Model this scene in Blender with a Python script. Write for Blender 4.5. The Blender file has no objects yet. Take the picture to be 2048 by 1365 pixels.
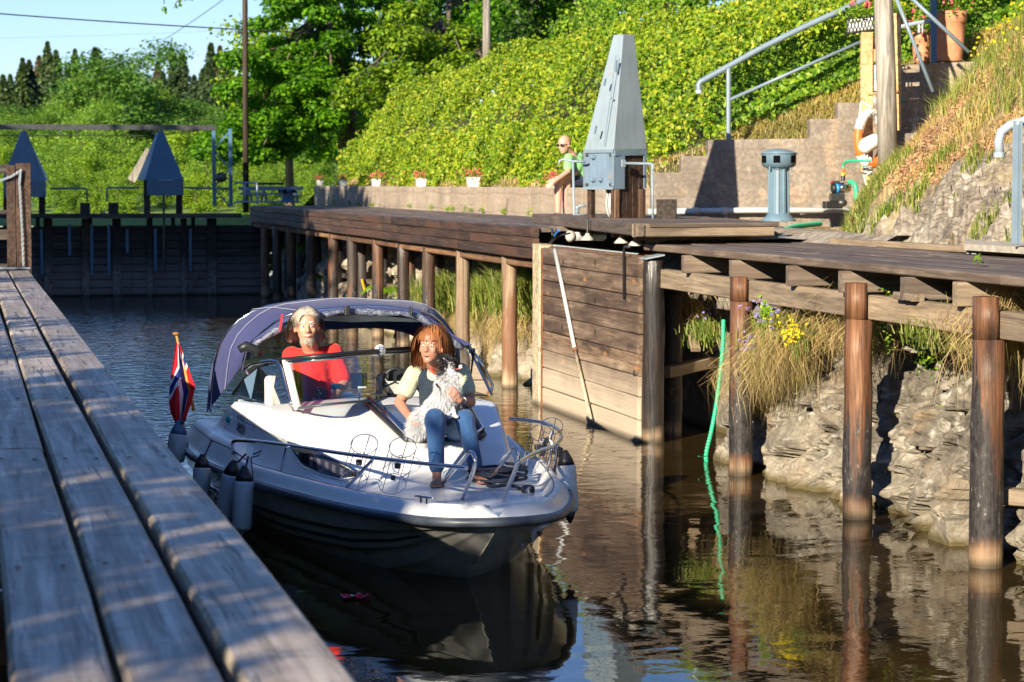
import bpy, math, random
import numpy as np
from mathutils import Vector, Matrix, noise
rng = np.random.default_rng(7); random.seed(7)
R = math.radians
S = bpy.context.scene
COL = S.collection
# ------------------------------------------------------------------ camera
F = 5000.0; EYE = 2.35
PITCH = math.atan(315 / F); YAW = math.atan(1102 / F)
cd = bpy.data.cameras.new('camera'); cam = bpy.data.objects.new('camera', cd); COL.objects.link(cam)
WD = 28.9   # depth of the stepped wall
cam.location = (0, 0, EYE); cam.rotation_euler = (math.pi / 2 - PITCH, 0, -YAW)
cd.sensor_width = 36; cd.lens = F / 2048 * 36; cd.clip_start = .2; cd.clip_end = 3000
cd.dof.use_dof = True; cd.dof.focus_distance = 16.5; cd.dof.aperture_fstop = 6.3
S.camera = cam
# ------------------------------------------------------------------ world, sun, exposure
SUN_AZ, SUN_EL = math.degrees(YAW) + 27, 19.0     # heading of the light, clockwise from +Y, and elevation
w = bpy.data.worlds.new('World'); S.world = w; w.use_nodes = True
wn = w.node_tree.nodes; wl = w.node_tree.links
sky = wn.new('ShaderNodeTexSky'); sky.sky_type = 'NISHITA'; sky.sun_disc = False
sky.sun_elevation = R(SUN_EL); sky.sun_rotation = R(SUN_AZ + 180); sky.air_density = 1.1; sky.dust_density = .1; sky.ozone_density = 1.6; sky.altitude = 1200
bg = wn['Background']; bg.inputs['Strength'].default_value = .070
tint = wn.new('ShaderNodeMix'); tint.data_type = 'RGBA'; tint.blend_type = 'MULTIPLY'; tint.inputs[0].default_value = 1; tint.inputs[7].default_value = (.63, .76, 1.10, 1)
wl.new(sky.outputs[0], tint.inputs[6]); wl.new(tint.outputs[2], bg.inputs[0])
sd = bpy.data.lights.new('sun', 'SUN'); sd.energy = 5.0; sd.angle = R(.5); sd.color = (1, .87, .66)
sun = bpy.data.objects.new('sun', sd); COL.objects.link(sun)
sdir = Vector((math.sin(R(SUN_AZ)) * math.cos(R(SUN_EL)), math.cos(R(SUN_AZ)) * math.cos(R(SUN_EL)), -math.sin(R(SUN_EL))))
sun.rotation_euler = sdir.to_track_quat('-Z', 'Y').to_euler(); sun.location = (-20, -20, 20)
S.view_settings.view_transform = 'Standard'; S.view_settings.look = 'None'
S.view_settings.exposure = 1.12; S.view_settings.gamma = 1; S.view_settings.use_curve_mapping = False
S.cycles.max_bounces = 10; S.cycles.transparent_max_bounces = 14; S.cycles.transmission_bounces = 6; S.cycles.glossy_bounces = 5
S.cycles.caustics_reflective = False; S.cycles.caustics_refractive = False; S.cycles.use_denoising = True
S.cycles.sample_clamp_indirect = 8
# ------------------------------------------------------------------ survey: where a sight line meets a plane of the place
fw = Vector((math.sin(YAW) * math.cos(PITCH), math.cos(YAW) * math.cos(PITCH), -math.sin(PITCH)))
rt = Vector((math.cos(YAW), -math.sin(YAW), 0)); upv = rt.cross(fw); CP = Vector((0, 0, EYE))
def P(px, py, z=None, X=None, Y=None, D=None):
    d = fw + rt * ((px - 1024) / F) + upv * ((682.5 - py) / F)
    if z is not None: k = (z - EYE) / d.z
    elif X is not None: k = X / d.x
    elif Y is not None: k = Y / d.y
    else: k = D
    return CP + d * k
# ------------------------------------------------------------------ object helpers
def tag(o, label=None, cat=None, group=None, kind=None):
    if label: o['label'] = label
    if cat: o['category'] = cat
    if group: o['group'] = group
    if kind: o['kind'] = kind
    return o
def thing(name, loc, label, cat, group=None, rz=0):
    o = bpy.data.objects.new(name, None); COL.objects.link(o)
    o.location = loc; o.rotation_euler = (0, 0, rz); o.empty_display_size = .1
    return tag(o, label, cat, group)
def wm(o):
    if o is None: return Matrix.Identity(4)
    m = Matrix.LocRotScale(o.location, o.rotation_euler, o.scale)
    return wm(o.parent) @ m
def copy_tree(o, parent=None):
    c = o.copy(); COL.objects.link(c); c.parent = parent
    for ch in KIDS.get(o.name, []): copy_tree(ch, c)
    return c
KIDS = {}
def adopt(o, parent):
    if parent is not None:
        o.parent = parent; KIDS.setdefault(parent.name, []).append(o)
def link_mesh(name, me, mat, parent=None, mw=None):
    o = bpy.data.objects.new(name, me); COL.objects.link(o)
    if mat is not None and not me.materials: me.materials.append(mat)
    adopt(o, parent)
    if mw is not None:
        l = (wm(parent).inverted() @ mw) if parent else mw
        loc, rot, sc = l.decompose(); o.location = loc; o.rotation_euler = rot.to_euler(); o.scale = sc
    return o
class MB:
    """collects shapes in world coordinates"""
    def __init__(s): s.v = []; s.f = []
    def add(s, vs, fs):
        n = len(s.v); s.v += [tuple(v) for v in vs]; s.f += [tuple(i + n for i in f) for f in fs]; return s
    def box(s, c, size, rot=None, taper=1.0):
        c = Vector(c); x, y, z = [q / 2 for q in size]; m = rot.to_matrix() if hasattr(rot, 'to_matrix') else (rot or Matrix.Identity(3))
        vs = [c + m @ Vector((sx * x * (taper if sz > 0 else 1), sy * y * (taper if sz > 0 else 1), sz * z)) for sz in (-1, 1) for sy in (-1, 1) for sx in (-1, 1)]
        return s.add(vs, [(0, 2, 3, 1), (4, 5, 7, 6), (0, 1, 5, 4), (2, 6, 7, 3), (0, 4, 6, 2), (1, 3, 7, 5)])
    def bar(s, a, b, w, t, up=(0, 0, 1)):
        a = Vector(a); b = Vector(b); x = (b - a).normalized(); u = Vector(up); y = u.cross(x)
        if y.length < 1e-4: y = Vector((0, 1, 0)).cross(x)
        y.normalize(); z = x.cross(y); m = Matrix((x, y, z)).transposed()
        return s.box((a + b) / 2, ((b - a).length, w, t), m)
    def tube(s, pts, r, n=8, cap=True, closed=False):
        pts = [Vector(p) for p in pts]; k = len(pts); rr = r if isinstance(r, (list, tuple)) else [r] * k
        base = len(s.v); prev = None; vs = []
        for i, p in enumerate(pts):
            if closed: t = pts[(i + 1) % k] - pts[i - 1]
            else: t = pts[min(i + 1, k - 1)] - pts[max(i - 1, 0)]
            t.normalize()
            if prev is None:
                a = t.orthogonal().normalized()
            else:
                a = prev - t * prev.dot(t)
                a = a.normalized() if a.length > 1e-6 else t.orthogonal().normalized()
            prev = a; b = t.cross(a)
            vs += [p + (a * math.cos(2 * math.pi * j / n) + b * math.sin(2 * math.pi * j / n)) * rr[i] for j in range(n)]
        fs = []
        for i in range(k if closed else k - 1):
            i2 = (i + 1) % k
            for j in range(n): fs.append((i * n + j, i * n + (j + 1) % n, i2 * n + (j + 1) % n, i2 * n + j))
        if cap and not closed: fs += [tuple(range(n))[::-1], tuple((k - 1) * n + j for j in range(n))]
        return s.add(vs, fs)
    def cyl(s, a, b, r0, r1=None, n=16): return s.tube([a, b], [r0, r0 if r1 is None else r1], n)
    def lathe(s, c, prof, n=24, axis=(0, 0, 1), flute=None):
        c = Vector(c); az = Vector(axis).normalized(); ax = az.orthogonal().normalized(); ay = az.cross(ax); vs = []
        for (r, h) in prof:
            for j in range(n):
                a = 2 * math.pi * j / n; q = r * (flute(a) if flute else 1)
                vs.append(c + ax * math.cos(a) * q + ay * math.sin(a) * q + az * h)
        fs = [(i * n + j, i * n + (j + 1) % n, (i + 1) * n + (j + 1) % n, (i + 1) * n + j) for i in range(len(prof) - 1) for j in range(n)]
        fs += [tuple(range(n))[::-1], tuple((len(prof) - 1) * n + j for j in range(n))]
        return s.add(vs, fs)
    def ball(s, c, r, n=12, m=8, rot=None):
        c = Vector(c); r = Vector((r, r, r)) if isinstance(r, (int, float)) else Vector(r); q = rot or Matrix.Identity(3); vs = []
        for i in range(m + 1):
            th = math.pi * i / m
            for j in range(n):
                ph = 2 * math.pi * j / n
                vs.append(c + q @ Vector((r.x * math.sin(th) * math.cos(ph), r.y * math.sin(th) * math.sin(ph), r.z * math.cos(th))))
        fs = [(i * n + j, (i + 1) * n + j, (i + 1) * n + (j + 1) % n, i * n + (j + 1) % n) for i in range(m) for j in range(n)]
        return s.add(vs, fs)
    def capsule(s, a, b, r0, r1, n=10):
        a = Vector(a); b = Vector(b); d = b - a; L = d.length
        if L < 1e-5: return s.ball(a, max(r0, r1))
        d /= L; pts = []; rs = []
        for k in range(4):
            t = math.pi / 2 * k / 4; pts.append(a - d * r0 * math.cos(t)); rs.append(max(r0 * math.sin(t), 1e-4))
        pts += [a, b]; rs += [r0, r1]
        for k in range(3, -1, -1):
            t = math.pi / 2 * k / 4; pts.append(b + d * r1 * math.cos(t)); rs.append(max(r1 * math.sin(t), 1e-4))
        return s.tube(pts, rs, n)
    def prism(s, poly, d):
        """poly: list of points, extruded by the vector d"""
        d = Vector(d); a = [Vector(p) for p in poly]; n = len(a)
        vs = a + [p + d for p in a]
        fs = [tuple(range(n))[::-1], tuple(range(n, 2 * n))] + [(i, (i + 1) % n, n + (i + 1) % n, n + i) for i in range(n)]
        return s.add(vs, fs)
    def sheet(s, grid):
        """grid: rows of points"""
        n = len(grid); m = len(grid[0]); vs = [p for row in grid for p in row]
        return s.add(vs, [(i * m + j, i * m + j + 1, (i + 1) * m + j + 1, (i + 1) * m + j) for i in range(n - 1) for j in range(m - 1)])
    def build(s, name, mat, parent=None, smooth=False, bevel=0, solid=0, sub=0, remesh=0, fixn=True):
        inv = wm(parent).inverted() if parent else None
        vs = [inv @ Vector(v) for v in s.v] if inv is not None else s.v
        me = bpy.data.meshes.new(name); me.from_pydata(vs, [], s.f)
        if fixn:
            import bmesh
            b = bmesh.new(); b.from_mesh(me); bmesh.ops.recalc_face_normals(b, faces=b.faces); b.to_mesh(me); b.free()
        if smooth: me.polygons.foreach_set('use_smooth', [True] * len(me.polygons))
        o = link_mesh(name, me, mat, parent)
        if remesh:
            m = o.modifiers.new('r', 'REMESH'); m.mode = 'VOXEL'; m.voxel_size = remesh; m.use_smooth_shade = True
            m = o.modifiers.new('s', 'SMOOTH'); m.factor = .5; m.iterations = 3
        if solid: m = o.modifiers.new('t', 'SOLIDIFY'); m.thickness = solid; m.offset = 0
        if bevel: m = o.modifiers.new('b', 'BEVEL'); m.width = bevel; m.segments = 2; m.limit_method = 'ANGLE'; m.angle_limit = R(35)
        if sub: m = o.modifiers.new('u', 'SUBSURF'); m.levels = sub; m.render_levels = sub
        if smooth == 'auto':
            pass
        return o
_pc = {}
def piece(name, a, b, w, t, mat, parent=None, up=(0, 0, 1), ch=.006, wob=.0025):
    """one timber between a and b, width w, thickness t, chamfered edges; alike pieces share a mesh"""
    a = Vector(a); b = Vector(b); L = (b - a).length; x = (b - a) / L; y = Vector(up).cross(x)
    if y.length < 1e-4: y = Vector((0, 1, 0)).cross(x)
    y.normalize(); z = x.cross(y)
    key = (round(L, 2), round(w, 3), round(t, 3), mat.name, random.randrange(3))
    me = _pc.get(key)
    if me is None:
        vs = []; r = random.Random(str(key)); n = 5; prof = [(-w / 2 + ch, -t / 2), (w / 2 - ch, -t / 2), (w / 2, -t / 2 + ch), (w / 2, t / 2 - ch), (w / 2 - ch, t / 2), (-w / 2 + ch, t / 2), (-w / 2, t / 2 - ch), (-w / 2, -t / 2 + ch)]
        for i in range(n):
            oy, oz = r.uniform(-wob, wob), r.uniform(-wob, wob)
            for (py, pz) in prof: vs.append((-L / 2 + L * i / (n - 1), py + oy + r.uniform(-wob, wob) * .4, pz + oz))
        fs = [(i * 8 + j, i * 8 + (j + 1) % 8, (i + 1) * 8 + (j + 1) % 8, (i + 1) * 8 + j) for i in range(n - 1) for j in range(8)]
        fs += [tuple(range(8))[::-1], tuple((n - 1) * 8 + j for j in range(8))]
        me = bpy.data.meshes.new(name); me.from_pydata(vs, [], fs); me.materials.append(mat); _pc[key] = me
    m = Matrix((x, y, z)).transposed().to_4x4(); m.translation = (a + b) / 2
    return link_mesh(name, me, None, parent, m)
def np_mesh(name, verts, faces, mat, parent=None, rnd=None, smooth=False, kind=None):
    """verts (N,3), faces (M,k) arrays; rnd = one number per face for the material's colour"""
    me = bpy.data.meshes.new(name); N = len(verts); M_, k = faces.shape
    if parent is not None:
        inv = np.array(wm(parent).inverted()); verts = verts @ inv[:3, :3].T + inv[:3, 3]
    me.vertices.add(N); me.vertices.foreach_set('co', np.ascontiguousarray(verts, dtype=np.float32).ravel())
    me.loops.add(M_ * k); me.loops.foreach_set('vertex_index', faces.astype(np.int32).ravel())
    me.polygons.add(M_); me.polygons.foreach_set('loop_start', np.arange(0, M_ * k, k, dtype=np.int32))
    if smooth: me.polygons.foreach_set('use_smooth', np.ones(M_, dtype=bool))
    if rnd is not None:
        at = me.attributes.new('rnd', 'FLOAT', 'FACE'); at.data.foreach_set('value', rnd.astype(np.float32))
    me.update(calc_edges=True)
    o = link_mesh(name, me, mat, parent)
    if kind: o['kind'] = kind
    return o
def nrmz(a): return a / (np.linalg.norm(a, axis=1, keepdims=True) + 1e-9)
def leaf_arrays(pts, nrm, size, asp=.62, jit=.8, fold=.25, r=None):
    r = r or rng; n = len(pts)
    nn = nrmz(nrm + r.normal(0, jit, (n, 3))); t = nrmz(np.cross(nn, r.normal(0, 1, (n, 3)))); b = np.cross(nn, t)
    s = (size * r.uniform(.6, 1.3, n))[:, None]
    v0 = pts - t * s * .5; v2 = pts + t * s * .5; v1 = pts + b * s * asp * .5 + nn * s * fold * .4 - t * s * .06; v3 = pts - b * s * asp * .5 + nn * s * fold * .4 - t * s * .06
    V = np.stack([v0, v1, v2, v3], 1).reshape(-1, 3)
    i = np.arange(n)[:, None] * 4
    Fc = np.concatenate([i + [[0, 1, 2]], i + [[0, 2, 3]]], 1).reshape(-1, 3)
    return V, Fc
def leaves(name, pts, nrm, size, mat, parent=None, kind=None, rnd=None, **k):
    V, Fc = leaf_arrays(pts, nrm, size, **k)
    if rnd is None: rnd = rng.random(len(pts))
    return np_mesh(name, V, Fc, mat, parent, np.repeat(rnd, 2), kind=kind)
def blade_arrays(root, h, lean, w, r=None):
    """root (N,3), h (N,), lean (N,3): horizontal offset of the tip in units of h"""
    r = r or rng; n = len(root)
    side = nrmz(np.cross(r.normal(0, 1, (n, 3)), [[0, 0, 1]])) * w[:, None]
    H = h[:, None]; up = np.array([[0, 0, 1.]])
    p1 = root + up * H * .55 + lean * H * .22
    p2 = root + up * H * (.95 - .35 * np.linalg.norm(lean, axis=1, keepdims=True)) + lean * H
    V = np.stack([root - side, root + side, p1 - side * .8, p1 + side * .8, p2], 1).reshape(-1, 3)
    i = np.arange(n)[:, None] * 5
    Fc = np.concatenate([i + [[0, 1, 3]], i + [[0, 3, 2]], i + [[2, 3, 4]]], 1).reshape(-1, 3)
    return V, Fc
def blades(name, root, h, lean, w, mat, parent=None, kind=None, rnd=None):
    V, Fc = blade_arrays(root, h, lean, w)
    if rnd is None: rnd = rng.random(len(root))
    return np_mesh(name, V, Fc, mat, parent, np.repeat(rnd, 3), kind=kind)
def fbm(x, y, z=0, o=4, s=1.0):
    return noise.fractal(Vector((x * s, y * s, z * s)), 1.0, 2.0, o)
# ------------------------------------------------------------------ materials
class NT:
    def __init__(s, name):
        s.m = bpy.data.materials.new(name); s.m.use_nodes = True; s.t = s.m.node_tree; s.b = s.t.nodes['Principled BSDF']
        s.out = s.t.nodes['Material Output']
        s.tc = s.t.nodes.new('ShaderNodeTexCoord')
    def n(s, ty, **kw):
        q = s.t.nodes.new(ty)
        for k, v in kw.items():
            if k.startswith('i_'):
                q.inputs[int(k[2:]) if k[2:].isdigit() else k[2:].replace('_', ' ')].default_value = v
            else: setattr(q, k, v)
        return q
    def l(s, a, b): s.t.links.new(a, b)
    def coords(s, scale=(1, 1, 1), rand=True, world=False):
        src = s.n('ShaderNodeNewGeometry').outputs['Position'] if world else s.tc.outputs['Object']
        mp = s.n('ShaderNodeMapping'); mp.inputs['Scale'].default_value = scale; s.l(src, mp.inputs['Vector'])
        if rand and not world:
            oi = s.n('ShaderNodeObjectInfo'); mu = s.n('ShaderNodeMath', operation='MULTIPLY'); mu.inputs[1].default_value = 37.0
            s.l(oi.outputs['Random'], mu.inputs[0]); s.l(mu.outputs[0], mp.inputs['Location'])
        return mp.outputs[0]
    def noise(s, vec, scale, detail=4, rough=.55, dist=0):
        q = s.n('ShaderNodeTexNoise'); q.inputs['Scale'].default_value = scale; q.inputs['Detail'].default_value = detail
        q.inputs['Roughness'].default_value = rough; q.inputs['Distortion'].default_value = dist; s.l(vec, q.inputs['Vector']); return q.outputs['Fac']
    def ramp(s, fac, stops):
        q = s.n('ShaderNodeValToRGB'); e = q.color_ramp.elements
        while len(e) < len(stops): e.new(.5)
        for i, (p, c) in enumerate(stops): e[i].position = p; e[i].color = (*c, 1) if len(c) == 3 else c
        s.l(fac, q.inputs[0]); return q.outputs[0]
    def mix(s, fac, a, b, mode='MIX'):
        q = s.n('ShaderNodeMix', data_type='RGBA', blend_type=mode)
        for inp, v in ((q.inputs[0], fac), (q.inputs[6], a), (q.inputs[7], b)):
            if hasattr(v, 'links') or isinstance(v, bpy.types.NodeSocket): s.l(v, inp)
            elif isinstance(v, (int, float)): inp.default_value = v
            else: inp.default_value = (*v, 1)
        return q.outputs[2]
    def math(s, op, a, b=None):
        q = s.n('ShaderNodeMath', operation=op)
        for i, v in enumerate((a, b)):
            if v is None: continue
            if isinstance(v, (int, float)): q.inputs[i].default_value = v
            else: s.l(v, q.inputs[i])
        return q.outputs[0]
    def mrange(s, v, a, b, c=0, d=1):
        q = s.n('ShaderNodeMapRange'); q.inputs[1].default_value = a; q.inputs[2].default_value = b; q.inputs[3].default_value = c; q.inputs[4].default_value = d
        s.l(v, q.inputs[0]); return q.outputs[0]
    def bump(s, h, strength=.3, dist=.02, chain=None):
        q = s.n('ShaderNodeBump'); q.inputs['Strength'].default_value = strength; q.inputs['Distance'].default_value = dist; s.l(h, q.inputs['Height'])
        if chain is not None: s.l(chain, q.inputs['Normal'])
        return q.outputs[0]
    def done(s, col=None, rough=None, nrm=None, **kw):
        if col is not None:
            if isinstance(col, tuple): s.b.inputs['Base Color'].default_value = (*col, 1)
            else: s.l(col, s.b.inputs['Base Color'])
        if rough is not None:
            if isinstance(rough, (int, float)): s.b.inputs['Roughness'].default_value = rough
            else: s.l(rough, s.b.inputs['Roughness'])
        if nrm is not None: s.l(nrm, s.b.inputs['Normal'])
        for k, v in kw.items(): s.b.inputs[k.replace('_', ' ')].default_value = v
        return s.m
    def wz(s):
        g = s.n('ShaderNodeNewGeometry'); sp = s.n('ShaderNodeSeparateXYZ'); s.l(g.outputs['Position'], sp.inputs[0]); return sp.outputs[2]
def simple(name, col, rough=.5, metal=0, var=.15, scale=6, bmp=.0, bscale=60, spec=.5, dirt=None, coat=0, streak=0):
    t = NT(name); c = t.coords()
    n = t.noise(c, scale, 5); lo = tuple(q * (1 - var) for q in col); hi = tuple(min(q * (1 + var), 1) for q in col)
    out = t.ramp(n, [(.3, lo), (.7, hi)])
    if dirt:
        d = t.mrange(t.noise(c, scale * 2.3, 6, .65), .56, .72); out = t.mix(d, out, dirt)
    if streak:
        sn_ = t.noise(t.coords((1, 1, .12)), 16, 6, .7); out = t.mix(t.mrange(sn_, .48, .72, 0, streak), out, tuple(q * .45 + .02 for q in col)); out = t.mix(t.mrange(t.noise(c, 5, 7, .7), .62, .70, 0, streak * 1.3), out, (.30, .22, .16))
    nr = t.bump(t.noise(c, bscale, 4), bmp, .01) if bmp else None
    rr = t.mrange(t.noise(c, scale * 1.7, 3), .3, .7, max(rough - .08, .02), min(rough + .1, 1))
    return t.done(out, rr, nr, Metallic=metal, Specular_IOR_Level=spec, Coat_Weight=coat)
def wood(name, dark, mid, light, along='X', rough=.75, knots=None, bmp=.5, grain=26, stain=None, pale=None, stretch=.045, zline=None, spec=.35, stw=.5, tar=None, spots=None):
    t = NT(name); k = {'X': (stretch, 1, 1), 'Y': (1, stretch, 1), 'Z': (1, 1, stretch)}[along]
    c = t.coords(k); c1 = t.coords((1, 1, 1))
    g = t.noise(c, grain, 6, .62, .4); g2 = t.noise(c, grain * 3.1, 4, .6)
    m = t.math('ADD', t.math('MULTIPLY', g, .7), t.math('MULTIPLY', g2, .3))
    col = t.ramp(m, [(.34, dark), (.5, mid), (.66, light)])
    blot = t.noise(c1, 1.6, 5, .6); col = t.mix(t.mrange(blot, .35, .7, 0, .55), col, tuple(q * .45 for q in mid))
    oi = t.n('ShaderNodeObjectInfo'); col = t.mix(1.0, col, t.ramp(oi.outputs['Random'], [(0, (.72, .72, .74)), (.5, (1, 1, 1)), (1, (1.25, 1.2, 1.12))]), 'MULTIPLY')
    if stain: col = t.mix(t.mrange(t.noise(t.coords(tuple(q * .75 + .12 for q in k)), 3.4, 7, .68), stw, stw + .1), col, stain)
    if spots:
        s1 = t.noise(t.coords((1, .45, 1)), 9, 8, .72); s2 = t.noise(t.coords((.55, 1, 1)), 5, 7, .75, .4); col = t.mix(t.mrange(s1, .54, .66, 0, .75), col, spots[0]); col = t.mix(t.mrange(s2, .60, .68, 0, .8), col, spots[1])
        ckn = t.noise(t.coords((.05, 1, 1)), 34, 4, .6, .3); col = t.mix(t.mrange(ckn, .60, .64, 0, .85), col, tuple(q * .35 for q in dark))
    if knots:
        kc = t.coords(tuple(.35 if q < 1 else 1 for q in k)); v = t.n('ShaderNodeTexVoronoi'); v.inputs['Scale'].default_value = 4.2; t.l(kc, v.inputs['Vector'])
        kk = t.mrange(v.outputs['Distance'], .04, .14, 1, 0); col = t.mix(kk, col, knots)
    if pale:  # (z0, z1, colour): sediment-bleached by the water line
        zz = t.math('ADD', t.wz(), t.math('MULTIPLY', t.math('SUBTRACT', t.noise(t.coords((1, 1, 1)), 2.2, 5), .5), .35))
        pc = t.mix(m, tuple(q * .62 for q in pale[2]), tuple(min(1, q * 1.25) for q in pale[2])); col = t.mix(t.mrange(zz, pale[0], pale[1], .88, 0), col, pc)
    if along == 'Z':
        sk = t.noise(t.coords((1, 1, .035)), 17, 6, .7); col = t.mix(t.mrange(sk, .50, .60, 0, .72), col, tuple(q * .6 for q in dark))
    if tar:  # ragged tar coat up to a height
        tn = t.noise(t.coords((2.2, 2.2, .13)), 4.0, 8, .68); zt = t.math('ADD', t.wz(), t.math('MULTIPLY', t.math('SUBTRACT', tn, .5), 5.0))
        up_ = t.mrange(zt, tar - .12, tar + .10, 1, 0); lo_ = t.mrange(t.wz(), .12, .2, 0, 1); col = t.mix(t.math('MULTIPLY', up_, lo_), col, t.ramp(t.noise(t.coords((1, 1, .5)), 30, 4, .7), [(.35, (.012, .011, .012)), (.62, (.05, .045, .045)), (.7, (.25, .23, .22))]))
    zw = t.mrange(t.wz(), .015, .07, .75, 0); col = t.mix(zw, col, (.02, .018, .012))
    nr = t.bump(m, bmp, .012)
    return t.done(col, t.mrange(m, .3, .7, rough + .12, rough - .12), nr, Specular_IOR_Level=spec)
def leafmat(name, cols, trans=.35, rough=.5, spec=.35, var=0):
    t = NT(name); a = t.n('ShaderNodeAttribute', attribute_name='rnd')
    st = [(i / (len(cols) - 1), c) for i, c in enumerate(cols)]
    col = t.ramp(a.outputs['Fac'], st)
    cc = t.noise(t.coords((1, 1, 1), rand=True), .9, 2); col = t.mix(1.0, col, t.ramp(cc, [(.3, (.75, .8, .8)), (.7, (1.2, 1.15, 1.0))]), 'MULTIPLY')
    oi = t.n('ShaderNodeObjectInfo'); col = t.mix(1.0, col, t.ramp(oi.outputs['Random'], [(0, (.58, .66, .72)), (.5, (.95, .97, 1)), (1, (1.22, 1.15, .9))]), 'MULTIPLY') if var else col
    t.done(col, rough, Specular_IOR_Level=spec)
    tr = t.n('ShaderNodeBsdfTranslucent'); hs = t.mix(1.0, col, (1.25, 1.35, .55), 'MULTIPLY'); t.l(hs, tr.inputs[0])
    mx = t.n('ShaderNodeMixShader'); mx.inputs[0].default_value = trans; t.l(t.b.outputs[0], mx.inputs[1]); t.l(tr.outputs[0], mx.inputs[2]); t.l(mx.outputs[0], t.out.inputs[0])
    return t.m
# ------------------------------------------------------------------ material set
W_DECK = wood('deck_timber', (.075, .055, .042), (.17, .13, .105), (.30, .245, .20), rough=.62, stain=(.10, .075, .06), bmp=.6)
W_DOCK = wood('dock_timber', (.22, .185, .15), (.44, .375, .31), (.66, .58, .49), rough=.5, spots=((.16, .125, .10), (.66, .62, .56)), stain=(.28, .23, .185), knots=(.10, .07, .05), bmp=.55, grain=20, spec=.5)
W_FASC = wood('tarred_fascia_timber', (.025, .018, .014), (.07, .045, .034), (.16, .09, .06), rough=.6, stain=(.10, .05, .032), bmp=.7)
W_STR = wood('weathered_beam_timber', (.11, .085, .06), (.27, .21, .15), (.46, .37, .27), rough=.8, bmp=.9, stain=(.33, .25, .17))
W_BRN = wood('brown_beam_timber', (.09, .05, .03), (.22, .12, .07), (.38, .23, .13), rough=.75, bmp=.7)
W_GATE = wood('gate_board_timber', (.06, .036, .024), (.185, .128, .092), (.37, .27, .195), rough=.7, knots=(.42, .20, .08), stain=(.07, .045, .035), pale=(.28, .72, (.62, .52, .40)), bmp=.8, grain=22)
W_JAMB = wood('pale_jamb_timber', (.30, .24, .16), (.50, .42, .29), (.70, .60, .44), along='Z', rough=.8, pale=(.2, .8, (.6, .5, .36)), bmp=.5)
W_PILE = [wood('orange_pile_timber', (.07, .032, .018), (.19, .088, .045), (.36, .19, .10), along='Z', rough=.5, stw=.46, tar=.85, stain=(.06, .035, .028), pale=(.05, .17, (.30, .21, .13)), bmp=1.0),
          wood('tarred_pile_timber', (.014, .012, .012), (.045, .034, .03), (.16, .07, .035), along='Z', rough=.32, stain=(.02, .018, .018), pale=(.04, .14, (.35, .25, .16)), bmp=1.2, spec=.6),
          wood('grey_pile_timber', (.15, .10, .065), (.34, .25, .17), (.55, .44, .32), along='Z', rough=.7, stain=(.20, .10, .055), pale=(.05, .25, (.5, .38, .25)), bmp=.8),
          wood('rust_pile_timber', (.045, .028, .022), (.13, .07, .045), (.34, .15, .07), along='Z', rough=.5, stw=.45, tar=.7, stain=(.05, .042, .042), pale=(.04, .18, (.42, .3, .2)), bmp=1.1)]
W_TOW = wood('tower_board_timber', (.028, .016, .012), (.065, .038, .028), (.13, .08, .055), along='Z', rough=.7, bmp=.6)
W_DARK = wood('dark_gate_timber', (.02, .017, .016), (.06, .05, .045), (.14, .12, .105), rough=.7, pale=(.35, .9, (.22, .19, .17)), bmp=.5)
W_DARKV = wood('dark_post_timber', (.02, .014, .012), (.05, .036, .03), (.11, .08, .065), along='Z', rough=.75, pale=(.35, .9, (.26, .23, .2)), bmp=.6)
W_POLE = wood('grey_pole_timber', (.16, .145, .125), (.33, .30, .265), (.5, .46, .41), along='Z', rough=.8, bmp=1.2)
W_PINE = wood('new_pine_timber', (.50, .29, .12), (.66, .42, .20), (.78, .55, .30), along='Z', rough=.6, bmp=.15)
PAINT = simple('blue_grey_paint', (.15, .22, .30), .42, .0, .1, 3, .06, streak=.5)
PAINTL = simple('pale_blue_grey_paint', (.235, .30, .355), .45, 0, .09, 2.2, .05, streak=.4)
PAINTD = simple('deep_blue_paint', (.06, .15, .25), .45, 0, .1, 3, .05)
RAIL = simple('rail_blue_grey_paint', (.17, .23, .29), .35, .0, .1, 5, .05)
RAILL = simple('rail_light_grey_paint', (.33, .40, .46), .4, .1, .1, 5, .05)
STEEL = simple('dark_steel', (.10, .10, .10), .45, .8, .2, 9, .1)
RUST = simple('rusty_steel', (.22, .10, .05), .8, .3, .3, 12, .3)
CHROME = simple('stainless_steel', (.72, .73, .75), .13, 1, .02, 3)
GELW = simple('white_gelcoat', (.80, .81, .80), .33, 0, .02, 1.2, coat=.12)
GELH = simple('hull_gelcoat', (.64, .65, .62), .2, 0, .05, 2.0, dirt=(.52, .51, .44), coat=.4)
BLACK = simple('black_plastic', (.015, .016, .018), .42, 0, .1)
RUBB = simple('slate_rubber_strip', (.06, .075, .10), .4, 0, .08, 3)
NAVY = simple('navy_rope', (.012, .018, .04), .85, 0, .2, 30, .4)
WHITEP = simple('white_plastic', (.8, .8, .78), .4, 0, .03)
TERRA = simple('terracotta', (.58, .25, .13), .8, 0, .1, 5, .1, dirt=(.62, .36, .24))
HOSE = simple('green_hose', (.03, .42, .22), .35, 0, .08, 20)
PVC = simple('grey_pipe_plastic', (.50, .52, .52), .45, 0, .06, 3)
CEM = simple('gravel_cement', (.42, .38, .32), .95, 0, .3, 14, .8, 90)

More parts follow.
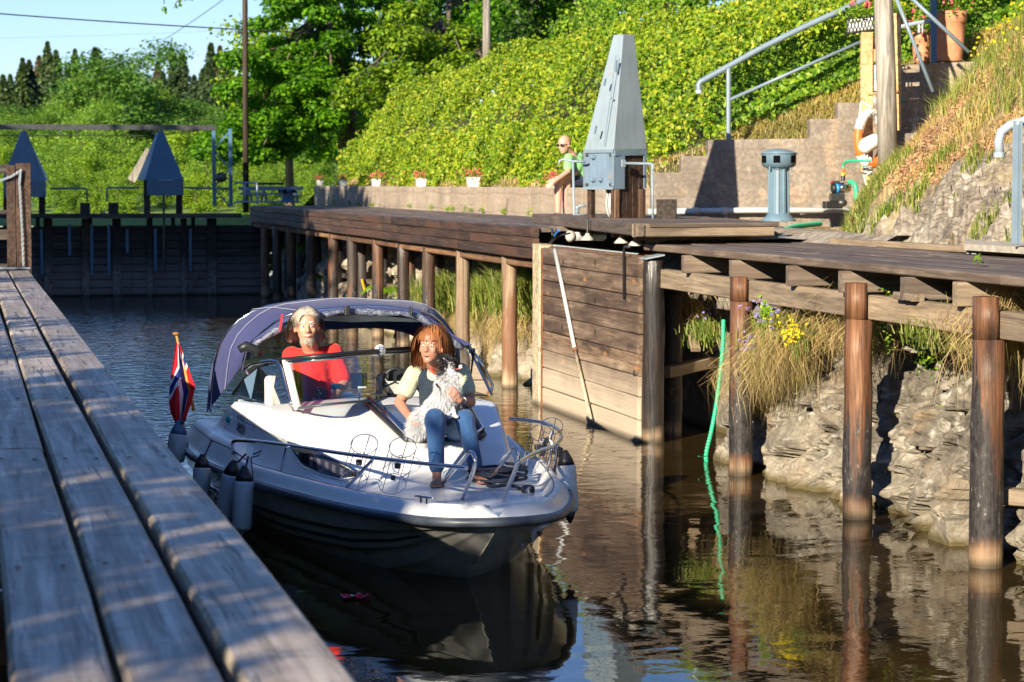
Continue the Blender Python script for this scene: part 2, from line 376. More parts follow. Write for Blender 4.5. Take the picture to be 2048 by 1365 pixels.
def concrete(name, cols=((.24, .19, .15), (.44, .36, .28), (.60, .52, .43)), wht=.655):
    t = NT(name); c = t.coords((1, 1, 1), rand=False)
    big = t.noise(c, .9, 6, .6); sml = t.noise(c, 22, 5, .7)
    col = t.ramp(big, [(.3, cols[0]), (.5, cols[1]), (.72, cols[2])])
    st = t.noise(t.coords((.5, .5, 9), rand=False), 1.7, 5, .6); col = t.mix(t.mrange(st, .4, .65, 0, .45), col, (.30, .24, .19))
    orr = t.noise(c, 3.1, 4, .6); col = t.mix(t.mrange(orr, .54, .7, 0, .6), col, (.58, .38, .22))
    wh = t.noise(t.coords((1, 1, .55), rand=False), 2.3, 7, .7, .8); col = t.mix(t.mrange(wh, wht, wht + .04, 0, .9), col, (.8, .78, .75))
    col = t.mix(t.mrange(sml, .38, .60, 0, .6), col, tuple(q * .45 for q in cols[1])); col = t.mix(t.mrange(t.noise(c, 8, 6, .75), .55, .66, 0, .5), col, cols[2])
    wv = t.n('ShaderNodeTexWave', wave_type='BANDS', bands_direction='Z'); wv.inputs['Scale'].default_value = 1.15; wv.inputs['Distortion'].default_value = 1.2; wv.inputs['Detail'].default_value = 2
    t.l(c, wv.inputs['Vector']); ln = t.mrange(wv.outputs['Fac'], .0, .09, 1, 0); col = t.mix(t.math('MULTIPLY', ln, .22), col, (.17, .13, .10))
    h = t.math('SUBTRACT', t.math('ADD', t.math('MULTIPLY', sml, .8), big), t.math('MULTIPLY', ln, .35))
    return t.done(col, .92, t.bump(h, .7, .02))
CONC = concrete('board_marked_concrete')
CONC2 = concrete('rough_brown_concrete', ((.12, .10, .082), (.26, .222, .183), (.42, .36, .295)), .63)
def rockmat(name, a, b, c_, wet=True):
    t = NT(name); c = t.coords((1, 1, 1), rand=False); n1 = t.noise(c, 1.7, 9, .66, .6); n2 = t.noise(t.coords((1, 1.2, 1.3), rand=False), 5, 8, .72, .6)
    col = t.ramp(t.math('ADD', t.math('MULTIPLY', n1, .5), t.math('MULTIPLY', n2, .5)), [(.36, a), (.5, b), (.62, c_)])
    v = t.n('ShaderNodeTexVoronoi', feature='DISTANCE_TO_EDGE'); v.inputs['Scale'].default_value = 2.3
    dis = t.mix(.35, t.coords((1, 1, 1.5), rand=False), t.n('ShaderNodeTexNoise').outputs['Color']); t.l(dis, v.inputs['Vector'])
    cr = t.mrange(v.outputs['Distance'], .0, .035, 1, 0); col = t.mix(t.math('MULTIPLY', cr, .25), col, (.06, .045, .035))
    col = t.mix(t.mrange(t.noise(c, 9, 4), .58, .7, 0, .6), col, (.68, .64, .57))
    col = t.mix(t.mrange(t.noise(c, 2.2, 5), .56, .68, 0, .5), col, (.30, .21, .12))
    h = t.math('SUBTRACT', t.math('ADD', n1, n2), t.math('MULTIPLY', cr, .15)); rough = .85
    if wet:
        z = t.math('ADD', t.wz(), t.math('MULTIPLY', t.math('SUBTRACT', n1, .5), .5)); col = t.mix(t.mrange(z, .08, .36, .4, 0), col, t.mix(n2, (.22, .19, .14), (.66, .59, .46))); z = t.math('ADD', t.wz(), t.math('MULTIPLY', t.math('SUBTRACT', n1, .5), .12)); col = t.mix(t.mrange(z, .02, .08, .9, 0), col, (.10, .075, .02))
    return t.done(col, rough, t.bump(h, 1.0, .05))
ROCK = rockmat('pale_bedrock', (.055, .047, .038), (.185, .162, .13), (.42, .375, .305))
ROCKD = rockmat('bank_stone', (.12, .10, .08), (.30, .26, .21), (.52, .46, .38))
def groundmat(name, cols):
    t = NT(name); c = t.coords((1, 1, 1), rand=False); n1 = t.noise(c, .35, 6); n2 = t.noise(c, 7, 6, .7)
    return t.done(t.ramp(t.math('ADD', t.math('MULTIPLY', n1, .5), t.math('MULTIPLY', n2, .5)), [(.35, cols[0]), (.5, cols[1]), (.66, cols[2])]), .95, t.bump(n2, .8, .05))
G_MEAD = groundmat('meadow_ground', ((.07, .14, .015), (.15, .25, .03), (.24, .33, .05)))
G_BANK = groundmat('bank_ground', ((.05, .06, .015), (.10, .11, .03), (.20, .17, .06)))
G_MOUND = groundmat('dry_slope_ground', ((.13, .09, .04), (.27, .19, .09), (.42, .32, .18)))
G_FOR = groundmat('forest_ground', ((.02, .04, .01), (.04, .07, .015), (.08, .11, .03)))
L_HEDGE = leafmat('hedge_leaves', [(.05, .12, .008), (.11, .22, .01), (.18, .30, .012), (.25, .36, .015), (.34, .42, .02), (.46, .45, .05)], .35)
L_HEDGE2 = leafmat('shrub_leaves', [(.03, .09, .006), (.07, .18, .01), (.13, .27, .015), (.22, .36, .02), (.32, .42, .04)], .35)
L_MAPLE = leafmat('maple_leaves', [(.03, .11, .008), (.07, .21, .01), (.13, .32, .012), (.22, .44, .016)], .5)
L_APPLE = leafmat('orchard_leaves', [(.04, .10, .008), (.11, .22, .01), (.22, .36, .015), (.34, .45, .03)], .4)
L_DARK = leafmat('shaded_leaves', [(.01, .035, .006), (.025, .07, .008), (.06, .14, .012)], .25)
L_BIRCH = leafmat('birch_leaves', [(.09, .19, .025), (.17, .31, .035), (.26, .40, .05)], .4, var=1)
L_ALDER = leafmat('alder_leaves', [(.04, .12, .02), (.085, .20, .03), (.15, .29, .04)], .35, var=1)
L_BUSH = leafmat('bright_bush_leaves', [(.10, .20, .015), (.22, .36, .02), (.36, .48, .04)], .4, var=1)
L_CONI = leafmat('conifer_needles', [(.02, .05, .025), (.05, .09, .035), (.09, .14, .045)], .1, var=1)
L_CONB = leafmat('brown_conifer_needles', [(.05, .045, .03), (.10, .085, .05), (.16, .14, .08)], .1)
L_GRASS = leafmat('green_grass', [(.09, .15, .02), (.17, .24, .03), (.28, .32, .07), (.44, .40, .18)], .35)
L_STRAW = leafmat('dry_grass', [(.30, .20, .09), (.50, .36, .18), (.66, .50, .28), (.42, .38, .12)], .3)
L_MOSS = leafmat('mound_herbs', [(.36, .28, .09), (.46, .36, .11), (.52, .42, .18), (.26, .27, .05), (.56, .42, .24)], .3)
L_SEDUM = leafmat('orange_stonecrop', [(.30, .14, .09), (.50, .25, .15), (.60, .36, .22), (.50, .38, .18)], .25)
L_FERN = leafmat('fern_fronds', [(.10, .24, .015), (.20, .38, .02), (.30, .46, .03)], .4)
L_PINK = leafmat('pink_petals', [(.55, .03, .08), (.75, .08, .16), (.8, .2, .25)], .3)
L_YEL = leafmat('yellow_petals', [(.75, .55, .01), (.85, .7, .02)], .3)
L_VIO = leafmat('violet_petals', [(.28, .22, .62), (.45, .38, .8)], .3)
BARK = wood('bark', (.05, .04, .03), (.12, .10, .075), (.22, .19, .15), along='Z', stretch=.3, grain=9, bmp=1.2)
BARKP = wood('pinkish_bark', (.14, .09, .07), (.28, .19, .15), (.4, .3, .25), along='Z', stretch=.3, grain=9, bmp=1.0)

# ------------------------------------------------------------------ water
def water():
    t = NT('canal_water'); c = t.coords((1, 1, 1), rand=False)
    a = t.noise(t.coords((1, 1.15, 1), rand=False), 1.1, 2, .45, .5); b = t.noise(c, 4.6, 3, .5, .35); d = t.noise(c, 15, 3, .5)
    msk = t.mrange(t.noise(c, .3, 2), .36, .62, .3, 1.0)
    g = t.n('ShaderNodeNewGeometry'); sp = t.n('ShaderNodeSeparateXYZ'); t.l(g.outputs['Position'], sp.inputs[0])
    far = t.mrange(sp.outputs[1], 17, 24, .0, 1.0)          # calmer basin round the bow, wake ripples behind the boat
    lft = t.mrange(sp.outputs[0], 2.6, 5.4, 1.0, .25); far = t.math('MULTIPLY', far, lft)
    h = t.math('ADD', t.math('MULTIPLY', a, .009), t.math('MULTIPLY', t.math('MULTIPLY', b, msk), .0022))
    h = t.math('ADD', h, t.math('MULTIPLY', t.math('MULTIPLY', b, far), .030))
    h = t.math('ADD', h, t.math('MULTIPLY', t.math('MULTIPLY', d, msk), .00022))
    bp = t.n('ShaderNodeBump'); bp.inputs['Strength'].default_value = 1; bp.inputs['Distance'].default_value = 1; t.l(h, bp.inputs['Height'])
    col = t.ramp(t.noise(c, .5, 3), [(.3, (.032, .020, .006)), (.7, (.05, .032, .010))])
    return t.done(col, .02, bp.outputs[0], IOR=1.34, Specular_IOR_Level=.5)
WATER = water()
xs = np.linspace(-1.1, 8.2, 10); ys = np.linspace(-8, 53.9, 30)
MB().sheet([[(x, y, 0) for x in xs] for y in ys]).build('water', WATER)['kind'] = 'structure'

# ------------------------------------------------------------------ ground
SN, CS = math.sin(YAW), math.cos(YAW)
def sst(a, b, x): t = min(1, max(0, (x - a) / (b - a))); return t * t * (3 - 2 * t)
def far_z(x, y):
    z = 1.45 + .004 * max(0, y - 60) + .028 * max(0, y - 150)
    return z + .35 * fbm(x, y, 0, 3, .03)
m = MB()
xs = [-160, -120, -90, -60, -40, -25, -15, -8, -4] + list(np.linspace(-2, 40, 22)) + [45, 55, 70, 90, 130, 180, 260]; ys = [54.2, 56, 58, 61, 65, 70, 76, 84, 94, 106, 120, 140, 165, 190, 220, 260, 310, 380, 480, 620, 900]
m.sheet([[(x, y, far_z(x, y) if y > 55 else 1.45) for x in xs] for y in ys])
m.build('meadow', G_MEAD, smooth=True)['kind'] = 'structure'
m = MB().sheet([[(x, y, 1.15 + .05 * fbm(x, y, 0, 3, .5)) for x in np.linspace(-60, -1.12, 24)] for y in np.linspace(-60, 54.2, 40)])
m.sheet([[(-1.12, y, z) for z in (-.6, 0, .6, 1.12)] for y in np.linspace(-60, 54.2, 12)])
m.build('left_bank', G_BANK, smooth=False)['kind'] = 'structure'
# hedge bank rising behind the long wall
def bank_z(x, y):
    z = 2.2 + 1.0 * min(1.2, max(0, x - 8.45)) + .34 * max(0, x - 9.65) - .2 * max(0, x - 22)
    D = x * SN + y * CS; q = sst(35.5, 30.0, D)
    if q > 0: z = z * (1 - q) + q * (2.2 + .38 * min(max(0, x - 8.5), 4.5) + .52 * sst(8.4, 8.6, x)) - .34 * (1 - sst(WD + .3, WD + 1.0, D))
    z += .12 * fbm(x, y, 3, 3, .4)
    k = sst(64, 57.5, y) if y > 57.5 else 1
    return 1.5 + (z - 1.5) * k
def dep(x, y): return x * SN + y * CS
m = MB(); g = []
for D in [WD + .3] + list(np.linspace(WD + .32, 31, 9)) + list(np.linspace(31.4, 62, 60)) + list(np.linspace(64, 110, 16)):
    row = []
    for x in [8.24, 8.45] + list(np.linspace(8.7, 16, 26)) + [17, 18.5, 20, 23, 27, 33, 40, 60]:
        y = (D - x * SN) / CS; row.append((x, y, bank_z(x, y) if D > WD + .31 else 1.8))
    g.append(row)
m.sheet(g).build('grassy_bank', G_BANK, smooth=True)['kind'] = 'structure'
# rocky slope between the walkway and the stepped wall
def foot(y): return 7.86 + 2.0 * sst(21, 27.3, y)
def slope_raw(x, y):
    d = x - foot(y)
    if d <= 0: return 1.80 + .05 * sst(21, 26, y)
    k = .98 - .12 * sst(24, 29, y)
    z = 1.80 + k * d + .22 * (1 - math.exp(-d * 5)) * (1 - sst(23, 27, y))
    return z
def rocky(x, y):
    """1 on bare rock, 0 under turf"""
    d = x - foot(y) + .35 * fbm(x, y, 7, 3, 1.1)
    return max(0, min(1, (.78 - d - .5 * sst(20.0, 22.5, y)) * 3)) * (1 - sst(22.5, 24.2, y)) * sst(-.05, .2, x - foot(y) + .1)
def ridged(x, y, z, s):
    v = noise.ridged_multi_fractal(Vector((x * s, y * s, z * s)), .9, 2.1, 5, 1.0, 2.0); return v
def facet(x, y, z, s, seed):
    p = Vector((x * s + seed, y * s, z * s)); p += Vector((fbm(x, y, z, 2, s * 1.1), fbm(y, z, x, 2, s * 1.1), fbm(z, x, y, 2, s * 1.1))) * .35
    d, pts = noise.voronoi(p); c = pts[0]; rv = noise.cell_vector(c * 7.31 + Vector((seed, 0, 0))) - Vector((.5, .5, .5)); return rv.dot(p - c) * 1.9 + (rv.x + rv.y) * .55, d[1] - d[0]
def slope_z(x, y):
    z = slope_raw(x, y); r = rocky(x, y)
    z += .05 * fbm(x, y, 1, 4, 2.2)
    if r > 0:
        z += r * (.06 * (noise.cell(Vector((x * 2.6 + .5 * fbm(x, y, 0, 2, 2), y * 1.7 + x, 0))) - .5) + .20 * facet(x, y, 0, 1.9, 2.0)[0] + .11 * facet(x, y, 0, 4.6, 8.0)[0] + .05 * facet(x, y, 0, 10, 4.0)[0] + .04 * fbm(x, y, 5, 4, 8))
    return z
m = MB(); g = []; rk = []
nx, ny = 150, 330
XS = np.concatenate([np.linspace(7.80, 10.2, 100), np.linspace(10.26, 18, 50)]); YS = np.linspace(13, 30.4, ny)
for y in YS:
    row = []
    for x in XS:
        yy = y if dep(x, y) < WD - .08 else (WD - .08 - x * SN) / CS
        row.append((x, yy, slope_z(x, yy)))
    g.append(row)
def slopemat():
    t = NT('rock_and_turf'); a = t.n('ShaderNodeAttribute', attribute_name='rocky')
    c = t.coords((1, 1, 1), rand=False); n1 = t.noise(c, 2.4, 9, .68, .8); n2 = t.noise(t.coords((1.6, 1, 3.2), rand=False), 5, 8, .7, 1.6)
    s_ = t.math('ADD', t.math('MULTIPLY', n1, .45), t.math('MULTIPLY', n2, .55))
    rc = t.ramp(s_, [(.38, (.06, .047, .038)), (.5, (.23, .195, .155)), (.62, (.50, .45, .38))])
    rc = t.mix(t.mrange(t.noise(c, 1.6, 5), .52, .66, 0, .55), rc, (.34, .27, .10))
    gc = t.ramp(t.noise(c, 5, 6, .7), [(.34, (.13, .09, .035)), (.5, (.30, .21, .09)), (.66, (.46, .36, .2))])
    k = t.mrange(t.math('ADD', a.outputs['Fac'], t.math('MULTIPLY', t.math('SUBTRACT', n1, .5), .8)), .35, .6)
    return t.done(t.mix(k, gc, rc), .9, t.bump(s_, 1.0, .05))
o = m.sheet(g).build('rocky_slope', slopemat(), smooth=False, fixn=False); o['kind'] = 'structure'
at = o.data.attributes.new('rocky', 'FLOAT', 'POINT'); at.data.foreach_set('value', np.array([rocky(v.co.x, v.co.y) for v in o.data.vertices], dtype=np.float32))
# bedrock under the walkways
def rock_face(name, y0, y1, ny, nz, xb, mat, amp, top, lean=.5, sc=1.0):
    g = []
    for y in np.linspace(y0, y1, ny):
        row = []
        for z in np.linspace(-.45, top, nz):
            k = z / top
            x = xb + lean * max(k, -.1) ** 1.2 if k > 0 else xb + lean * k * 1.4
            f1, e1 = facet(xb, y, z, 1.35 * sc, 3.0); f2, e2 = facet(xb, y, z, 3.3 * sc, 11.0); f3, e3 = facet(xb, y, z, 8.0 * sc, 5.0)
            q = noise.cell(Vector((y * 1.35 * sc + .9 * fbm(y, z, 0, 3, 1.2), z * 1.5 * sc + y * .7, 3))) - .5
            q2 = noise.cell(Vector((y * 3.4 * sc + .8 * fbm(y, z, 4, 3, 2.2), z * 3.1 * sc + y * 1.6, 9))) - .5; ck = abs(fbm(y + .55 * z, z * .35, 12, 3, 1.1 * sc)); ck = max(0, 1 - ck / .045)
            x += amp * (.95 * f1 + .34 * f2 + .13 * f3 + .30 * max(0, 1 - e1 / .07) + .12 * max(0, 1 - e2 / .10) + .16 * fbm(y, z, 2, 4, 6 * sc) + .06 * fbm(y, z, 5, 3, 22 * sc))
            x = max(x - .10, 6.24 if y < 22 else 6.28)
            row.append((x, y, z))
        row += [(row[-1][0] + .35, y, top + .02), (8.3, y, top + .03)]
        g.append(row)
    o = MB().sheet(g).build(name, mat, smooth=False, fixn=False); o['kind'] = 'structure'; return o
rock_face('bedrock_face', 12.2, 20.6, 330, 84, 6.42, ROCK, .34, 1.56, .55)
rock_face('stone_bank_face', 26.3, 54, 520, 46, 6.62, ROCKD, .3, 1.38, .55, .9)
m = MB().sheet([[(x, y, 1.40 if x < 7.9 else 1.9) for x in (6.9, 7.9, 8.24)] for y in (20.4, 26.5)]); m.sheet([[(7.0, 20.3, z), (7.02, 26.6, z)] for z in (-.5, 1.5)])
m.build('recess_wall', ROCKD)['kind'] = 'structure'
# ground behind platform and under capstan
MB().sheet([[(x, y, 1.835 + .02 * fbm(x, y, 0, 3, 3)) for x in np.linspace(7.30, 9.9, 14)] for y in np.linspace(22.28, 29.3, 20)]).build('gravel_ground', CEM, smooth=True)['kind'] = 'structure'
# ------------------------------------------------------------------ walkways, piles, walls
def deck_boards(root, x0, x1, n, ya, yb, z, t, seg, mat):
    wd = (x1 - x0) / n
    for i in range(n):
        x = x0 + wd * (i + .5); y = ya; first = True
        while y < yb - .05:
            L = seg * (.45 + .55 * random.random()) if first else seg; first = False
            e = min(yb, y + L)
            if yb - e < .6: e = yb
            dz = random.uniform(-.004, .004)
            piece('plank', (x, y + .004, z - t / 2 + dz), (x, e - .004, z - t / 2 + dz), wd - .014, t, mat, root, ch=.008); y = e
rw = thing('right_walkway', (6.9, 18, 1.8), 'near stretch of dark timber walkway on orange piles above pale bedrock', 'walkway')
deck_boards(rw, 6.14, 7.74, 9, 11.5, 22.25, 1.80, .06, 4.2, W_DECK)
js = sorted([P(q, 540, X=6.1).y for q in (1365, 1461, 1575, 1680, 1805, 1910)] + [13.0, 12.1])
for y in js: piece('joist', (6.10, y, 1.655), (7.8, y, 1.655), .075, .155, W_DECK if y != js[2] else W_STR, rw)
pileY = [P(1300, 885, z=0).y, P(1475, 950, z=0).y, P(1712, 1037, z=0).y, P(1973, 1133, z=0).y, 12.2]
ends = [22.2] + [y for y in pileY[1:]]
for a, b in zip(ends[:-1], ends[1:]): piece('stringer', (6.215, a - .03, 1.49), (6.215, b + .03, 1.49), .09, .17, W_STR, rw)
piece('cap_block', (6.15, P(1800, 565, X=6.15).y, 1.60), (6.15, P(1835, 565, X=6.15).y, 1.60), .10, .05, W_STR, rw)
piece('edge_board', (7.78, 14.5, 1.83), (7.78, 21.6, 1.83), .12, .05, W_STR, rw)
for y in ends[1:4]:
    piece('rear_stringer', (7.0, y + 1.5, 1.49), (7.0, y - 1.5, 1.49), .1, .15, W_DECK, rw)
def pile(x, y, r, top, mat, lab, notch=None, root=None, lean=(0, 0)):
    n = 20; m = MB(); pts = []; rs = []; zs = np.linspace(-.7, top if notch is None else notch, 9)
    q = random.Random(int(y * 977))
    for z in zs: pts.append((x + q.uniform(-.006, .006) + lean[0] * z, y + q.uniform(-.006, .006) + lean[1] * z, z)); rs.append(r * (1.04 - .04 * z) * q.uniform(.98, 1.02))
    m.tube(pts, rs, n)
    if notch:
        arc = [(x + r * .985 * math.cos(a), y + r * .985 * math.sin(a)) for a in np.linspace(R(287), R(73), 13)]
        m.prism([(a, b, notch + .001) for a, b in arc], (0, 0, top - notch))
    else: pass
    o = m.build('timber_pile', mat, None, smooth=False)
    for p in o.data.polygons: p.use_smooth = len(p.vertices) == 4
    if not notch: bvl = o.modifiers.new('b', 'BEVEL'); bvl.width = .008; bvl.segments = 2; bvl.limit_method = 'ANGLE'; bvl.angle_limit = R(50)
    return tag(o, lab, 'pile', 'piles under the walkways')
pile(6.13, pileY[0], .10, 1.66, W_PILE[1], 'tarred black pile with orange edge and steel cap at the end of the lock gate')
pile(6.13, pileY[1], .092, 1.60, W_PILE[0], 'notched orange and black pile left of the purple flowers with the green hose beside it', 1.405)
pile(6.13, pileY[2], .10, 1.655, W_PILE[0], 'notched pile with orange strip and black tar, middle of the near walkway', 1.405)
pile(6.13, pileY[3], .10, 1.66, W_PILE[0], 'red-brown notched pile nearest the camera, by the pale rock face', 1.40)
for k, (y, xx) in enumerate([(P(1345, 700, X=6.45).y, 6.45), (P(2050, 700, X=6.62).y, 6.62)]):
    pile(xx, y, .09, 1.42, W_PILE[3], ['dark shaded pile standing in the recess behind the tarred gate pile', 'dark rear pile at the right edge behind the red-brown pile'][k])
m = MB().prism([(6.02, pileY[0] - .12, 1.665), (6.02, pileY[0] + .12, 1.665), (6.2, pileY[0] + .12, 1.70), (6.2, pileY[0] - .12, 1.70)], (0, 0, .012))
tag(m.build('metal_plate', RAILL), 'bent pale steel plate capping the tarred gate pile', 'plate')
# low tie beams in the rock
for a, b, lb in (((6.3, P(1330, 770, X=6.3).y, .62), (6.95, P(1395, 765, X=6.8).y, .66), 'short round tie beam from the gate recess into the rock'),
                 ((6.3, P(2010, 985, X=6.3).y, .42), (6.95, P(2010, 985, X=6.3).y - .9, .42), 'short tie beam beside the nearest pile at the right edge'),
                 ((6.2, P(1510, 810, X=6.3).y, .55), (6.6, P(1500, 810, X=6.5).y, .55), 'dark tie beam behind the second pile')):
    tag(piece('tie_beam', a, b, .11, .10, W_STR), lb, 'beam', 'tie beams')
# far walkway
fwk = thing('far_walkway', (6.9, 40, 1.88), 'long far stretch of timber walkway with stacked dark edge beams', 'walkway')
deck_boards(fwk, 6.10, 7.98, 9, 26.4, 53.4, 1.88, .05, 5.0, W_DECK)
for (z, h, x, ys, mt) in ((1.822, .11, 6.06, 26.35, W_FASC), (1.708, .11, 6.065, 26.35, W_FASC), (1.593, .112, 6.055, 25.9, W_FASC), (1.475, .10, 6.15, 25.9, W_BRN)):
    y = ys; first = True
    while y < 53.2:
        L = 5.2 if not first else random.uniform(2.5, 5); first = False; e = min(53.3, y + L)
        piece('edge_beam' if mt is W_FASC else 'stringer', (x, y + .006, z), (x, e - .006, z), .09, h, mt, fwk, ch=.01, wob=.004); y = e
pxs = [470, 500, 523, 547, 576, 615, 659, 697, 748, 799, 850, 918, 1012]
kinds = [1, 1, 2, 1, 0, 3, 0, 3, 3, 1, 3, 2, 2]
nm = ['farthest dark pile at the corner by the closed gates', 'second dark pile from the closed gates', 'light brown pile, third from the closed gates', 'black tarred pile, fourth from the closed gates', 'orange and grey pile, fifth from the closed gates',
      'dark pile with reddish edge, sixth from the closed gates', 'rusty orange pile above the back of the boat canopy', 'dark orange-streaked pile left of the big fern', 'dark pile directly in front of the big fern', 'glistening tarred pile just right of the big fern', 'dark thin pile left of the green grass clump',
      'pale grey pile between two grass clumps', 'light brown pile nearest the lock gate jamb, with dry grass behind']
for i, (q, k) in enumerate(zip(pxs, kinds)):
    y = P(q + 6, 500, X=6.15).y
    pile(6.16, y, .088, 1.53, W_PILE[k], nm[i], lean=(0, .01 * random.uniform(-1, 1)))
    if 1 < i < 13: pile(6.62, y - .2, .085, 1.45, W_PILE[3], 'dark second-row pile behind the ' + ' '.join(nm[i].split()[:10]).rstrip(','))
for y0, y1, z in ((31, 37, .75), (37.5, 45, .7), (27, 30.5, .62)):
    tag(piece('tie_beam', (6.72, y0, z), (6.72, y1, z), .08, .08, W_DECK), 'dark horizontal rail tying the rear piles under the far walkway', 'beam', 'tie beams')
# long low wall
def wall_mesh(m, poly, d): return m.prism(poly, d)
m = MB(); y = 28.9; zt = 2.295
while y < 57.6:
    e = min(57.6, y + 3.1); m.box((8.12, (y + e) / 2, 1.9), (.24, e - y - .012, .79)); y = e
m.box((8.15, 43.2, 1.9), (.16, 28.6, .76))
o = m.build('low_wall', CONC, bevel=.012); tag(o, 'long low concrete wall with flower pots on top behind the far walkway', 'wall')
# stepped wall facing the camera (its plane is at one depth from the camera)
def dp(px, py, D=None): return P(px, py, D=D or WD)
prof = [(1303, 345), (1362, 345), (1362, 312), (1416, 312), (1416, 280), (1620, 277), (1620, 238), (1676, 238), (1676, 205), (1726, 205), (1726, 172), (1792, 172), (1792, 131), (1868, 127), (1868, 460), (1303, 460)]
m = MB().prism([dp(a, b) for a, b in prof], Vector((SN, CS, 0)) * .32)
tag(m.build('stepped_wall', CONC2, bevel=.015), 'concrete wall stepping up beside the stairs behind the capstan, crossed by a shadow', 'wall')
# pipe along the wall base
a = dp(1300, 424, WD - .15); b = dp(1432, 421, WD - .15); c = dp(1720, 421, WD - .2)
pp = thing('wall_pipe', a, 'grey-white pipe running along the foot of the stepped wall', 'pipe')
MB().tube([dp(1296, 424, WD - .12), dp(1500, 421, WD - .12), dp(1700, 421, WD - .2)], .034, 12).build('pipe_run', PVC, pp, smooth=True)
for q in (1385, 1442, 1600): MB().tube([dp(q, 422.5, WD - .12), dp(q + 12, 422.3, WD - .12)], .043, 12).build('coupling', PVC, pp, smooth=True)
# concrete slab with the near handrail
m = MB().prism([(7.6, 13, 1.835), (7.6, 18.2, 1.835), (8.6, 20.5, 1.9), (9.5, 20.5, 1.95), (9.5, 13, 1.9)], (0, 0, .05)); o = m.build('concrete_slab', CEM); o['kind'] = 'structure'
hr = thing('pipe_handrail', P(2035, 482, D=18.3), 'thick bent grey pipe handrail on a blue-grey steel post at the right edge', 'handrail')
pts = [P(x, y, D=18.3) for x, y in ((1999, 308), (1997, 285), (2002, 265), (2018, 252), (2060, 238), (2200, 195))]
MB().tube(pts, .034, 14).build('pipe', RAILL, hr, smooth=True)
MB().lathe(P(1998, 310, D=18.3), [(.04, -.018), (.04, .013), (.034, .018)], 14).build('pipe_end', RAILL, hr)
MB().box(P(2030, 366, D=18.3), (.045, .012, .90)).box(P(2038, 366, D=18.3), (.012, .09, .90)).build('post', RAIL, hr, bevel=.003)
# ------------------------------------------------------------------ raised platform over the gate and winch tower
A = P(1065, 428, z=1.99); B = P(1271, 448, z=1.99); C = P(1546, 446, z=1.99)
A2 = A + Vector((1.9, .1, 0)); C2 = P(1500, 430, z=1.99)
pf = thing('gate_platform', B, 'raised brown timber platform carrying the grey winch tower', 'platform')
piece('edge_beam', A + Vector((.04, 0, -.055)), B + Vector((.04, -.0, -.055)), .09, .11, W_DECK, pf, ch=.01)
piece('edge_beam', B + Vector((0, .04, -.06)), C + Vector((0, .04, -.06)), .09, .12, W_STR, pf, ch=.01)
nb = 22
for i in range(nb):
    t0 = (i + .5) / nb; a = A.lerp(B, t0) + Vector((.09, 0, -.02)); dv = (C - B).normalized()
    piece('plank', a, a + dv * (1.5 if t0 < .93 else (C - B).length - .09), (A - B).length / nb * .96, .035, W_DECK, pf)
for t0 in (.25, .5, .72, .9):
    a = A.lerp(B, t0); piece('bearer', a + Vector((.12, 0, -.12)), a + Vector((1.5, 0, -.12)), .10, .09, W_STR, pf)
# winch tower
tc = (P(1235, 437, z=1.99) + P(1291, 436, z=1.99)) / 2
TD = 26.1
def tp(px, py, dD=0): return P(px, py, D=TD + dD)
tw = thing('winch_tower', tp(1232, 437), 'tall pale blue-grey pyramid winch housing on brown boards beside the seated man', 'winch housing')
yaw = R(-20)
# eave corners: left, front-mid, right, back
def corner(pl, pm, pr, y_l, y_m, y_r, dl=.32, dr=.36):
    l = tp(pl, y_l, dl); mm = tp(pm, y_m, -.02); r_ = tp(pr, y_r, dr); b = l + r_ - mm
    return [l, mm, r_, b]
e = corner(1168, 1227, 1294, 301, 300, 299); apx = tp(1256, -44, .17); tpc = [v.lerp(apx, (301 - 70) / (301 + 44)) for v in e]
m = MB().add(e + tpc, [(0, 1, 5, 4), (1, 2, 6, 5), (2, 3, 7, 6), (3, 0, 4, 7), (4, 5, 6, 7), (3, 2, 1, 0)]); m.build('roof_cone', PAINTL, tw, bevel=.006)
MB().bar(tp(1232, 110, .02), tp(1208, 293, .05), .004, .006).build('seam', PAINT, tw)
for a_, b_ in (((1233, 120), (1231, 145)), ((1211, 158), (1208, 172)), ((1192, 252), (1189, 268))): MB().bar(tp(*a_, -.0), tp(*b_, .02), .014, .02).build('clip', PAINT, tw)
MB().ball(tp(1222, 196, -.0), .014).build('rivet', PAINTL, tw)
bx = corner(1169, 1228, 1291, 301.5, 300.5, 299.5); ex = Vector((0, 0, 1))
l, mm, r_, b = bx
hb = l.z - tp(1170, 379, .3).z
fr = (mm - l).normalized(); nf = fr.cross(ex).normalized();
if nf.y > 0: nf = -nf
MB().prism([l, mm, mm - ex * hb, l - ex * hb], -nf * .16).build('front_box', PAINT, tw, bevel=.004)
for (p, q) in ((l, mm), (l - ex * hb, mm - ex * hb)): MB().bar(p + nf * .008 - ex * .012 * (1 if p is l else -1), q + nf * .008 - ex * .012 * (1 if p is l else -1), .02, .03).build('frame', RAIL, tw)
for p in (l + fr * .012, mm - fr * .012): MB().bar(p + nf * .008 - ex * .03, p + nf * .008 - ex * (hb - .03), .03, .02).build('frame', RAIL, tw)
for u, v in ((.33, .18), (.33, .76), (.58, .76)):
    c = l + (mm - l) * u - ex * hb * v + nf * .0; MB().lathe(c, [(.026, 0), (.026, .012), (.017, .02), (.015, .045), (.006, .05)], 14, nf).build('knob', PAINT, tw, smooth=True)
for u, v in ((.1, .12), (.9, .12), (.1, .88), (.9, .88)):
    c = l + (mm - l) * u - ex * hb * v; MB().lathe(c, [(.018, 0), (.018, .012), (.008, .02)], 8, nf).build('bolt', BLACK, tw)
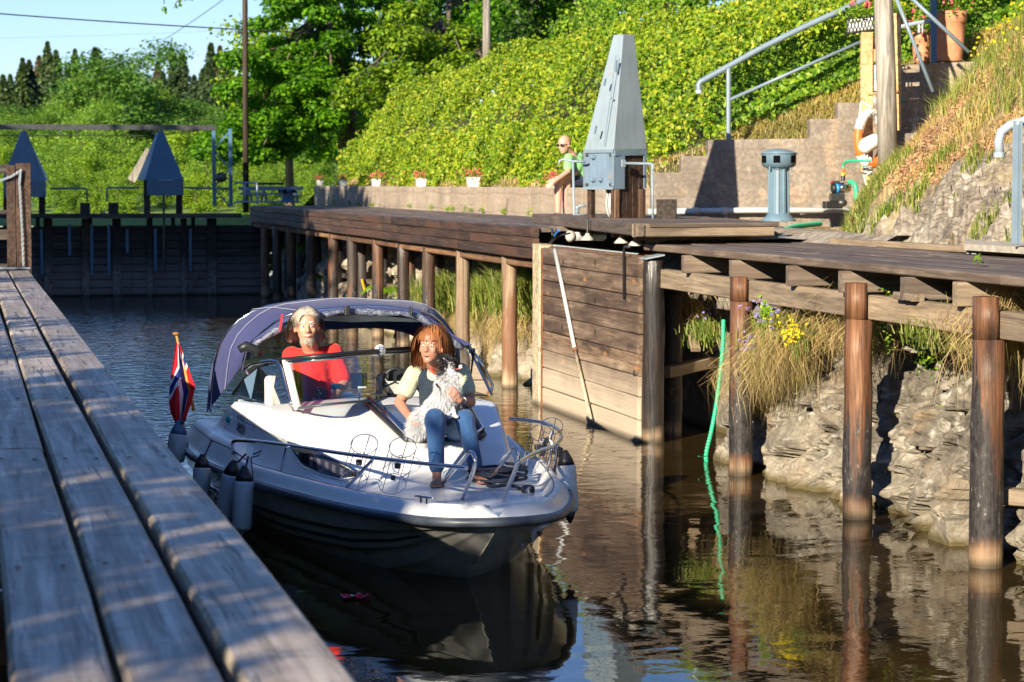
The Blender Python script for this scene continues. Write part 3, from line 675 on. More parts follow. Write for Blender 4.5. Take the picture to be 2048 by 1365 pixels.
# side: band, corner strip, brown boards
sr = (r_ - mm).normalized(); ns = sr.cross(ex)
if ns.y > 0: ns = -ns
MB().bar(mm - ex * .03 + ns * .01, r_ - ex * .03 + ns * .01, .012, .06).build('side_band', PAINT, tw)
MB().bar(r_ - ex * .06 - sr * .02 + ns * .01, r_ - ex * hb - sr * .02 + ns * .01, .012, .04, up=tuple(sr)).build('corner_strip', PAINT, tw)
zb = 1.99; L = (r_ - mm).length
for i in range(5):
    a = mm + sr * (L * (i + .5) / 5) - ns * .03 - ex * .06; bt = Vector((a.x, a.y, zb)); piece('board', a, bt, L / 5 - .004, .04, W_TOW, tw, up=tuple(ns))
for s_, w_ in ((.12, .06), (.92, .07)):
    a = l + (mm - l) * s_ - nf * .05 - ex * hb; piece('leg', a, (a.x, a.y, zb), w_, .07, W_BRN if s_ > .5 else W_TOW, tw, up=tuple(nf))
a = (l + mm) / 2 - nf * .42 - ex * hb; MB().bar(a, (a.x, a.y, zb), .5, .04, up=tuple(nf)).build('back_panel', W_TOW, tw)
MB().lathe(l + (mm - l) * .55 - ex * hb - nf * .12, [(.05, -.03), (.05, 0)], 16, nf).build('gear', STEEL, tw)
for o_ in (0, .09, .14):
    a = l + (mm - l) * (.55 + o_) - ex * (hb + .04) - nf * .1; MB().tube([a, a - ex * .12 - fr * .02, a - ex * .22 + fr * .01, Vector((a.x + .03, a.y, zb))], .009, 6).build('cable', PVC, tw, smooth=True)
# hooked rails either side of the tower
t1 = thing('hook_rail', tp(1147, 433, .1), 'thin blue-grey hooked rail in front of the seated man, left of the tower', 'rail')
MB().tube([tp(1118, 330, .3), tp(1119, 322, .3), tp(1126, 319, .3), tp(1146, 323, .2), tp(1172, 324, .2)], .013, 8).tube([tp(1146, 322, .2), tp(1148, 430, .1), tp(1172, 430, .1)], .013, 8).build('rail', PAINTL, t1, smooth=True)
t2 = thing('hook_rail', tp(1306, 440, -.2), 'thin blue-grey rail bolted to the right side of the tower boards', 'rail')
MB().tube([tp(1250, 327, 0), tp(1300, 328, -.15), tp(1306, 330, -.2), tp(1306, 342, -.2)], .015, 8).tube([tp(1304, 330, -.2), tp(1306, 444, -.2)], .013, 8).build('rail', PAINTL, t2, smooth=True)
MB().box(tp(1247, 327, 0), (.05, .02, .075), Matrix.Rotation(.4, 3, 'Z')).build('mounting_plate', PAINTL, t2, bevel=.003)
t3 = piece('timber_post', tp(1333, 446, -.3), tp(1333, 400, -.3), .21, .2, W_DARKV, None, up=(.3, 1, 0)); tag(t3, 'short square dark timber post on the platform right of the tower', 'post')
t4 = thing('water_tap', tp(1155, 420, .8), 'small grey pipe elbow on the platform behind the hooked rail', 'tap'); MB().tube([tp(1155, 430, .8), tp(1155, 416, .8), tp(1160, 412, .8), tp(1172, 412, .8)], .017, 8).ball(tp(1155, 416, .8), .025).build('pipe', PAINTL, t4, smooth=True)
# pipes and insulator-like bells under the platform, on top of the gate leaf
GX = 6.03
for q, yy in ((1175, 478), (1243, 484), (1271, 489)):
    t = thing('valve_bell', P(q, yy, X=GX + .1), {1175: 'white bell cover on the gate top nearest the white valve', 1243: 'middle white bell cover on the gate top', 1271: 'white bell cover on the gate top nearest the walkway'}[q], 'valve cover', 'bell covers on the gate')
    c = P(q, yy + 3, X=GX + .1); MB().lathe(c, [(.075, 0), (.06, .02), (.035, .045), (.022, .055), (.02, .07)], 16).build('bell', simple('weathered_white', (.44, .42, .37), .7, 0, .2, 14, .2) if q == 1175 else bpy.data.materials['weathered_white'], t, smooth=True)
    MB().cyl(c + Vector((0, 0, .06)), c + Vector((0, 0, .22)), .012).build('rod', STEEL, t)
t = thing('pipe_valve', P(1145, 472, X=6.3), 'rusty white round valve with a grey pipe under the platform', 'valve')
MB().lathe(P(1140, 473, X=6.3), [(.03, -.04), (.06, -.02), (.06, .03), (.03, .045)], 14, (.9, .3, 0)).build('valve_body', bpy.data.materials['weathered_white'], t, smooth=True)
MB().cyl(P(1150, 473, X=6.35), P(1205, 474, X=6.9), .045).build('pipe', PVC, t, smooth=True)
t = thing('cable_bundle', P(1105, 470, X=6.1), 'black cables with a blue handle hanging at the left top of the gate', 'cables')
MB().tube([P(1099, 488, X=6.05), P(1110, 478, X=6.02), P(1125, 470, X=6.08), P(1140, 467, X=6.2)], .010, 6).tube([P(1100, 486, X=6.05), P(1106, 470, X=6.05), P(1104, 460, X=6.1)], .016, 6).build('cable', STEEL, t, smooth=True)
MB().cyl(P(1109, 472, X=6.0), P(1118, 461, X=6.0), .013).build('handle', simple('blue_plastic', (.03, .2, .6), .4), t)
# gate leaf
gl = thing('lock_gate_leaf', (GX, 24, 0), 'open lock gate leaf of wide weathered horizontal boards, pale at the water line', 'lock gate')
g0, g1 = P(1281, 885, z=0).y + .02, P(1110, 812, z=0).y
zz = -.5; rows = [-.5, -.28, -.03, .2, .41, .60, .80, .98, 1.17, 1.33, 1.50, 1.68]
for a, b in zip(rows[:-1], rows[1:]):
    piece('board', (GX, g0, (a + b) / 2), (GX, g1, (a + b) / 2), .08, b - a - .008, W_GATE, gl, ch=.009, wob=.004)
piece('jamb_post', (GX + .01, g1 + .22, -.5), (GX + .01, g1 + .22, 1.71), .34, .15, W_JAMB, gl, up=(1, 0, 0), ch=.02)
MB().box((GX - .045, g1 + .02, .62), (.02, .025, 2.1)).build('rusty_strip', RUST, gl)
piece('heel_post', (GX + .14, g0 + .12, -.5), (GX + .14, g0 + .12, 1.70), .16, .12, W_BRN, gl, up=(1, 0, 0))
piece('top_rail', (GX + .08, g0, 1.64), (GX + .08, g1, 1.64), .1, .1, W_BRN, gl)
for q, y in ((1126, 525), (1190, 526), (1190, 602), (1124, 655), (1190, 665), (1268, 747)):
    p = P(q, y, X=GX - .042); MB().box(p, (.006, .028, .05)).build('slot', BLACK, gl)
MB().tube([P(1260, 494, X=GX - .05), P(1250, 494, X=GX - .06), P(1248, 500, X=GX - .06), P(1248, 600, X=GX - .06)], .014, 8).build('iron_bar', STEEL, gl, smooth=True)
t = thing('boat_hook', P(1110, 500, X=5.95), 'long grey pole leaning against the lock gate down to the water', 'pole')
MB().tube([P(1110, 500, X=5.97), P(1150, 700, X=5.96)], [.022, .020], 10).build('upper_pole', PVC, t, smooth=True)
MB().tube([P(1150, 700, X=5.96), P(1182, 840, X=5.95)], .016, 10).build('lower_pole', W_JAMB, t, smooth=True)
MB().tube([P(1150, 697, X=5.96), P(1151, 703, X=5.96)], .027, 10).build('collar', RUST, t)
# strut in the recess
tag(piece('strut', P(1360, 560, X=6.7), P(1392, 700, X=6.6), .09, .04, W_STR), 'slanting grey strut in the dark recess under the near walkway', 'beam')
# ------------------------------------------------------------------ closed gates across the canal
GY = 53.0
fg = thing('closed_lock_gates', (3.5, GY, 0), 'pair of closed dark timber lock gates across the canal behind the boat', 'lock gate')
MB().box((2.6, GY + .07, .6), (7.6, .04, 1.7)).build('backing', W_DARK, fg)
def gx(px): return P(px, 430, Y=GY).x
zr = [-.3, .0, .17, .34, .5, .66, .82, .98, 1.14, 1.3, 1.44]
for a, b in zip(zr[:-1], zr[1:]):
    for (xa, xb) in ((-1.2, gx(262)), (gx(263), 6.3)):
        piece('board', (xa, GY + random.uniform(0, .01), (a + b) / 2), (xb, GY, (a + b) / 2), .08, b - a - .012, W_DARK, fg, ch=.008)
for q, w_ in ((95, .18), (170, .16), (232, .18), (298, .12), (366, .12), (422, .2)):
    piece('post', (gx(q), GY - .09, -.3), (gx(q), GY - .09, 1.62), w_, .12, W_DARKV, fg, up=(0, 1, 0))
for q, z0, z1 in ((82, .45, 1.4), (138, .85, 1.5), (182, .45, 1.5), (216, .45, 1.5), (253, .9, 1.4), (309, .5, 1.4), (379, .5, 1.4)):
    piece('strap', (gx(q), GY - .17, z0), (gx(q), GY - .17, z1), .06, .02, PAINTD, fg, up=(0, 1, 0))
MB().bar((gx(376), GY - .16, .1), (gx(402), GY - .14, .62), .05, .04).build('brace', W_DARK, fg)
wk = thing('gate_footbridge', (3, GY - .1, 1.7), 'dark plank footbridge running along the top of the closed gates', 'footbridge')
for i in range(3): piece('plank', (-1.5, GY - .42 + .22 * i, 1.70), (5.75, GY - .42 + .22 * i, 1.70), .2, .05, W_DARK, wk)
piece('edge_beam', (-1.5, GY - .56, 1.68), (5.75, GY - .56, 1.68), .05, .09, W_DARK, wk)
for q in (75, 94, 180, 300, 345, 385): MB().bar((gx(q), GY - .1, 1.45), (gx(q), GY - .1, 1.66), .08, .08, up=(0, 1, 0)).build('bracket', W_DARKV, wk)
for q, lb in ((169, 'short square post on the closed gates, left of the two between the pyramids'), (225, 'short square post on the closed gates, right of the two between the pyramids')):
    x = gx(q); tag(piece('timber_post', (x, GY - .3, 1.72), (x, GY - .3, 1.95), .2, .2, W_DARKV, up=(0, 1, 0)), lb, 'post')
def far_tower(ql, qr, qa0, qa1, ya, ye, yb, d, lab, cap, sliver):
    t = thing('winch_tower', (gx((ql + qr) / 2), d, 1.72), lab, 'winch housing')
    f = lambda x, y, dy=0: P(x, y, Y=d + dy)
    # front face between sliver edge and the far corner, side face seen as a thin sliver
    fm = ql + sliver if sliver > 0 else ql; fr_ = qr if sliver > 0 else qr + sliver
    e = [f(fm, ye, -.4), f(fr_, ye, -.4)]; dep_ = Vector(((-1 if sliver > 0 else 1) * abs(sliver) / F * (d * CS), .8, 0))
    e = [e[0], e[1], e[1] + dep_, e[0] + dep_]
    tp_ = [f(qa0, ya, -.08), f(qa1, ya, -.08)]; tp_ += [tp_[1] + Vector((-.02, .16, 0)), tp_[0] + Vector((-.02, .16, 0))]
    MB().add(e + tp_, [(0, 1, 5, 4), (1, 2, 6, 5), (2, 3, 7, 6), (3, 0, 4, 7), (4, 5, 6, 7), (3, 2, 1, 0)]).build('roof_cone', cap, t, bevel=.008)
    hb = f(0, ye).z - f(0, yb).z; x0, x1 = e[0].x + .04, e[1].x - .01; zt = e[0].z + .004
    MB().box(((x0 + x1) / 2, d - .36, zt - hb / 2), (x1 - x0, .1, hb)).build('front_box', cap, t, bevel=.006)
    for x in (x0 + .04, x1 - .04): MB().box((x, d - .42, zt - hb + .05), (.05, .02, .05)).build('bolt', PAINTD, t)
    MB().box(((x0 + x1) / 2, d - .42, zt - .012), (.3, .02, .02)).build('latch', RAILL, t)
    for x in (e[0].x + (.05 if sliver > 0 else .1), e[1].x - .09): piece('leg', (x, d - .2, 1.72), (x, d - .2, zt), .13, .13, W_DARKV, t, up=(0, 1, 0))
    MB().cyl(((x0 + x1) / 2 - .02, d - .2, .5), ((x0 + x1) / 2 - .02, d - .2, zt - hb), .025).build('screw_rod', STEEL, t)
    MB().tube([((x0 + x1) / 2 + .1, d - .25, zt - hb), ((x0 + x1) / 2 + .16, d - .25, zt - hb - .06), ((x0 + x1) / 2 + .2, d - .25, zt - hb)], .012, 6).build('hook', STEEL, t)
far_tower(279, 368, 317, 327, 263, 360, 392, GY - .1, 'dark blue pyramid winch housing on the closed gates, right one of the far pair', PAINTD, 11)
far_tower(3, 101, 43, 53, 263, 362, 395, GY - .1, 'blue pyramid winch housing behind the wooden posts at the left edge', PAINT, -8)
# handrail pipes on the gates
for pts, lb in (([(100, 378), (170, 377), (174, 379), (174, 404)], 'thin blue handrail on the closed gates between the left pyramid and the first post'), ([(279, 376), (218, 376), (214, 378), (214, 404)], 'thin blue handrail left of the right far pyramid'), ([(368, 376), (430, 377), (462, 377)], 'thin blue handrail right of the right far pyramid')):
    tag(MB().tube([P(x, y, Y=GY - .3) for x, y in pts], .022, 6).build('gate_handrail', RAIL, smooth=True), lb, 'handrail')
# overhead gantry with lattice mast
gt = thing('overhead_gantry', P(440, 415, Y=58), 'long dark horizontal beam on a lattice mast spanning behind the closed gates', 'gantry')
MB().bar(P(-400, 252, Y=58), P(432, 256, Y=58), .12, .12).build('beam', STEEL, gt)
MB().tube([P(-400, 270, Y=58), P(310, 272, Y=58), P(380, 263, Y=58), P(430, 258, Y=58)], .012, 5).build('lower_cable', STEEL, gt)
for q in (120, 156, 306, 365): MB().bar(P(q, 257, Y=58), P(q, 270, Y=58), .03, .03).build('hanger', STEEL, gt)
for q in (427, 460): MB().bar(P(q, 258, Y=58), P(q + 2, 412, Y=58), .08, .08).build('mast_leg', PAINTD, gt)
for i in range(4):
    a, b = (427, 460) if i % 2 else (460, 427); MB().bar(P(a, 262 + i * 38, Y=58), P(b, 300 + i * 38, Y=58), .035, .035).build('brace', PAINTD, gt)
MB().ball(P(442, 355, Y=57.8), (.14, .08, .12)).build('lamp', STEEL, gt)
# pale timber end of a roof far behind, and plank structure seen under the footbridge
tag(MB().bar(P(262, 362, Y=64), P(300, 300, Y=64), .12, .2).build('pale_strut', W_POLE), 'pale slanting timber behind the left side of the right far pyramid', 'timber')
tag(MB().bar(P(196, 452, Y=56), P(214, 428, Y=56), .12, .2).build('pale_strut', W_POLE), 'pale slanting plank seen under the footbridge', 'timber')
rb = MB()
for i in range(26):
    x = P(240 + i * 7.5, 445, Y=56); rb.box((x.x, 56 + random.uniform(-.3, .3), 1.42 + random.uniform(-.05, .1)), (.2, .2, .14), Matrix.Rotation(random.random() * 3, 3, 'Z'))
o = rb.build('stone_rubble', ROCKD, bevel=.02); o['kind'] = 'stuff'
# ------------------------------------------------------------------ left dock in the foreground
dk = thing('left_dock', (.3, 12, 1.35), 'sun-dappled grey plank dock running along the left foreground', 'dock')
def dx(px, py): return P(px, py, z=1.35).x
edges = [(-.62, -.30), (-.285, -.012), (-.0, .26), (.272, .505), (.525, .775)]
edges = [(-.75, -.47), (-.455, -.19), (-.175, .052), (.085, .290), (.312, .515), (.540, .765)]
edges = [(-.62, -.34), (-.32, .055), (.088, .296), (.318, .515), (.54, .768)]
for (a, b) in edges:
    y = 3.0
    for L in (8.5 if a > .3 else 6.6, 30):
        e = min(29.4, y + L)
        piece('plank', ((a + b) / 2, y + .008, 1.35 - .035 + random.uniform(-.003, .003)), ((a + b) / 2 + random.uniform(-.004, .004), e - .008, 1.315), b - a, .07, W_DOCK, dk, ch=.012, wob=.006); y = e
        if y > 29: break
for y in np.arange(4, 30, 2.6): piece('joist', (-.7, y, 1.19), (.70, y, 1.19), .15, .17, W_STR, dk)
piece('edge_beam', (.60, 3, 1.2), (.60, 29.4, 1.2), .12, .15, W_DARK, dk)
for y in np.arange(3.6, 29, 3.2):
    pile(.55, y, .1, 1.14, W_PILE[1], 'dark pile carrying the left foreground dock')
nl_ = None
for (a, b) in edges:
    for y in np.arange(4, 29.4, 2.6):
        for k in (.22, .78):
            p_ = (a + (b - a) * k, y + random.uniform(-.03, .03), 1.3515)
            if nl_ is None: nl_ = MB().lathe(p_, [(.009, 0), (.0085, .002), (.004, .003)], 8).build('nail', RUST, dk); nl0 = Vector(p_)
            else: o = nl_.copy(); COL.objects.link(o); o.parent = dk; o.location = Vector(p_) - nl0
MB().box((.28, 29.42, 1.375), (1.0, .05, .02)).build('end_strip', PAINTL, dk)
# posts at the end of the dock
PY = 29.9
for (q0, q1, y0, lab) in ((31, 61, 327, 'square timber post with a chain, rightmost at the far end of the left dock'), (12, 30, 331, 'dark square timber post beside the chained post at the far end of the left dock')):
    a = P(q0, y0, Y=PY); b = P(q1, y0, Y=PY); tag(piece('timber_post', ((a.x + b.x) / 2, PY, .0), ((a.x + b.x) / 2, PY, a.z), b.x - a.x, .17, W_TOW, up=(0, 1, 0)), lab, 'post')
fr = thing('dock_frame', (-.4, PY, 1.3), 'dark timber rails left of the posts at the far end of the left dock', 'fence')
for y_, h_ in ((338, .1), (425, .05), (470, .12), (533, .06)): piece('rail', (-1.2, PY + .05, P(10, y_, Y=PY).z), (P(12, 0, Y=PY).x, PY + .05, P(10, y_, Y=PY).z), .06, h_, W_DARK, fr)
ch = thing('chain', P(44, 345, Y=PY - .1), 'pale galvanised chain hanging down the rightmost dock post', 'chain')
def chain(pts, n):
    m = MB(); tot = []
    for i in range(n):
        t_ = i / (n - 1) * (len(pts) - 1); k = min(int(t_), len(pts) - 2); p = pts[k].lerp(pts[k + 1], t_ - k); d = (pts[k + 1] - pts[k]).normalized()
        s_ = d.orthogonal().normalized(); s_ = s_ if i % 2 else d.cross(s_)
        ring = [p + d * math.cos(a) * .021 + s_ * math.sin(a) * .012 for a in np.linspace(0, 2 * math.pi, 9)[:-1]]
        m.tube(ring, .0048, 5, closed=True)
    return m
cc = lambda x, y: P(x, y, Y=PY - .13)
o = chain([cc(41, 342), cc(39, 365), cc(42, 420), cc(45, 475), cc(47, 532)], 48).build('hanging_chain', RAILL, ch)
chain([cc(-12, 366), cc(5, 360), cc(22, 354), cc(41, 342)], 18).build('slung_chain', RAILL, ch)
# ------------------------------------------------------------------ trees
def skeleton(h, spread, seed, lean=(0, 0), base=.25, nb=11, r0=.16, crown_base=.25):
    r = random.Random(seed); m = MB(); tips = []
    pts = [Vector((lean[0] * t * h + r.uniform(-1, 1) * .02 * h * t, lean[1] * t * h + r.uniform(-1, 1) * .02 * h * t, t * h * .92)) for t in np.linspace(0, 1, 8)]
    m.tube(pts, [r0 * (1.15 - t) ** .8 for t in np.linspace(0, 1, 8)], 9)
    for i in range(nb):
        t = crown_base + (1 - crown_base) * (i + .5) / nb * .95; k = t * 7; a = pts[min(int(k), 6)].lerp(pts[min(int(k) + 1, 7)], k - int(k))
        az = i * 2.4 + r.uniform(-.5, .5); L = spread * (math.sin(math.pi * min(1, .22 + .78 * (1 - t) ** .75)) ** .7) * r.uniform(.8, 1.1)
        d = Vector((math.cos(az), math.sin(az), r.uniform(.1, .5)))
        b = a + d * L * .5; c = a + Vector((d.x, d.y, d.z * .8)) * L
        rr = r0 * .42 * (1.1 - t); m.tube([a, b, c], [rr, rr * .6, rr * .2], 6); tips += [b, c, a + d * L * .8]
        for j in range(4):
            e = b + Vector((r.uniform(-1, 1), r.uniform(-1, 1), r.uniform(-.3, .7))) * L * .45; m.tube([b, e], [rr * .35, rr * .12], 4); tips.append(e)
    tips += [pts[-1], pts[-2]]
    return m, tips
def crown_pts(tips, n, cr, r, flat=.75):
    T = np.array([tuple(t) for t in tips]); idx = r.integers(0, len(T), n)
    d = nrmz(r.normal(0, 1, (n, 3))); rad = r.random(n) ** .45
    p = T[idx] + d * (cr * rad)[:, None] * np.array([1, 1, flat]); nn = d + np.array([0, 0, .5]); return p, nn
def tree(name, loc, h, spread, n, ls, leafm, bark, lab, cat, group, seed, clump=.22, lean=(0, 0), crown_base=.25, flat=.7, nb=11, jit=.8, r0=None):
    root = thing(name, loc, lab, cat, group); m, tips = skeleton(h, spread, seed, lean, nb=nb, crown_base=crown_base, r0=r0 or h * .022)
    L = Vector(loc); m.v = [tuple(Vector(v) + L) for v in m.v]; m.build('trunk', bark, root, smooth=True, fixn=False)
    r = np.random.default_rng(seed); p, nn = crown_pts(tips, n, h * clump, r, flat); p += np.array(loc)
    leaves('crown', p, nn, ls, leafm, root, r=r, jit=jit); return root
def conifer(loc, h, seed, mat, lab, group, n=6500):
    root = thing('conifer_tree', loc, lab, 'tree', group); L = np.array(loc)
    MB().tube([Vector(loc), Vector(loc) + Vector((0, 0, h))], [h * .012, .01], 6).build('trunk', BARK, root, fixn=False)
    r = np.random.default_rng(seed); t = r.random(n) ** .75; az = np.round(r.random(n) * 9 + t * 40) / 9 * 2 * math.pi + r.normal(0, .12, n)
    R0 = h * .44 * (1 - t) * (.30 + .70 * (1 - (t * 15 + .4 * np.sin(az * 2)) % 1.0)) + .04 ; q = r.random(n) ** .6
    p = np.stack([np.cos(az) * R0 * q, np.sin(az) * R0 * q, h * (.12 + .88 * t) - R0 * q * .35], 1) + L
    nn = np.stack([np.cos(az) * .4, np.sin(az) * .4, np.ones(n)], 1); leaves('crown', p, nn, h * .03, mat, root, r=r, asp=.5, jit=.5); return root
def place(proto, loc, s, rz, label=None, group=None, name=None):
    c = copy_tree(proto); c.location = loc; c.scale = (s, s, s * random.uniform(.9, 1.12)); c.rotation_euler = (0, 0, rz)
    if label: c['label'] = label
    if group: c['group'] = group
    return c
def zat(px, py, Y): return P(px, py, Y=Y).z
# far ridge of conifers
cons = [conifer((300 + i * 9, 900, 0), 12, 50 + i, (L_CONI, L_CONI, L_CONB)[i], 'dark conifer on the wooded far ridge', 'conifers on the far ridge') for i in range(3)]
G_R = 'conifers on the far ridge'
spots = []
rr = random.Random(3)
skyline = [(-60, 150), (5, 122), (20, 128), (45, 118), (58, 104), (78, 112), (95, 100), (112, 122), (150, 110), (170, 128), (190, 100), (197, 98), (212, 120), (232, 112), (315, 152), (330, 162), (348, 140), (365, 138), (388, 122), (405, 135), (422, 116), (440, 128), (455, 135), (470, 140), (490, 142), (515, 130), (540, 140), (570, 130), (600, 140), (640, 130), (690, 120)]
first = [True] * 3
for i, (q, y) in enumerate(skyline + [(rr.uniform(-60, 700), rr.uniform(140, 190)) for _ in range(40)]):
    Y = rr.uniform(250, 300) if i < len(skyline) else rr.uniform(235, 250); top = P(q, y + rr.uniform(-4, 6), Y=Y); h = rr.uniform(14, 20); z0 = top.z - h * 1.0
    k = 2 if q in (315, 330, 440, 455, 78) else rr.randrange(2)
    if first[k]: c = cons[k]; first[k] = False; c.location = (top.x, Y, z0); c.scale = (h / 12,) * 3
    else: c = place(cons[k], (top.x, Y, z0), h / 12, rr.random() * 6)
    if k == 2: c['label'] = 'brownish half-bare conifer on the far ridge'; c['group'] = 'brown conifers on the far ridge'
# deciduous trees beyond the gates
dec = [tree('leafy_tree', (320 + 14 * i, 900, 0), 9, 3.2, 13000, .22, (L_ALDER, L_BIRCH, L_ALDER)[i], BARK, 'round green leafy tree beyond the closed gates', 'tree', 'leafy trees beyond the gates', 80 + i, clump=.12, crown_base=.12, nb=14) for i in range(3)]
dl = [(-20, 205, 170), (30, 190, 172), (75, 195, 168), (118, 175, 170), (165, 150, 165), (205, 160, 160), (250, 97, 150), (215, 140, 152), (282, 150, 158), (190, 200, 140), (60, 230, 150), (100, 240, 150), (345, 205, 165), (372, 175, 170), (408, 190, 175), (445, 205, 172), (480, 200, 170), (530, 190, 165), (590, 200, 160), (640, 200, 150), (5, 255, 130), (140, 215, 150), (300, 215, 150), (455, 240, 140), (560, 230, 130), (610, 225, 120), (420, 232, 150)]
fd = [True] * 3
for i, (q, y, Y) in enumerate(dl):
    top = P(q, y + (16 if i not in (5, 6, 7, 8) else 0), Y=Y); gz = far_z(top.x, Y); h = max(3.5, top.z - gz); k = 2 if i == 6 else rr.randrange(2)
    if fd[k]: c = dec[k]; fd[k] = False; c.location = (top.x, Y, gz - .2); c.scale = (h / 9 * 1.1, h / 9 * 1.1, h / 9)
    else: c = place(dec[k], (top.x, Y, gz - .2), h / 9, rr.random() * 6)
    if i == 6: c['label'] = 'tall leafy tree rising above the far tree line left of the canopy'; c['group'] = 'single tall tree'; c.scale = (h / 9 * 1.3, h / 9 * 1.3, h / 9)
bus = [tree('bright_bush', (360 + 8 * i, 900, 0), 3, 1.5, 6500, .10, (L_BUSH, L_BIRCH)[i], BARK, 'bright yellow-green bush just beyond the closed gates', 'bush', 'bright bushes beyond the gates', 120 + i, clump=.13, crown_base=.02, nb=12) for i in range(2)]
fb = [True] * 2
bl = [(30, 330, 78), (78, 300, 82), (135, 268, 84), (165, 275, 78), (200, 300, 76), (240, 290, 80), (262, 330, 72), (120, 330, 72), (150, 345, 68), (345, 290, 84), (385, 270, 82), (412, 300, 76), (440, 290, 80), (475, 300, 84), (505, 320, 76), (540, 300, 80), (575, 310, 82), (600, 330, 74), (625, 310, 80), (640, 330, 72), (390, 340, 70), (235, 345, 68), (520, 345, 70), (490, 350, 68), (10, 300, 84), (560, 340, 69), (300, 300, 84), (330, 330, 80)]
for i, (q, y, Y) in enumerate(bl):
    top = P(q, y, Y=Y); gz = far_z(top.x, Y); h = max(1.2, top.z - gz); k = i % 2
    if fb[k]: c = bus[k]; fb[k] = False; c.location = (top.x, Y, gz); c.scale = (h / 3,) * 3
    else: c = place(bus[k], (top.x, Y, gz), h / 3, rr.random() * 6)
# trunks near the far bench
tree('birch_tree', (P(580, 380, Y=66).x, 66, 1.4), 5.5, 1.8, 5000, .14, L_APPLE, BARKP, 'young tree with a pinkish bare trunk behind the left end of the long wall', 'tree', None, 301, crown_base=.45, clump=.13)
# the big maple hanging over the far corner
def canopy(name, root, tips, n, ls, mat, cr, seed, flat=.55, jit=.55, droop=0):
    r = np.random.default_rng(seed); p, nn = crown_pts(tips, n, cr, r, flat); nn[:, 2] += .6; p[:, 2] -= droop * r.random(n) ** 2
    return leaves(name, p, nn, ls, mat, root, r=r, jit=jit)
mp = thing('maple_tree', (12.4, 66, 3), 'large bright maple hanging over the far walkway corner and the power pole', 'tree')
r = random.Random(5); tips = []; m = MB()
base = Vector((P(700, 240, Y=67).x, 67, 2.5)); top = Vector((P(640, 20, Y=67).x, 66, 8.5)); m.tube([base, base.lerp(top, .5) + Vector((.2, 0, 0)), top], [.32, .22, .1], 10)
outline = [(700, 40), (640, 20), (580, 15), (530, 40), (555, 80), (520, 95), (560, 130), (500, 120), (478, 110), (530, 150), (480, 165), (465, 175), (520, 195), (575, 180), (620, 150), (660, 110), (700, 130), (610, 90), (670, 70), (730, 90), (740, 160), (690, 190), (640, 200), (590, 215), (540, 225), (490, 235), (460, 250), (520, 260), (570, 255), (620, 245), (660, 230), (450, 285), (490, 290), (540, 295), (580, 290), (475, 300), (445, 265), (432, 292), (455, 300), (470, 270), (505, 280), (520, 305), (438, 275), (600, 270), (720, 30), (560, 0), (610, -20), (670, -20), (730, -10), (760, 60), (780, 10)]
for (q, y) in outline:
    Yd = 64 + r.uniform(-2.5, 2.5) - (1.5 if y > 180 else 0); e = P(q + r.uniform(-8, 8), y, Y=Yd); s_ = base.lerp(top, r.uniform(.25, .95)); md = s_.lerp(e, .55) + Vector((0, 0, .35))
    m.tube([s_, md, e], [.07, .045, .012], 6); tips += [e, e, md.lerp(e, .6), e + Vector((r.uniform(-.4, .4), r.uniform(-.6, .6), r.uniform(-.1, .2)))]
m.build('trunk', BARK, mp, smooth=True, fixn=False)
canopy('crown', mp, tips, 46000, .135, L_MAPLE, .47, 11, flat=.30, droop=.25)
# shade-dark trees behind and over the hedge
def fill_tree(name, lab, seed, trunkpts, tr, pts, Y0, dY, n, ls, mat, cr, flat=.7, bark=BARK, jit=.7, group=None):
    root = thing(name, trunkpts[0], lab, 'tree', group); r = random.Random(seed); m = MB(); m.tube(trunkpts, [tr * (1 - .6 * i / (len(trunkpts) - 1)) for i in range(len(trunkpts))], 10); tips = []
    for (q, y) in pts:
        e = P(q, y, Y=Y0 + r.uniform(-dY, dY)); s_ = Vector(trunkpts[-2]).lerp(Vector(trunkpts[-1]), r.random()); md = s_.lerp(e, .5) + Vector((0, 0, .3)); m.tube([s_, md, e], [tr * .3, tr * .18, .02], 5); tips += [e, e, md.lerp(e, .7)]
    m.build('trunk', bark, root, smooth=True, fixn=False); canopy('crown', root, tips, n, ls, mat, cr, seed, flat, jit); return root
def gridp(x0, x1, y0, y1, s, seed, keep=1.0):
    r = random.Random(seed); return [(x + r.uniform(-.4, .4) * s, y + r.uniform(-.4, .4) * s) for x in np.arange(x0, x1, s) for y in np.arange(y0, y1, s) if r.random() < keep]
Yb = 62
fill_tree('orchard_tree', 'light yellow-green tree with thin visible branches left of the grey wood pole', 21, [P(900, 190, Y=59), P(905, 120, Y=59), P(880, 40, Y=59)], .12, gridp(770, 960, 70, 215, 28, 4, .85) + [(790, 30), (830, 20), (700, 170), (730, 190), (760, 215), (690, 200)], 59, 1.6, 15000, .13, L_APPLE, .42)
fill_tree('dark_tree', 'big dark tree with a leaning black trunk behind the grey wood pole', 22, [P(965, 150, Y=68), P(985, 60, Y=68), P(910, -20, Y=68), P(880, -120, Y=68)], .5, gridp(740, 1120, -60, 110, 42, 5, .62), 68, 3.5, 17000, .17, L_MAPLE, .75, .6)
fill_tree('dark_tree', 'shaded tree above the hedge right of the grey wood pole', 23, [P(1110, 130, Y=66), P(1100, 20, Y=66), P(1130, -90, Y=66)], .3, gridp(1000, 1230, -60, 120, 38, 6, .7), 66, 3, 14000, .16, L_DARK, .7, .6)
fill_tree('leafy_tree', 'mid green tree filling the gap left of the orchard tree under the maple', 24, [P(640, 330, Y=74), P(650, 200, Y=74), P(660, 100, Y=74)], .2, gridp(560, 860, 150, 330, 36, 7, .8), 74, 3, 15000, .17, L_MAPLE, .7, .7)
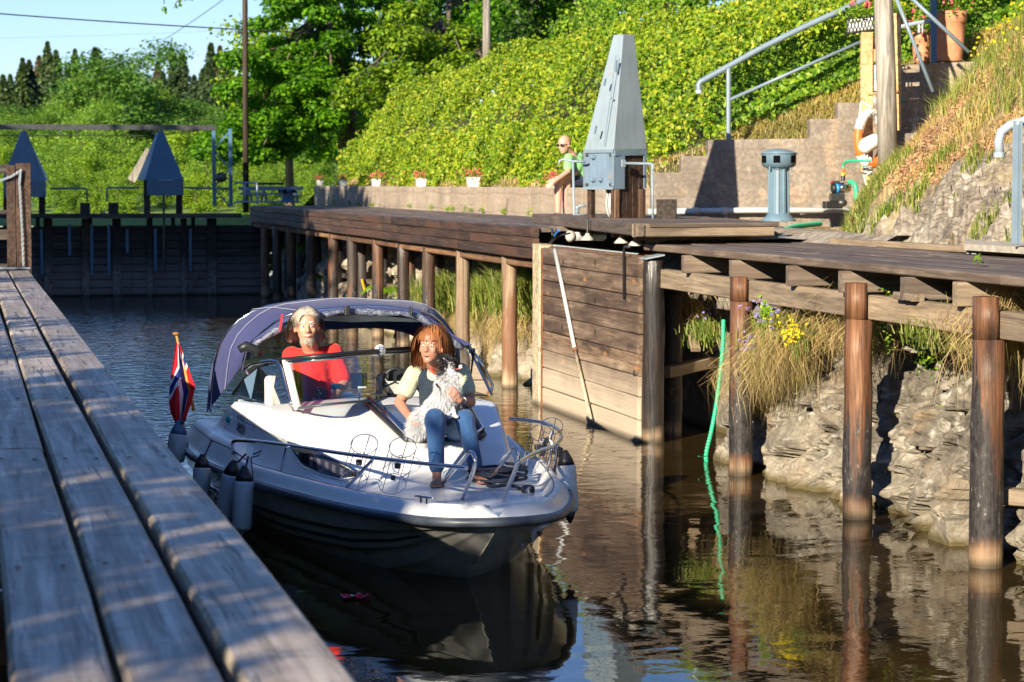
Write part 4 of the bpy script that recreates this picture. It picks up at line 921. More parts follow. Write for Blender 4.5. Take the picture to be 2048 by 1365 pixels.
fill_tree('dark_tree', 'dark tree at the top edge above the winch tower', 25, [P(1330, 60, Y=63), P(1330, -40, Y=63), P(1330, -120, Y=63)], .3, gridp(1190, 1480, -90, 20, 40, 8, .7), 64, 2, 13000, .15, L_MAPLE, .7, .6)
# hedge on the bank: leaves over the slope
def hedge_cover(name, lab, cat, mat, n, test, lift, ls, seed, bump_=.35, kind=None, jit=.85):
    r = np.random.default_rng(seed); out = []; nn = []
    while len(out) < n:
        D = r.uniform(WD + .4, 64); x = r.uniform(8.3, 19)
        if r.random() > min(1, 42 / D) ** 1.3: continue
        y = (D - x * SN) / CS
        t_ = test(x, y, D)
        if not t_: continue
        b = (.5 + .9 * fbm(x, y, 3, 3, .55)) * bump_ + .22 * fbm(x, y, 8, 3, 2.2)
        z = bank_z(x, y) + max(.03, lift * min(1, t_) + b) - abs(r.normal(0, .07)) * 1.5
        out.append((x - b * .3, y, z)); nn.append((-.75, -.45, .55))
    return leaves(name, np.array(out), np.array(nn), ls, mat, None, kind=kind, r=r, jit=jit)
def t_hedge(x, y, D):
    # the climber hedge: from its left end at Y~57 to the stairs; a narrow straw-coloured verge stays open by the wall
    if y > 57.8 or x < 8.55: return 0
    d = x - 8.5
    if D < WD + 1.0 and x > 8.9: return 0
    return min(1, d * 1.6) * min(1, (57.9 - y) * .8)
def t_low(x, y, D): return t_hedge(x, y, D) if x < 12.3 + .5 * fbm(y, 0, 0, 2, .3) + (D > 52) * 1.5 else 0
def t_high(x, y, D): return t_hedge(x, y, D) if x > 11.9 + .5 * fbm(y, 0, 0, 2, .3) + (D > 52) * 1.5 else 0
hd = hedge_cover('hedge', None, None, L_HEDGE, 90000, t_low, .75, .072, 31)
tag(hedge_cover('shrubs', None, None, L_HEDGE2, 42000, t_high, 1.05, .095, 35, .75), 'taller mixed green shrubs growing above and behind the clipped hedge', 'shrubs')
tag(hd, 'broad sunlit yellow-green climbing hedge covering the bank behind the long wall', 'hedge')
# front skirt of the hedge: vertical leaf curtain
r = np.random.default_rng(32); n = 52000; y = r.uniform(29.0, 57.7, n); h = r.random(n) ** .9; k = np.clip((y - 29.0) / 3, .3, 1)
x = 8.62 + .28 * h + .08 * np.sin(y * 2.3) + .07 * np.sin(y * 5.1 + h * 4) + r.normal(0, .04, n); z = 2.28 + h * 1.05 * k
leaves('hedge_front', np.stack([x, y, z], 1), np.tile([[-.9, -.5, .3]], (n, 1)), .066, L_HEDGE, None, r=r)
o = bpy.data.objects['hedge_front']; adopt(o, hd)
n = 6000; z = r.random(n) * 1.7; x = 8.6 + r.random(n) * 3.2; leaves('hedge_end', np.stack([x, 57.7 + r.normal(0, .08, n), 2.2 + (x - 8.6) * .62 + z * .75 - .4], 1), np.tile([[-.4, -.7, .2]], (n, 1)), .11, L_HEDGE, hd, r=r)
r = np.random.default_rng(33); n = 46000; x = r.uniform(8.9, 18.5, n); t = r.random(n); D0 = WD + 1.05 + .25 * np.sin(x * 3.1) * .5
def zlow(x): return 2.2 + .36 * min(max(0, x - 8.5), 4.5) + .6
zt = np.array([bank_z(a, (36.5 - a * SN) / CS) for a in x]) + .75; zl = np.array([zlow(a) for a in x]) + .02
b = np.array([.34 * fbm(a, c * 6, 2, 3, .8) + .16 * fbm(a, c * 6, 7, 3, 2.6) for a, c in zip(x, t)]); D = D0 + t ** 1.5 * (36.5 - D0) - b; z = zl + (zt - zl) * t ** .75 + b * .5 - abs(r.normal(0, .06, n))
hs = leaves('shrub_hedge', np.stack([x, (D - x * SN) / CS, z], 1), np.tile([[-.5, -.75, .45]], (n, 1)), .075, L_HEDGE2, None, r=r)
tag(hs, 'dense green small-leaved hedge beside the stairs behind the blue-grey handrail', 'hedge')
# dry verge on top of the wall and beside the stairs
n = 16000; y = r.uniform(28.0, 57.5, n); x = r.uniform(8.26, 8.75, n); rt_ = np.stack([x, y, np.full(n, 2.19)], 1)
for i in range(n): rt_[i, 2] = bank_z(x[i], y[i]) - .02
blades('verge_grass', rt_, r.uniform(.03, .12, n), r.normal(0, .5, (n, 3)) * [1, 1, 0], np.full(n, .007), L_STRAW, kind='stuff', rnd=r.random(n))
n = 14000; D = r.uniform(WD + .34, WD + 1.2, n); x = r.uniform(8.9, 12.5, n); y = (D - x * SN) / CS; pz = np.array([bank_z(a, b) for a, b in zip(x, y)])
blades('stair_verge_grass', np.stack([x, y, pz - .02], 1), r.uniform(.06, .2, n), r.normal(0, .5, (n, 3)) * [1, 1, 0], np.full(n, .007), L_MOSS, kind='stuff', rnd=r.random(n))
# ------------------------------------------------------------------ herbs, grasses and stonecrop on the rocky slope
def on_slope(n, x0, x1, y0, y1, cond, r):
    P_ = []
    while len(P_) < n:
        x = r.uniform(x0, x1); y = r.uniform(y0, y1)
        if dep(x, y) > WD - .15: continue
        d = x - foot(y)
        if d < .03 or not cond(x, y, d): continue
        P_.append((x, y, slope_z(x, y)))
    return np.array(P_)
r = np.random.default_rng(41)
c1 = lambda x, y, d: rocky(x, y) < .35
p = on_slope(40000, 7.9, 13.5, 14, 30.3, lambda x, y, d: c1(x, y, d) and fbm(x, y, 3, 3, .8) > -.15, r)
blades('mound_grass', p - [0, 0, .02], r.uniform(.04, .15, len(p)), r.normal(0, .45, p.shape) * [1, 1, 0], np.full(len(p), .006), L_MOSS, kind='stuff')
p = on_slope(52000, 8.1, 12.5, 14, 30.3, lambda x, y, d: rocky(x, y) < .5 and .3 < d < 2.3 and fbm(x, y, 11, 3, .9) > -.08, r)
leaves('orange_stonecrop', p + r.normal(0, .012, p.shape) + [0, 0, .02], np.tile([[-.4, -.5, .8]], (len(p), 1)), .028, L_SEDUM, None, kind='stuff', r=r, asp=.8)
p = on_slope(30000, 7.9, 13, 14, 30.3, lambda x, y, d: c1(x, y, d) and fbm(x, y, 21, 3, 1.2) > -.1, r)
blades('straw_grass', p - [0, 0, .02], r.uniform(.05, .2, len(p)), r.normal(0, .6, p.shape) * [1, 1, 0], np.full(len(p), .0035), L_STRAW, kind='stuff')
p = on_slope(20000, 8.5, 15, 14, 30.2, lambda x, y, d: d > .9 and fbm(x, y, 5, 2, .7) > -.25, r)
blades('tall_grass', p - [0, 0, .02], r.uniform(.14, .42, len(p)), r.normal(0, .38, p.shape) * [1, 1, 0], np.full(len(p), .0042), L_GRASS, kind='stuff')
p = on_slope(1800, 8.9, 14, 14, 30.2, lambda x, y, d: d > 1.3 and fbm(x, y, 15, 2, .9) > .05, r)
leaves('yellow_flowers', p + np.stack([r.normal(0, .02, len(p)), r.normal(0, .02, len(p)), r.uniform(.1, .38, len(p))], 1), np.tile([[-.4, -.6, .6]], (len(p), 1)), .035, L_YEL, None, kind='stuff', r=r, asp=.9)
p = on_slope(7000, 7.88, 9.6, 14.5, 29, lambda x, y, d: d < .6 and (y > 21.5 or fbm(x, y, 8, 2, 1.4) > .1), r)
blades('foot_grass', p - [0, 0, .01], r.uniform(.05, .2, len(p)), r.normal(0, .4, p.shape) * [1, 1, 0], np.full(len(p), .006), L_GRASS, kind='stuff', rnd=r.random(len(p)))
def tuft(name, c, n, h, spread, mat, lab, cat, group=None, lean=(0, 0), ln=.35, w=.006, rad=.1, seed=1, yel=None, kind=None):
    r = np.random.default_rng(seed); c = np.array(tuple(c)); p = c + np.stack([r.normal(0, rad * .5, n), r.normal(0, rad, n), r.normal(0, rad * .3, n)], 1)
    L = r.normal(0, ln, (n, 3)) * [1, 1, 0] + [lean[0], lean[1], 0]
    o = blades(name, p, h * r.uniform(.5, 1.15, n), L, np.full(n, w), mat, kind=kind); tag(o, lab, cat, group); return o
# hanging straw and grasses under the far walkway and near walkway
def hang(name, a, b, n, L, mat, lab, seed, xf=6.75, kind=None):
    """straw that spills from a ledge and hangs down towards the water"""
    n = int(n * 1.7); r = np.random.default_rng(seed); t = r.random(n); A_, B_ = np.array(tuple(a)), np.array(tuple(b)); root = A_ + (B_ - A_) * t[:, None] + r.normal(0, .08, (n, 3)) * [.5, 1.2, .9]
    out = (r.random(n) ** 1.6 * .34 + .03)[:, None]; dn = (L * (.25 + .8 * r.random(n) ** 1.3))[:, None]; sd_ = r.normal(0, .20, n)[:, None] * (.4 + dn)
    lift = r.uniform(-.02, .16, n)[:, None]; cl = r.normal(0, .05, (n, 1)); side = nrmz(r.normal(0, 1, (n, 3)) * [.3, 1, .1]) * (r.uniform(.0014, .0032, n))[:, None]
    p1 = root + np.concatenate([-out * .7, sd_ * .5, lift], 1); p2 = root + np.concatenate([-out * 1.15 + cl, sd_ * 1.1 + cl, lift * .5 - dn * .45], 1); p3 = root + np.concatenate([-out * .95 - cl, sd_ * 1.2 - cl, -dn], 1)
    V = np.stack([root - side, root + side, p1 - side, p1 + side, p2 - side * .8, p2 + side * .8, p3], 1).reshape(-1, 3); i = np.arange(n)[:, None] * 7
    Fc = np.concatenate([i + [[0, 1, 3]], i + [[0, 3, 2]], i + [[2, 3, 5]], i + [[2, 5, 4]], i + [[4, 5, 6]]], 1).reshape(-1, 3)
    o = np_mesh(name, V, Fc, mat, None, np.repeat(r.random(n), 5)); tag(o, lab, 'grass'); return o
def gp(px, py, X): return P(px, py, X=X)
hang('dry_grass_clump', gp(1520, 745, 6.40), gp(1625, 680, 6.48), 1300, .42, L_STRAW, 'big drooping clump of straw-coloured grass right of the second near pile', 61)
hang('dry_grass_clump', gp(1560, 700, 6.42), gp(1655, 650, 6.5), 800, .4, L_STRAW, 'straw-coloured grass spilling below the yellow flowers', 62)
hang('dry_grass_clump', gp(935, 640, 6.8), gp(1080, 620, 6.8), 2400, .85, L_STRAW, 'large straw-coloured grass curtain behind the nearest far-walkway piles', 63)
hang('dry_grass_clump', gp(862, 625, 6.8), gp(930, 630, 6.8), 1500, .6, L_STRAW, 'straw grass behind the canopy corner', 64)
hang('dry_grass_clump', gp(1700, 640, 6.55), gp(1800, 660, 6.55), 420, .35, L_STRAW, 'thin straw wisps on the rock between the two nearest piles', 65)
hang('dry_grass_clump', gp(2005, 640, 6.5), gp(2060, 660, 6.5), 500, .5, L_STRAW, 'straw wisps hanging at the right edge behind the nearest pile', 66)
hang('dry_grass_clump', gp(1330, 640, 6.8), gp(1420, 620, 6.8), 260, .35, L_STRAW, 'thin straw wisps by the gate recess', 67)
for i, (q, y, n, h, lb) in enumerate(((895, 590, 900, .45, 'green grass clump with a fern under the far walkway'), (960, 600, 900, .4, 'green grass tuft between the pale pile and the brown pile'), (1035, 590, 1100, .5, 'tall green grass tuft left of the gate jamb'), (1070, 580, 500, .35, 'green grass tuft touching the gate jamb'), (840, 600, 500, .4, 'seeding grass tuft by the dark thin pile'))):
    tuft('grass_tuft', gp(q, y + 20, 6.6), n * 2, h, .3, L_GRASS, lb, 'grass', None, (-.35, 0), .35, .006, .28, 70 + i)
for i, (q, y, n, h, lb) in enumerate(((1545, 650, 700, .26, 'green grass tuft with violet bells under the near walkway'), (1590, 640, 600, .24, 'green grass by the yellow flowers under the near walkway'), (1860, 640, 350, .2, 'small green tuft on the rock left of the nearest pile'), (1410, 640, 200, .18, 'small tuft in the recess beside the hose'), (1905, 640, 300, .22, 'green tuft against the nearest pile'))):
    tuft('grass_tuft', gp(q, y + 34, 6.32), int(n * 2.4), h * .8, .3, L_GRASS, lb, 'grass', None, (-.25, 0), .4, .0045, .14, 80 + i)
def flowers(name, c, n, spread, mat, lab, s, seed):
    r = np.random.default_rng(seed); c = np.array(tuple(c)); p = c + r.normal(0, 1, (n, 3)) * spread; root = thing(name, tuple(c), lab, 'flowers')
    V, Fc = leaf_arrays(np.repeat(p, 4, 0) + r.normal(0, s * .3, (n * 4, 3)), np.tile([[-.7, -.6, .3]], (n * 4, 1)), s, .8, .7, .25, r); np_mesh('blossom', V, Fc, mat, root, r.random(len(Fc)), kind='stuff')
    st = p - [0, 0, .0]; V, Fc = blade_arrays(np.stack([p[:, 0] + .06, p[:, 1], p[:, 2] - .14], 1), np.full(n, .15), np.tile([[-.3, 0, 0]], (n, 1)), np.full(n, .0025), r); np_mesh('stem', V, Fc, L_GRASS, root, r.random(len(Fc)), kind='stuff')
flowers('violet_flowers', gp(1495, 690, 6.12), 40, (.03, .12, .08), L_VIO, 'spray of violet bellflowers right of the second near pile', .022, 1)
flowers('violet_flowers', gp(1535, 632, 6.16), 30, (.05, .2, .05), L_VIO, 'violet bellflowers just under the near walkway beam', .022, 2)
flowers('violet_flowers', gp(1410, 620, 6.6), 9, (.03, .06, .07), L_VIO, 'few violet bells in the dark gate recess', .02, 3)
flowers('yellow_flowers', gp(1584, 664, 6.12), 40, (.03, .06, .05), L_YEL, 'bright yellow flower cluster under the near walkway', .022, 4)
flowers('yellow_flowers', gp(1552, 640, 6.14), 8, (.03, .12, .04), L_YEL, 'few small yellow flowers below the beam', .02, 5)
def herb(c, n, s, ls, mat, lab, seed):
    r = np.random.default_rng(seed); c = np.array(tuple(c)); p = c + r.normal(0, 1, (n, 3)) * s; o = leaves('leafy_herb', p, np.tile([[-.6, -.6, .5]], (n, 1)), ls, mat, None, r=r); o['kind'] = 'stuff'; o['label'] = lab; return o
herb(gp(1533, 628, 6.18), 200, (.02, .05, .06), .035, L_FERN, 'pale green herb hanging beside the second near pile', 1)
herb(gp(1770, 640, 6.4), 220, (.03, .1, .12), .03, L_HEDGE2, 'small leafy herb on the rock between the two nearest piles', 2)
herb(gp(1855, 690, 6.4), 200, (.03, .08, .12), .03, L_HEDGE2, 'leafy herb trailing on the rock left of the nearest pile', 3)
herb(gp(1960, 465, 8.4), 170, (.1, .2, .05), .035, L_BUSH, 'low yellow-green herb with yellow flowers beside the concrete slab', 4)
herb(P(1958, 518, z=1.85), 22, (.02, .03, .02), .03, L_BUSH, 'little weed growing on the near walkway at the right', 5)
for i, q in enumerate((620, 668, 700, 718, 744, 820, 862, 895, 905, 930, 942, 965, 1008, 1058)):
    c = P(q, 425, X=7.98); c.z = 1.9; herb(c + Vector((0, 0, .04)), 26 + (i * 7) % 30, (.02, .1, .03), .035, L_BUSH, ['first', 'second', 'third', 'fourth', 'fifth', 'sixth', 'seventh', 'eighth', 'ninth', 'tenth', 'eleventh', 'twelfth', 'thirteenth', 'last'][i] + ' small weed from the far end along the foot of the low wall', 20 + i)['group'] = 'weeds along the wall foot'
def fern(c, n, L, lab, seed, droop=.7):
    r = random.Random(seed); root = thing('fern', c, lab, 'fern'); c = Vector(c)
    for i in range(n):
        az = R(150 + 230 * i / n) + r.uniform(-.2, .2); d = Vector((math.cos(az) * .8, math.sin(az), 0)); Ls = L * r.uniform(.75, 1.1); V = []; Fq = []
        sp = [c + d * Ls * t + Vector((0, 0, Ls * (1.05 * t - droop * 1.5 * t * t))) for t in np.linspace(0, 1, 15)]
        sdv = d.cross(Vector((0, 0, 1))).normalized(); mb = MB(); mb.tube(sp, .004, 4, cap=False)
        for k in range(1, 15):
            w_ = Ls * .30 * math.sin(math.pi * min(1, .12 + k / 15 * .93)) ; a = sp[k]; f_ = (sp[min(k + 1, 14)] - sp[k - 1]).normalized()
            for s_ in (-1, 1): e = a + sdv * s_ * w_ + f_ * w_ * .35 - Vector((0, 0, w_ * .25)); mb.add([a - f_ * .014, a + f_ * .016, e], [(0, 1, 2)])
        me_o = mb.build('frond', L_FERN, root, fixn=False); at = me_o.data.attributes.new('rnd', 'FLOAT', 'FACE'); at.data.foreach_set('value', np.full(len(me_o.data.polygons), r.random(), dtype=np.float32))
fern(gp(775, 590, 6.55), 13, .55, 'large bright fern between two dark piles under the far walkway', 1)
fern(gp(605, 495, 6.5), 8, .5, 'yellow-green fern hanging high behind the fifth far pile', 2, 1.0)
fern(gp(885, 580, 6.6), 9, .45, 'fern standing in the grass left of the pale grey pile', 3)
fern(gp(640, 560, 6.6), 7, .35, 'small fern low behind the dark far piles', 4)
# floating leaf and red wrapper
m = MB()
for k in range(5):
    a = k * 1.25 - .4; c = P(607, 1184, z=.006); e = c + Vector((math.cos(a), math.sin(a), 0)) * .045; s_ = Vector((-math.sin(a), math.cos(a), 0)) * .011
    m.add([c, c.lerp(e, .5) + s_, e, c.lerp(e, .5) - s_ + Vector((0, 0, .006))], [(0, 1, 2, 3)])
o = m.build('floating_leaf', L_FERN); tag(o, 'pale green lobed leaf floating on the dark water', 'leaf')
c = P(712, 1195, z=.006); m = MB(); r_ = random.Random(4); g = [[c + Vector((u * .16 - .08 + r_.uniform(-.006, .006), v * .13 - .06 + r_.uniform(-.008, .008), r_.uniform(0, .022))) for u in np.linspace(0, 1, 7)] for v in np.linspace(0, 1, 5)]
t = thing('red_wrapper', c, 'crumpled red wrapper floating on the dark water', 'wrapper'); m.sheet(g).build('foil', simple('red_foil', (.55, .02, .04), .3, 0, .4, 60), t)
MB().sheet([[p + Vector((0, 0, .006)) for p in row[2:4]] for row in g[1:4]]).build('white_patch', WHITEP, t)
# trees on the left bank (they throw the shade over the dock, the bow and the far gates)
sp_ = [tree('shade_tree', (-200 + 20 * i, -200, 0), 5.2, 2.7, 5200, .30, L_MAPLE, BARK, 'leafy tree on the left bank throwing shade over the dock', 'tree', 'trees on the left bank', 400 + i, clump=.15, crown_base=.05, nb=14) for i in range(2)]
TREES_L = [(-6.2 + rr.uniform(-.5, .5), y, rr.uniform(.93, 1.06)) for y in np.arange(-12, 24, 1.75)] + [(-8.8 + rr.uniform(-.5, .5), y, 1.12) for y in np.arange(-14, 22, 2.2)]
TREES_L = [(x, y, k * (.595 * (1.40 if .4 < y < 4.6 and x > -8 else 1) if y > 0 else .50)) for x, y, k in TREES_L] + [(-6.5, 33.5, 1.35), (-6.6, 36.5, 1.5), (-7.0, 39, 1.5), (-6.4, 41.5, 1.5), (-6.6, 44, 1.45), (-8.8, 35, 1.45), (-9, 38.5, 1.5), (-9, 42, 1.6)]
for i, (x, y, k) in enumerate(TREES_L):
    if i < 2: c = sp_[i]; c.location = (x, y, 1.1); c.scale = (k,) * 3
    else: place(sp_[i % 2], (x, y, 1.1), k, rr.random() * 6)
# ------------------------------------------------------------------ the boat
BT = (2.94, 13.68, 0); BROT = R(1.3)
boat = thing('cabin_cruiser', BT, 'white cabin cruiser with navy canopy motoring through the lock with three aboard', 'boat', rz=BROT)
BM = wm(boat); BI = BM.inverted()
def bw(x, y, z): return BM @ Vector((x, y, z))       # boat frame (x to port, y aft, z up) to the place
def BP(px, py, z): return BI @ P(px, py, z=z)
def BY(px, py, y):
    """sight line meets the plane at distance y behind the bow"""
    d = fw + rt * ((px - 1024) / F) + upv * ((682.5 - py) / F); n = BM.to_3x3() @ Vector((0, 1, 0)); p0 = bw(0, y, 0)
    return BI @ (CP + d * ((p0 - CP).dot(n) / d.dot(n)))
hbp = [(0, 0), (.04, .17), (.13, .33), (.35, .46), (.7, .59), (1.1, .71), (1.5, .80), (2.1, .92), (2.8, 1.04), (3.8, 1.13), (4.6, 1.18), (5.7, 1.18)]
def itp(tab, s):
    for (a, b), (c, d) in zip(tab[:-1], tab[1:]):
        if s <= c: return b + (d - b) * (s - a) / (c - a)
    return tab[-1][1]
def hb(s): return sum(itp(hbp, max(0, s + d)) for d in (-.06, 0, .06)) / 3 if s > .1 else itp(hbp, s)
def rz_(s): return .45 - .10 * min(1, s / 4.5) ** .8
def keel(s): return itp([(0, .43), (.35, .24), (.85, 0), (1.4, -.16), (2.4, -.24), (6, -.26)], s)
LS = 5.7
SS = [0.0, .02, .05, .09, .14, .2, .28, .36, .46, .58, .7, .85, 1.0, 1.2, 1.4, 1.7, 2.0, 2.4, 2.8, 3.2, 3.7, 4.2, 4.7, 5.2, LS]
def hull_pt(s, t, side):
    """t = 0 at the rub rail, 1 at the keel; three lapped strakes"""
    k = keel(s); top = rz_(s) - .03; z = top + (k - top) * t; e = itp([(0, .85), (.5, .72), (1.2, .50), (2, .30), (3, .20), (6, .15)], s)
    x = hb(s) * (1 - .10 * min(1, s * 2) * t) * max(0, 1 - t) ** e
    st = (t * 4.0) % 1.0; x += (.024 * st if t < .98 else 0) * min(1, s * 3) * (1 if t < .9 else 0) - .012
    sh = (.0 if s > .3 else 0)
    return bw(side * max(x, 0), s + sh, z)
tl = []
for k in range(4):
    for q in (.02, .3, .6, .9, .985): tl.append((k + q) / 4)
tl = [0.0] + tl + [1.0]
m = MB()
g = [[hull_pt(s, t, -1) for t in tl] + [hull_pt(s, t, 1) for t in tl[::-1][1:]] for s in SS]
m.sheet(g)
tr = g[-1]; m.add(tr, [tuple(range(len(tr)))])
m.build('hull', GELH, boat, smooth=True)
o = bpy.data.objects['hull']
o.data.polygons[-1].use_smooth = False
# black stripes along the strakes
for side in (-1, 1):
    for t0, t1, s0 in ((.37, .415, .5), (.50, .508, .7), (.24, .247, .3)):
        gg = [[hull_pt(s, t_, side) + (BM.to_3x3() @ Vector((side * .006, -.003, 0))) for t_ in (t0, t1)] for s in [q for q in np.linspace(s0 if s0 > .2 else .2, LS, 44)]]
        MB().sheet(gg).build('stripe', BLACK, boat)
# rub rail
path = [(-hb(s), s) for s in [LS] + [q for q in reversed(SS[1:-1])]] + [(0, 0)] + [(hb(s), s) for s in SS[1:-1]] + [(hb(LS), LS)]
MB().tube([bw(x * 1.012, y - .012 * (1 if y < .3 else 0), rz_(y) - .005) for x, y in path], .027, 10).build('rub_rail', RUBB, boat, smooth=True)
# deck moulding as a height field over the plan
cwp = [(0, .0), (1.3, .2), (1.6, .42), (2.0, .56), (2.5, .68), (3.0, .77), (3.5, .84), (4.7, .93), (5.7, .96)]
rfp = [(0, .40), (1.3, .40), (1.7, .42), (2.05, .455), (2.25, .565), (2.45, .655), (3.3, .83), (3.6, .85), (4.6, .80), (4.9, .72), (5.15, .60), (5.7, .57)]
def crown(x, s): return -.05 * (x / max(.3, itp(cwp, s))) ** 2
def deck_z(x, s):
    b = hb(s); a = abs(x); u = max(0, b - a)        # distance in from the edge
    gun = rz_(s) + .02 + .075 * sst(-.01, .075, u)
    dk_ = .405 - .0 * s if s < 3 else .40
    dk_ = max(.385, rz_(s) + .01) + .0
    lip = sst(.09, .17, u); z = gun * (1 - lip) + dk_ * lip
    if s > 3.1: z = z * (1 - sst(3.1, 3.9, s)) + (rz_(s) + .02 + .16 * sst(-.01, .16, u)) * sst(3.1, 3.9, s)
    cw = itp(cwp, s); rf = itp(rfp, s) + crown(x, s)
    k = sst(cw + .085, cw - .05, a) if s < 3.4 else sst(cw + .06, cw - .03, a)
    k *= sst(1.3, 1.7, s) if s < 1.7 else 1
    z = z + max(0, rf - z) * k
    return z
def cockpit(x, s): return 3.62 < s < 5.28 and abs(x) < itp(cwp, s) - .10
sg = list(np.linspace(0.0, .3, 9)) + list(np.linspace(.34, LS, 118)); ng = 96; m = MB(); rows = []
for s in sg:
    b = hb(s); row = []
    for j in range(ng + 1):
        u = j / ng * 2 - 1; u = math.sin(u * math.pi / 2) * .55 + u * .45; x = u * b; row.append(bw(x, s, deck_z(x, s)))
    rows.append(row)
vs = [p for r_ in rows for p in r_]; fs = []
for i in range(len(sg) - 1):
    for j in range(ng):
        u = (j + .5) / ng * 2 - 1; u = math.sin(u * math.pi / 2) * .55 + u * .45
        if cockpit(u * hb(sg[i]), (sg[i] + sg[i + 1]) / 2): continue
        a = i * (ng + 1) + j; fs.append((a, a + 1, a + ng + 2, a + ng + 1))
m.add(vs, fs).build('deck_moulding', GELW, boat, smooth=True, fixn=False)
me = bpy.data.objects['deck_moulding'].data; me.flip_normals()
# cockpit liner, dash and seats
m = MB(); c0 = bw(0, 4.45, .0)
ang = Matrix.Rotation(BROT, 3, 'Z')
m.box(bw(0, 4.45, .02), (1.7, 1.75, .03), ang); m.box(bw(-.76, 4.45, .36), (.03, 1.7, .7), ang); m.box(bw(.76, 4.45, .36), (.03, 1.7, .7), ang); m.box(bw(0, 3.60, .36), (1.5, .03, .84), ang); m.box(bw(0, 5.3, .28), (1.7, .03, .54), ang)
m.build('cockpit_liner', GELW, boat)
for x in (-.42, .42):
    st_ = MB().box(bw(x, 4.5, .5), (.46, .42, .12), ang).box(bw(x, 4.74, .72), (.46, .09, .42), ang).build('seat', simple('seat_vinyl', (.72, .72, .68), .5) if x < 0 else bpy.data.materials['seat_vinyl'], boat, bevel=.03)
    MB().cyl(bw(x, 4.5, .03), bw(x, 4.5, .45), .05).build('seat_pedestal', STEEL, boat)
def on_deck(px, py, lift=.004):
    """where the sight line first meets the deck moulding"""
    d = (fw + rt * ((px - 1024) / F) + upv * ((682.5 - py) / F)); d.normalize(); t_ = 12.0
    while t_ < 22:
        q = BI @ (CP + d * t_)
        if 0 < q.y < LS and abs(q.x) < hb(q.y) and q.z < deck_z(q.x, q.y): break
        t_ += .004
    q = BI @ (CP + d * (t_ - .006)); return BM @ q, d
def patch(name, poly, mat, lift=.006, sub=1, thick=.004, parent=None):
    pts = []
    n = len(poly)
    for i in range(n):
        a, b = poly[i], poly[(i + 1) % n]
        for k in range(sub): pts.append((a[0] + (b[0] - a[0]) * k / sub, a[1] + (b[1] - a[1]) * k / sub))
    w_ = []
    for p in pts: q, d = on_deck(*p); w_.append(q - d * lift)
    c = sum(w_, Vector()) / len(w_); m = MB(); m.add([c] + w_, [(0, i + 1, (i + 1) % len(w_) + 1) for i in range(len(w_))]); return m.build(name, mat, parent or boat, solid=thick)
def deck_line(name, pts, r, mat, lift=.0, n=6):
    w_ = []
    for a, b in zip(pts[:-1], pts[1:]):
        for k in range(5): q, d = on_deck(a[0] + (b[0] - a[0]) * k / 5, a[1] + (b[1] - a[1]) * k / 5); w_.append(q - d * lift)
    q, d = on_deck(*pts[-1]); w_.append(q - d * lift); return MB().tube(w_, r, n).build(name, mat, boat, smooth=True)
GLASSD = simple('dark_cabin_glass', (.02, .022, .03), .06, 0, .3, 3, coat=.5)
def strip(name, top, bot, mat, lift=.008, n=18, m_=4):
    g = []
    def along(pl, t): k = t * (len(pl) - 1); i = min(int(k), len(pl) - 2); return pl[i][0] + (pl[i + 1][0] - pl[i][0]) * (k - i), pl[i][1] + (pl[i + 1][1] - pl[i][1]) * (k - i)
    for i in range(n + 1):
        a, b = along(top, i / n), along(bot, i / n); row = []
        for j in range(m_ + 1): q, d = on_deck(a[0] + (b[0] - a[0]) * j / m_, a[1] + (b[1] - a[1]) * j / m_); row.append(q - d * lift)
        g.append(row)
    return MB().sheet(g).build(name, mat, boat, smooth=True, fixn=False)
cwn = strip('cabin_window', [(580, 888), (612, 898), (645, 911), (680, 928), (718, 950)], [(584, 900), (604, 928), (640, 946), (680, 956), (719, 952)], GLASSD)
CURT = simple('curtain', (.07, .065, .09), .5)
for q_ in (618, 634, 650, 664, 680): strip('curtain_fold', [(q_, 906 + (q_ - 610) * .42), (q_ + 7, 909 + (q_ - 610) * .42)], [(q_, 931 + (q_ - 610) * .27), (q_ + 7, 933 + (q_ - 610) * .27)], CURT, .012, 2, 3)
deck_line('window_frame', [(576, 884), (640, 906), (700, 934), (722, 951)], .010, CHROME, .014); deck_line('window_frame', [(576, 884), (590, 915), (606, 934), (645, 951), (690, 961), (722, 953)], .006, CHROME, .012)
# the pinstripes on the side deck
off = lambda s, d_: (-(hb(s) - d_), s)
for sd_ in (-1, 1):
    for s0, s1 in ((.42, 5.5),):
        pts = [bw(sd_ * (hb(s) - .10), s, deck_z(hb(s) - .10, s) + .0015) for s in np.linspace(s0, s1, 60)]; MB().tube(pts, .0038, 5).build('pinstripe', RUBB, boat)
deck_line('model_stripe', [(487, 844), (520, 858), (560, 876), (578, 886)], .0022, RUBB, .002)
# windscreen: corner posts, frame, panes
GLS = NT('windscreen_glass'); tr_ = GLS.n('ShaderNodeBsdfTransparent'); tr_.inputs[0].default_value = (.80, .86, .87, 1); gl_ = GLS.n('ShaderNodeBsdfGlossy'); gl_.inputs[1].default_value = .02
fr_ = GLS.n('ShaderNodeFresnel'); fr_.inputs[0].default_value = 1.5; f2 = GLS.math('ADD', GLS.math('MULTIPLY', fr_.outputs[0], 1.0), .04); mx_ = GLS.n('ShaderNodeMixShader'); GLS.l(f2, mx_.inputs[0]); GLS.l(tr_.outputs[0], mx_.inputs[1]); GLS.l(gl_.outputs[0], mx_.inputs[2]); GLS.l(mx_.outputs[0], GLS.out.inputs[0]); GLASS = GLS.m
sB, sq = on_deck(588, 823); mB, _ = on_deck(752, 805); pB, _ = on_deck(982, 793); aB, _ = on_deck(468, 792)
sBl, mBl, pBl = BI @ sB, BI @ mB, BI @ pB
print('WS base', sBl, mBl, pBl, BI @ aB)
